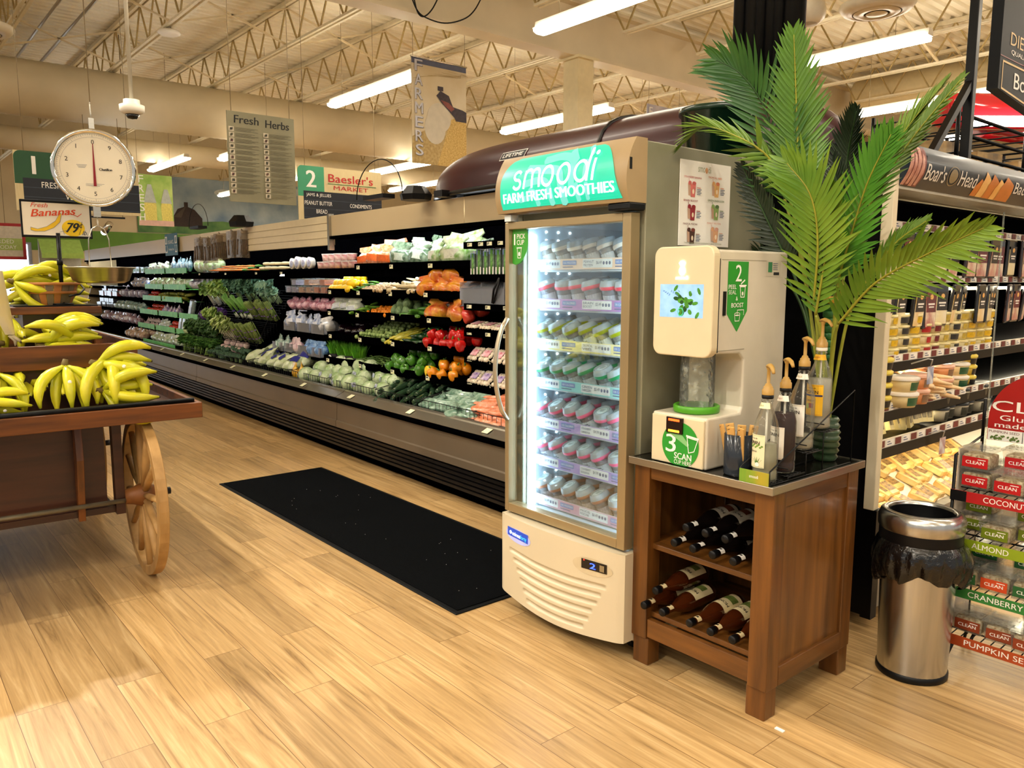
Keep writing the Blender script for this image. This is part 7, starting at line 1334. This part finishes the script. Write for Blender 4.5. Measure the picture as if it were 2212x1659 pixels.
# herb chart
hb_ = thing('herb_chart_sign', 'olive Fresh Herbs chart with small pictures hanging on wires', 'sign', (-6.79, 2.855, 2.46)); MB().box(-.008, -.30, -.375, .004, .30, .375).build('board', mat('herb_board_olive', '7d775c', .5, var=.12, scale=4), hb_)
a = Art((.004, -.30, -.375), (0, 1, 0), (0, 0, 1), .001); HI = mat('herb_ink', '15140f', .6); HT_ = mat('herb_text_grey', '5a543e', .6); HPp = mat('herb_picture_pale', 'b8ac94', .5); HPd = [mat('herb_pic_%s' % c, c, .5, var=.3) for c in ('2c2a20', '4a4630', '5a2c28')]
a.text('Fresh', .06, .655, .065, HI, w=.215, bold=.03, shear=.05).text('Herbs', .335, .645, .065, HI, w=.215, bold=.03, shear=.05)
for cidx, (x, y0_, n) in enumerate(((.012, .585, 12), (.312, .560, 12))):
    for i in range(n):
        y = y0_-i*.047; a.rect(x, y, x+.044, y+.038, HPp).up().ell(x+.022, y+.019, .014, .011, HPd[(i+cidx) % 3], 8, i).line([(x+.01, y+.008), (x+.034, y+.03)], .006, HPd[i % 2]); a.layer -= 1
        for q in range(4): a.rect(x+.055, y+.031-q*.009, x+.055+.2-.03*((i+q) % 3), y+.034-q*.009, HT_)
a.build('print', hb_); wires(hb_, (-.26, .26), .37, 2.15)
# farmers banner
fbn = thing('farmers_banner', 'tall FARMERS banner with a harvester in a wheat field', 'banner', (-7.957, 5.55, 3.38)); MB().box(-.012, -.39, -.60, 0, .39, .59).build('cloth', mat('banner_wheat', 'd0bd96', .6, col2='ddd0b4', scale=3), fbn)
a = Art((0, -.39, -.60), (0, 1, 0), (0, 0, 1), .0015); a.rect(0, 1.12, .78, 1.19, mat('banner_skyblue', '5a6078', .5)).poly([(0, 0), (.78, 0), (.78, .62), (.55, .55), (.35, .0)], mat('field_gold', 'b89248', .7, col2='e0c27c', scale=60)).poly([(.0, 0), (.35, 0), (.55, .55), (.1, .35), (0, .3)], mat('field_rows', 'a88c54', .7, col2='c9b07a', scale=30)).up()
a.ell(.38, .55, .17, .17, mat('dust_pale', 'd2c8b4', .7, var=.05), 20).ell(.32, .42, .15, .18, mat('dust_pale', 'd2c8b4')).up(); TR_ = mat('harvester_dark', '3a3038', .5, var=.3, scale=30); TRR = mat('harvester_red', '8a4a40', .5, var=.3)
a.poly([(.34, .80), (.40, .86), (.52, .82), (.58, .70), (.72, .68), (.78, .66), (.78, .58), (.60, .58), (.5, .66), (.42, .72)], TR_).rect(.36, .86, .44, .91, TR_).poly([(.40, .76), (.52, .74), (.60, .68), (.56, .64), (.46, .70)], TRR).poly([(.56, .66), (.78, .6), (.78, .54), (.62, .54)], TR_)
for q in range(6): a.line([(.02+.1*q, .95+.03*q), (.3+.1*q, 1.02+.012*q), (.7, 1.05+.01*q)], .004, mat('furrow', 'b49c6c', .6))
a.up(); GS = mat('banner_letter_grey', '7a7472', .5); 
for i, ch in enumerate('FARMERS'):
    y = 1.04-i*.158; a.text(ch, .045, y-.006, .125, GS, w=.105, bold=.02); a.up(); a.text(ch, .038, y, .125, mat('banner_letter_pale', 'c9c8d0', .5, var=.03), w=.105, bold=.02); a.layer -= 1
a.build('print', fbn); MB().cyl((0, -.40, .59), (0, .40, .59), .012, n=8).build('top_rod', CHROME, fbn); wires(fbn, (-.37, .37), .59, 1.3)
t = thing('pale_farm_banner', 'second pale banner showing above the maroon kayak', 'banner', (-8.05, 9.78, 3.7)); MB().box(-.012, -.39, -.60, 0, .39, .35).build('cloth', mat('banner_lilac', 'c9c2c8', .6, col2='8a92b0', scale=3), t); a = Art((0, -.39, -.6), (0, 1, 0), (0, 0, 1), .0015); a.text('F', .05, .78, .13, PRINTW, bold=.02); a.build('print', t); wires(t, (-.36, .36), .35, 1.2)
cb = thing('fresh_corn_banner', 'FRESH banner with two ears of corn far behind the scale', 'banner', (-14.2, 4.08, 2.74)); MB().box(-.012, -.28, -.42, 0, .28, .42).build('cloth', mat('corn_green', '86b04a', .6, col2='c2d67a', scale=4), cb)
a = Art((0, -.28, -.42), (0, 1, 0), (0, 0, 1), .002); a.rect(0, 0, .56, .09, mat('corn_pink', 'd8b0a0', .5)); CY, CG = mat('corn_yellow', 'dccf6a', .5, var=.15, scale=50), mat('corn_husk', 'b0b8b0', .5)
for x, s_ in ((.19, 1), (.45, .9)): a.poly([(x-.09*s_, .09), (x+.10*s_, .09), (x+.10*s_, .32), (x+.05*s_, .55*s_+.05), (x-.05*s_, .55*s_+.05), (x-.10*s_, .32)], CY).up().poly([(x-.10*s_, .38), (x+.10*s_, .38), (x+.03, .68*s_), (x-.03, .68*s_)], CG); a.layer -= 1
a.up().up()
for i, ch in enumerate('FRESH'): a.text(ch, .015, .70-i*.155, .12, PRINTW, w=.085, bold=.02)
a.build('print', cb); wires(cb, (-.26, .26), .42, 1.85)
def aisle(loc, w, h, num, gcol, lines, lab, logo):
    t = thing('aisle_sign', lab, 'sign', loc); MB().box(-.012, -w/2, -h/2, 0, w/2, h/2).build('board', mat('aisle_board_tan', 'cdb98a', .5, col2='d8c89c', scale=30, stretch=(1, 6, .3)), t)
    a = Art((0, -w/2, -h/2), (0, 1, 0), (0, 0, 1), .0015); gm = mat('aisle_green_'+gcol, gcol, .5, var=.03); AN = mat('aisle_navy', '141a26', .5, var=.1)
    a.rrect(0, h*.45, w*.30, h, (0, 0, 0, .06), gm).rect(w*.06, .03, w, h*.55, AN).up().text(num, w*.15, h*.62, h*.30, PRINTW, al='c', bold=.03)
    for k in range(1, 4): a.rect(w*.06, h*.55-k*h*.16, w, h*.55-k*h*.16+.006, mat('aisle_rule', '3a4250', .5))
    for s_, x, y, hh, ww in lines: a.text(s_, x*w, y*h, hh, PRINTW, w=ww)
    if logo: a.text("Baesler's", w*.62, h*.74, .11, mat('logo_red', 'b81f24', .5), w=w*.54, al='c', bold=.02).rect(w*.34, h*.70, w*.93, h*.712, mat('logo_green', '2f6a34', .5)).text('MARKET', w*.62, h*.60, .055, mat('logo_red', 'b81f24'), w=w*.42, al='c')
    a.build('lettering', t); wires(t, (-w*.42, w*.42), h/2, 4.57-loc[2]); return t
aisle((-8.87, 1.84, 2.355), 1.10, .56, '1', '1d4f2c', (('FRESH', .2, .40, .055, .17), ('VEGETABLES', .38, .22, .055, .36)), 'aisle 1 sign with dark green number panel behind the scale', False)
aisle((-9.92, 5.27, 2.56), 1.26, .72, '2', '3f9a72', (('JAMS & JELLIES', .09, .44, .052, .36), ('PEANUT BUTTER', .07, .30, .052, .40), ('CONDIMENTS', .60, .29, .052, .34), ('BREAD', .20, .15, .052, .16)), 'aisle 2 sign with light green number panel and red market logo', True)
# kayak on the case roof
ky = thing('kayak', 'maroon kayak lying upside down on top of the produce case', 'kayak', (-3.55, 3.58, 2.0)); KYM = mat('kayak_maroon', '2c060d', .38, col2='380a12', scale=2, coat=.08); KD = mat('kayak_rim_black', '09090a', .4)
def kf_(u, a, d=0):
    x = -1.60+3.3*u; q = abs(2*u-1); wd = .37*(1-q**3.2)**.75+.004; h = .315*(1-q**4.5)**.55+.01; y = -wd*math.cos(a); z = .02+h*(abs(math.sin(a))**.62)+(.03 if u > .5 else .015)*q*q
    return V((x, y-d*math.cos(a), z+d*math.sin(a)))
MB().surf(lambda u, v: kf_(u, PI*v), 60, 26).build('hull', KYM, ky)
b = MB(); b.surf(lambda u, v: kf_(u, PI*v)*1 if v in (0, 1) else V((kf_(u, 0).x, kf_(u, 0).y*(1-2*v), .02)), 40, 2); b.tube([kf_(u/40, 0)+V((0, 0, -.004)) for u in range(41)], .016, 7).tube([kf_(u/40, PI)+V((0, 0, -.004)) for u in range(41)], .016, 7); b.build('rim', KD, ky)
MB().tube([kf_(.62, PI*i/12, .004) for i in range(13)], .012, 6).build('strap', KD, ky)
for x in (-1.1, .4): MB().box(x-.05, -.36, 0, x+.05, .34, .045).build('rest_block', KD, ky)
a = Art(lift=.0012, cut=.01, fn=lambda x, z, d: kf_((x+1.6)/3.3, math.asin(min(1, max(.01, (z-.02)/.325))**1.61), d+.003)); bx0, bx1 = -.42, -.16
a.poly([(bx0, .165), (bx1-.015, .165), (bx1, .215), (bx0+.015, .215)], PRINTW).up().poly([(bx0+.006, .169), (bx1-.018, .169), (bx1-.006, .211), (bx0+.018, .211)], PRINTK).up().text('LIFETIME', bx0+.03, .179, .022, PRINTW, w=.20, bold=.02, shear=.25); a.build('badge', ky)
for i, (x, y, nm) in enumerate(((-5.05, 2.98, 'aisle sign side'), (-9.3, 3.12, 'left of the hanging packs'))):
    t = thing('hoop_clip', 'black clip with a thin wire hoop on the case roof, %s' % nm, 'clip', (x, y, 1.996)); MB().box(-.14, -.05, 0, .14, .05, .03).build('clip', BLACK, t); MB().tube([(.32*math.cos(PI*k/16), 0, .02+.26*math.sin(PI*k/16)) for k in range(17)], .004, 5).build('wire_hoop', BLACKM, t)
t = thing('dark_lamp_head', 'small black lamp head on the case roof beside the kayak nose', 'lamp', (-4.93, 3.22, 1.996)); MB().lathe([(0, 0), (.11, 0), (.12, .04), (.07, .10), (0, .105)], 8, sm=False).build('head', BLACK, t)
t = thing('dark_lamp_head', 'small black lamp head on the case roof, above the organics sign', 'lamp', (-8.6, 3.35, 1.996)); MB().lathe([(0, 0), (.13, 0), (.14, .05), (.08, .12), (0, .125)], 8, sm=False).build('head', BLACK, t)
PL_ = [(-2.456, .034), (-2.392, .052), (-2.334, .027), (-2.285, .045), (-2.232, .027), (-2.170, .052)]
BPM = mat('pipe_black_foam', '040507', .45, var=.3, spec=.3)
for i, (x, r) in enumerate(PL_):
    tag(MB().cyl((x, 3.56+.03*(i % 2), 2.0), (x, 3.56+.03*(i % 2), 5.15), r, n=18).build('insulated_pipe', BPM), 'black insulated pipe rising to the ceiling, %s from the left in its bundle' % ORD[i], 'pipe', 'black pipes above the cooler')
t = thing('pipe_clamp', 'black strut clamp holding the black pipe bundle', 'clamp', (-2.32, 3.50, 2.12)); MB().box(-.20, -.03, 0, .16, .03, .035).box(-.20, -.03, 0, -.15, .0, .05).build('strut', BLACKM, t); MB().box(-.15, -.04, -.01, -.10, .0, .03).build('bracket', STEEL, t)
t = thing('green_bucket', 'dark green plastic bucket standing on the case roof behind the palm', 'bucket', (-2.33, 3.22, 1.996)); MB().lathe([(0, 0), (.14, 0), (.168, .20), (.178, .20), (.178, .225), (.165, .225), (.135, .01), (0, .01)], 36).build('body', mat('bucket_green', '0c2c1e', .25, var=.1, coat=.3), t); MB().tube([(.18*math.cos(PI*k/14), .02, .20-.10*math.sin(PI*k/14)) for k in range(15)], .004, 5).build('handle', STEEL, t)
dfm = mat('diffuser_white', 'd9cfb8', .4, var=.04)
def diffuser():
    t = thing('air_diffuser', 'x', 'air diffuser'); MB().lathe([(.36, .02), (.37, 0), (.33, -.05), (.24, -.075), (.235, -.06), (.30, .0), (.24, .06), (.2, .3), (.2, .9)], 44).build('outer_cone', dfm, t); MB().lathe([(.225, -.07), (.19, -.085), (.13, -.08), (.12, -.06), (.19, -.04)], 44).build('middle_cone', dfm, t); MB().lathe([(.105, -.08), (.07, -.09), (0, -.092)], 36).build('inner_disc', dfm, t); MB().lathe([(0, .05), (.22, .05)], 24).build('dark_throat', BLACK, t); return t
P = Proto(diffuser()); P.put((-3.83, 7.77, 4.03), (0, 0, 0), 'round white ceiling air diffuser above the palm plant', None, .93); P.put((-11.0, 1.35, 4.25), (0, 0, 0), 'round ceiling air diffuser cut by the left photo edge')
t = thing('ceiling_speaker', 'white rounded speaker hanging from the ceiling beside the round diffuser', 'speaker', (-4.32, 7.38, 3.9)); MB().lathe([(0, 0), (.10, 0), (.155, .05), (.165, .12), (.14, .25), (.09, .36), (0, .38)], 32).build('body', dfm, t); MB().lathe([(0, -.003), (.09, -.003), (.09, .002)], 28).build('grille', mat('speaker_grille', 'b4a68a', .6, bump=.5, scale=60), t); MB().cyl((0, 0, .36), (0, 0, .75), .015, n=8).build('stem', STEEL, t)
t = thing('ceiling_disc', 'small white wireless disc under a roof joist', 'access point', (-10.745, 3.36, 4.50)); MB().lathe([(0, -.02), (.11, -.018), (.14, .0), (.12, .03), (0, .035)], 28).build('disc', WHITE, t); MB().cyl((0, 0, .03), (0, 0, .08), .03, n=10).build('mount', STEEL, t)
t = thing('hanging_cable', 'dark cable loops dangling under the roof beam', 'cable', (0, 0, 0)); MB().tube(spline([(-7.6, 4.92, 4.52), (-7.6, 5.007, 4.355), (-7.6, 5.127, 4.293), (-7.6, 5.376, 4.284), (-7.6, 5.635, 4.376), (-7.6, 5.802, 4.512), (-7.6, 5.95, 4.75)], 6), .008, 6).build('long_loop', BLACK, t); MB().tube(spline([(-7.62, 5.34, 4.6), (-7.62, 5.221, 4.4), (-7.62, 5.109, 4.304), (-7.62, 5.03, 4.34), (-7.62, 4.98, 4.5)], 6), .008, 6).build('short_loop', BLACK, t)
for y, lab in ((2.40, 'bright steel conduit under the roof deck, nearer of the pair'), (2.75, 'bright steel conduit under the roof deck, further of the pair')): tag(MB().cyl((-19, y, 5.0), (-8.3, y, 5.0), .022, n=8).build('conduit', STEEL), lab, 'conduit')
t = thing('spot_lamp', 'small chrome spotlight with a lit lens hanging on a black bracket', 'spotlight', (-13.36, 3.07, 2.15)); MB().tube([(0, 0, 0), (.12, .06, .12)], [.055, .05], 14).build('barrel', CHROME, t); MB().ball((-.01, -.005, -.01), .045, 12, 8).build('lens', mat('spot_lens', 'f4f6ff', .2, emit=6, var=0), t); MB().box(-.02, -.25, .20, .02, .3, .225).build('bracket', BLACKM, t)
for y in (-.2, .27): MB().cyl((0, y, .22), (0, y, 1.7), .004, n=5).build('hanging_wire', CABLE, t)
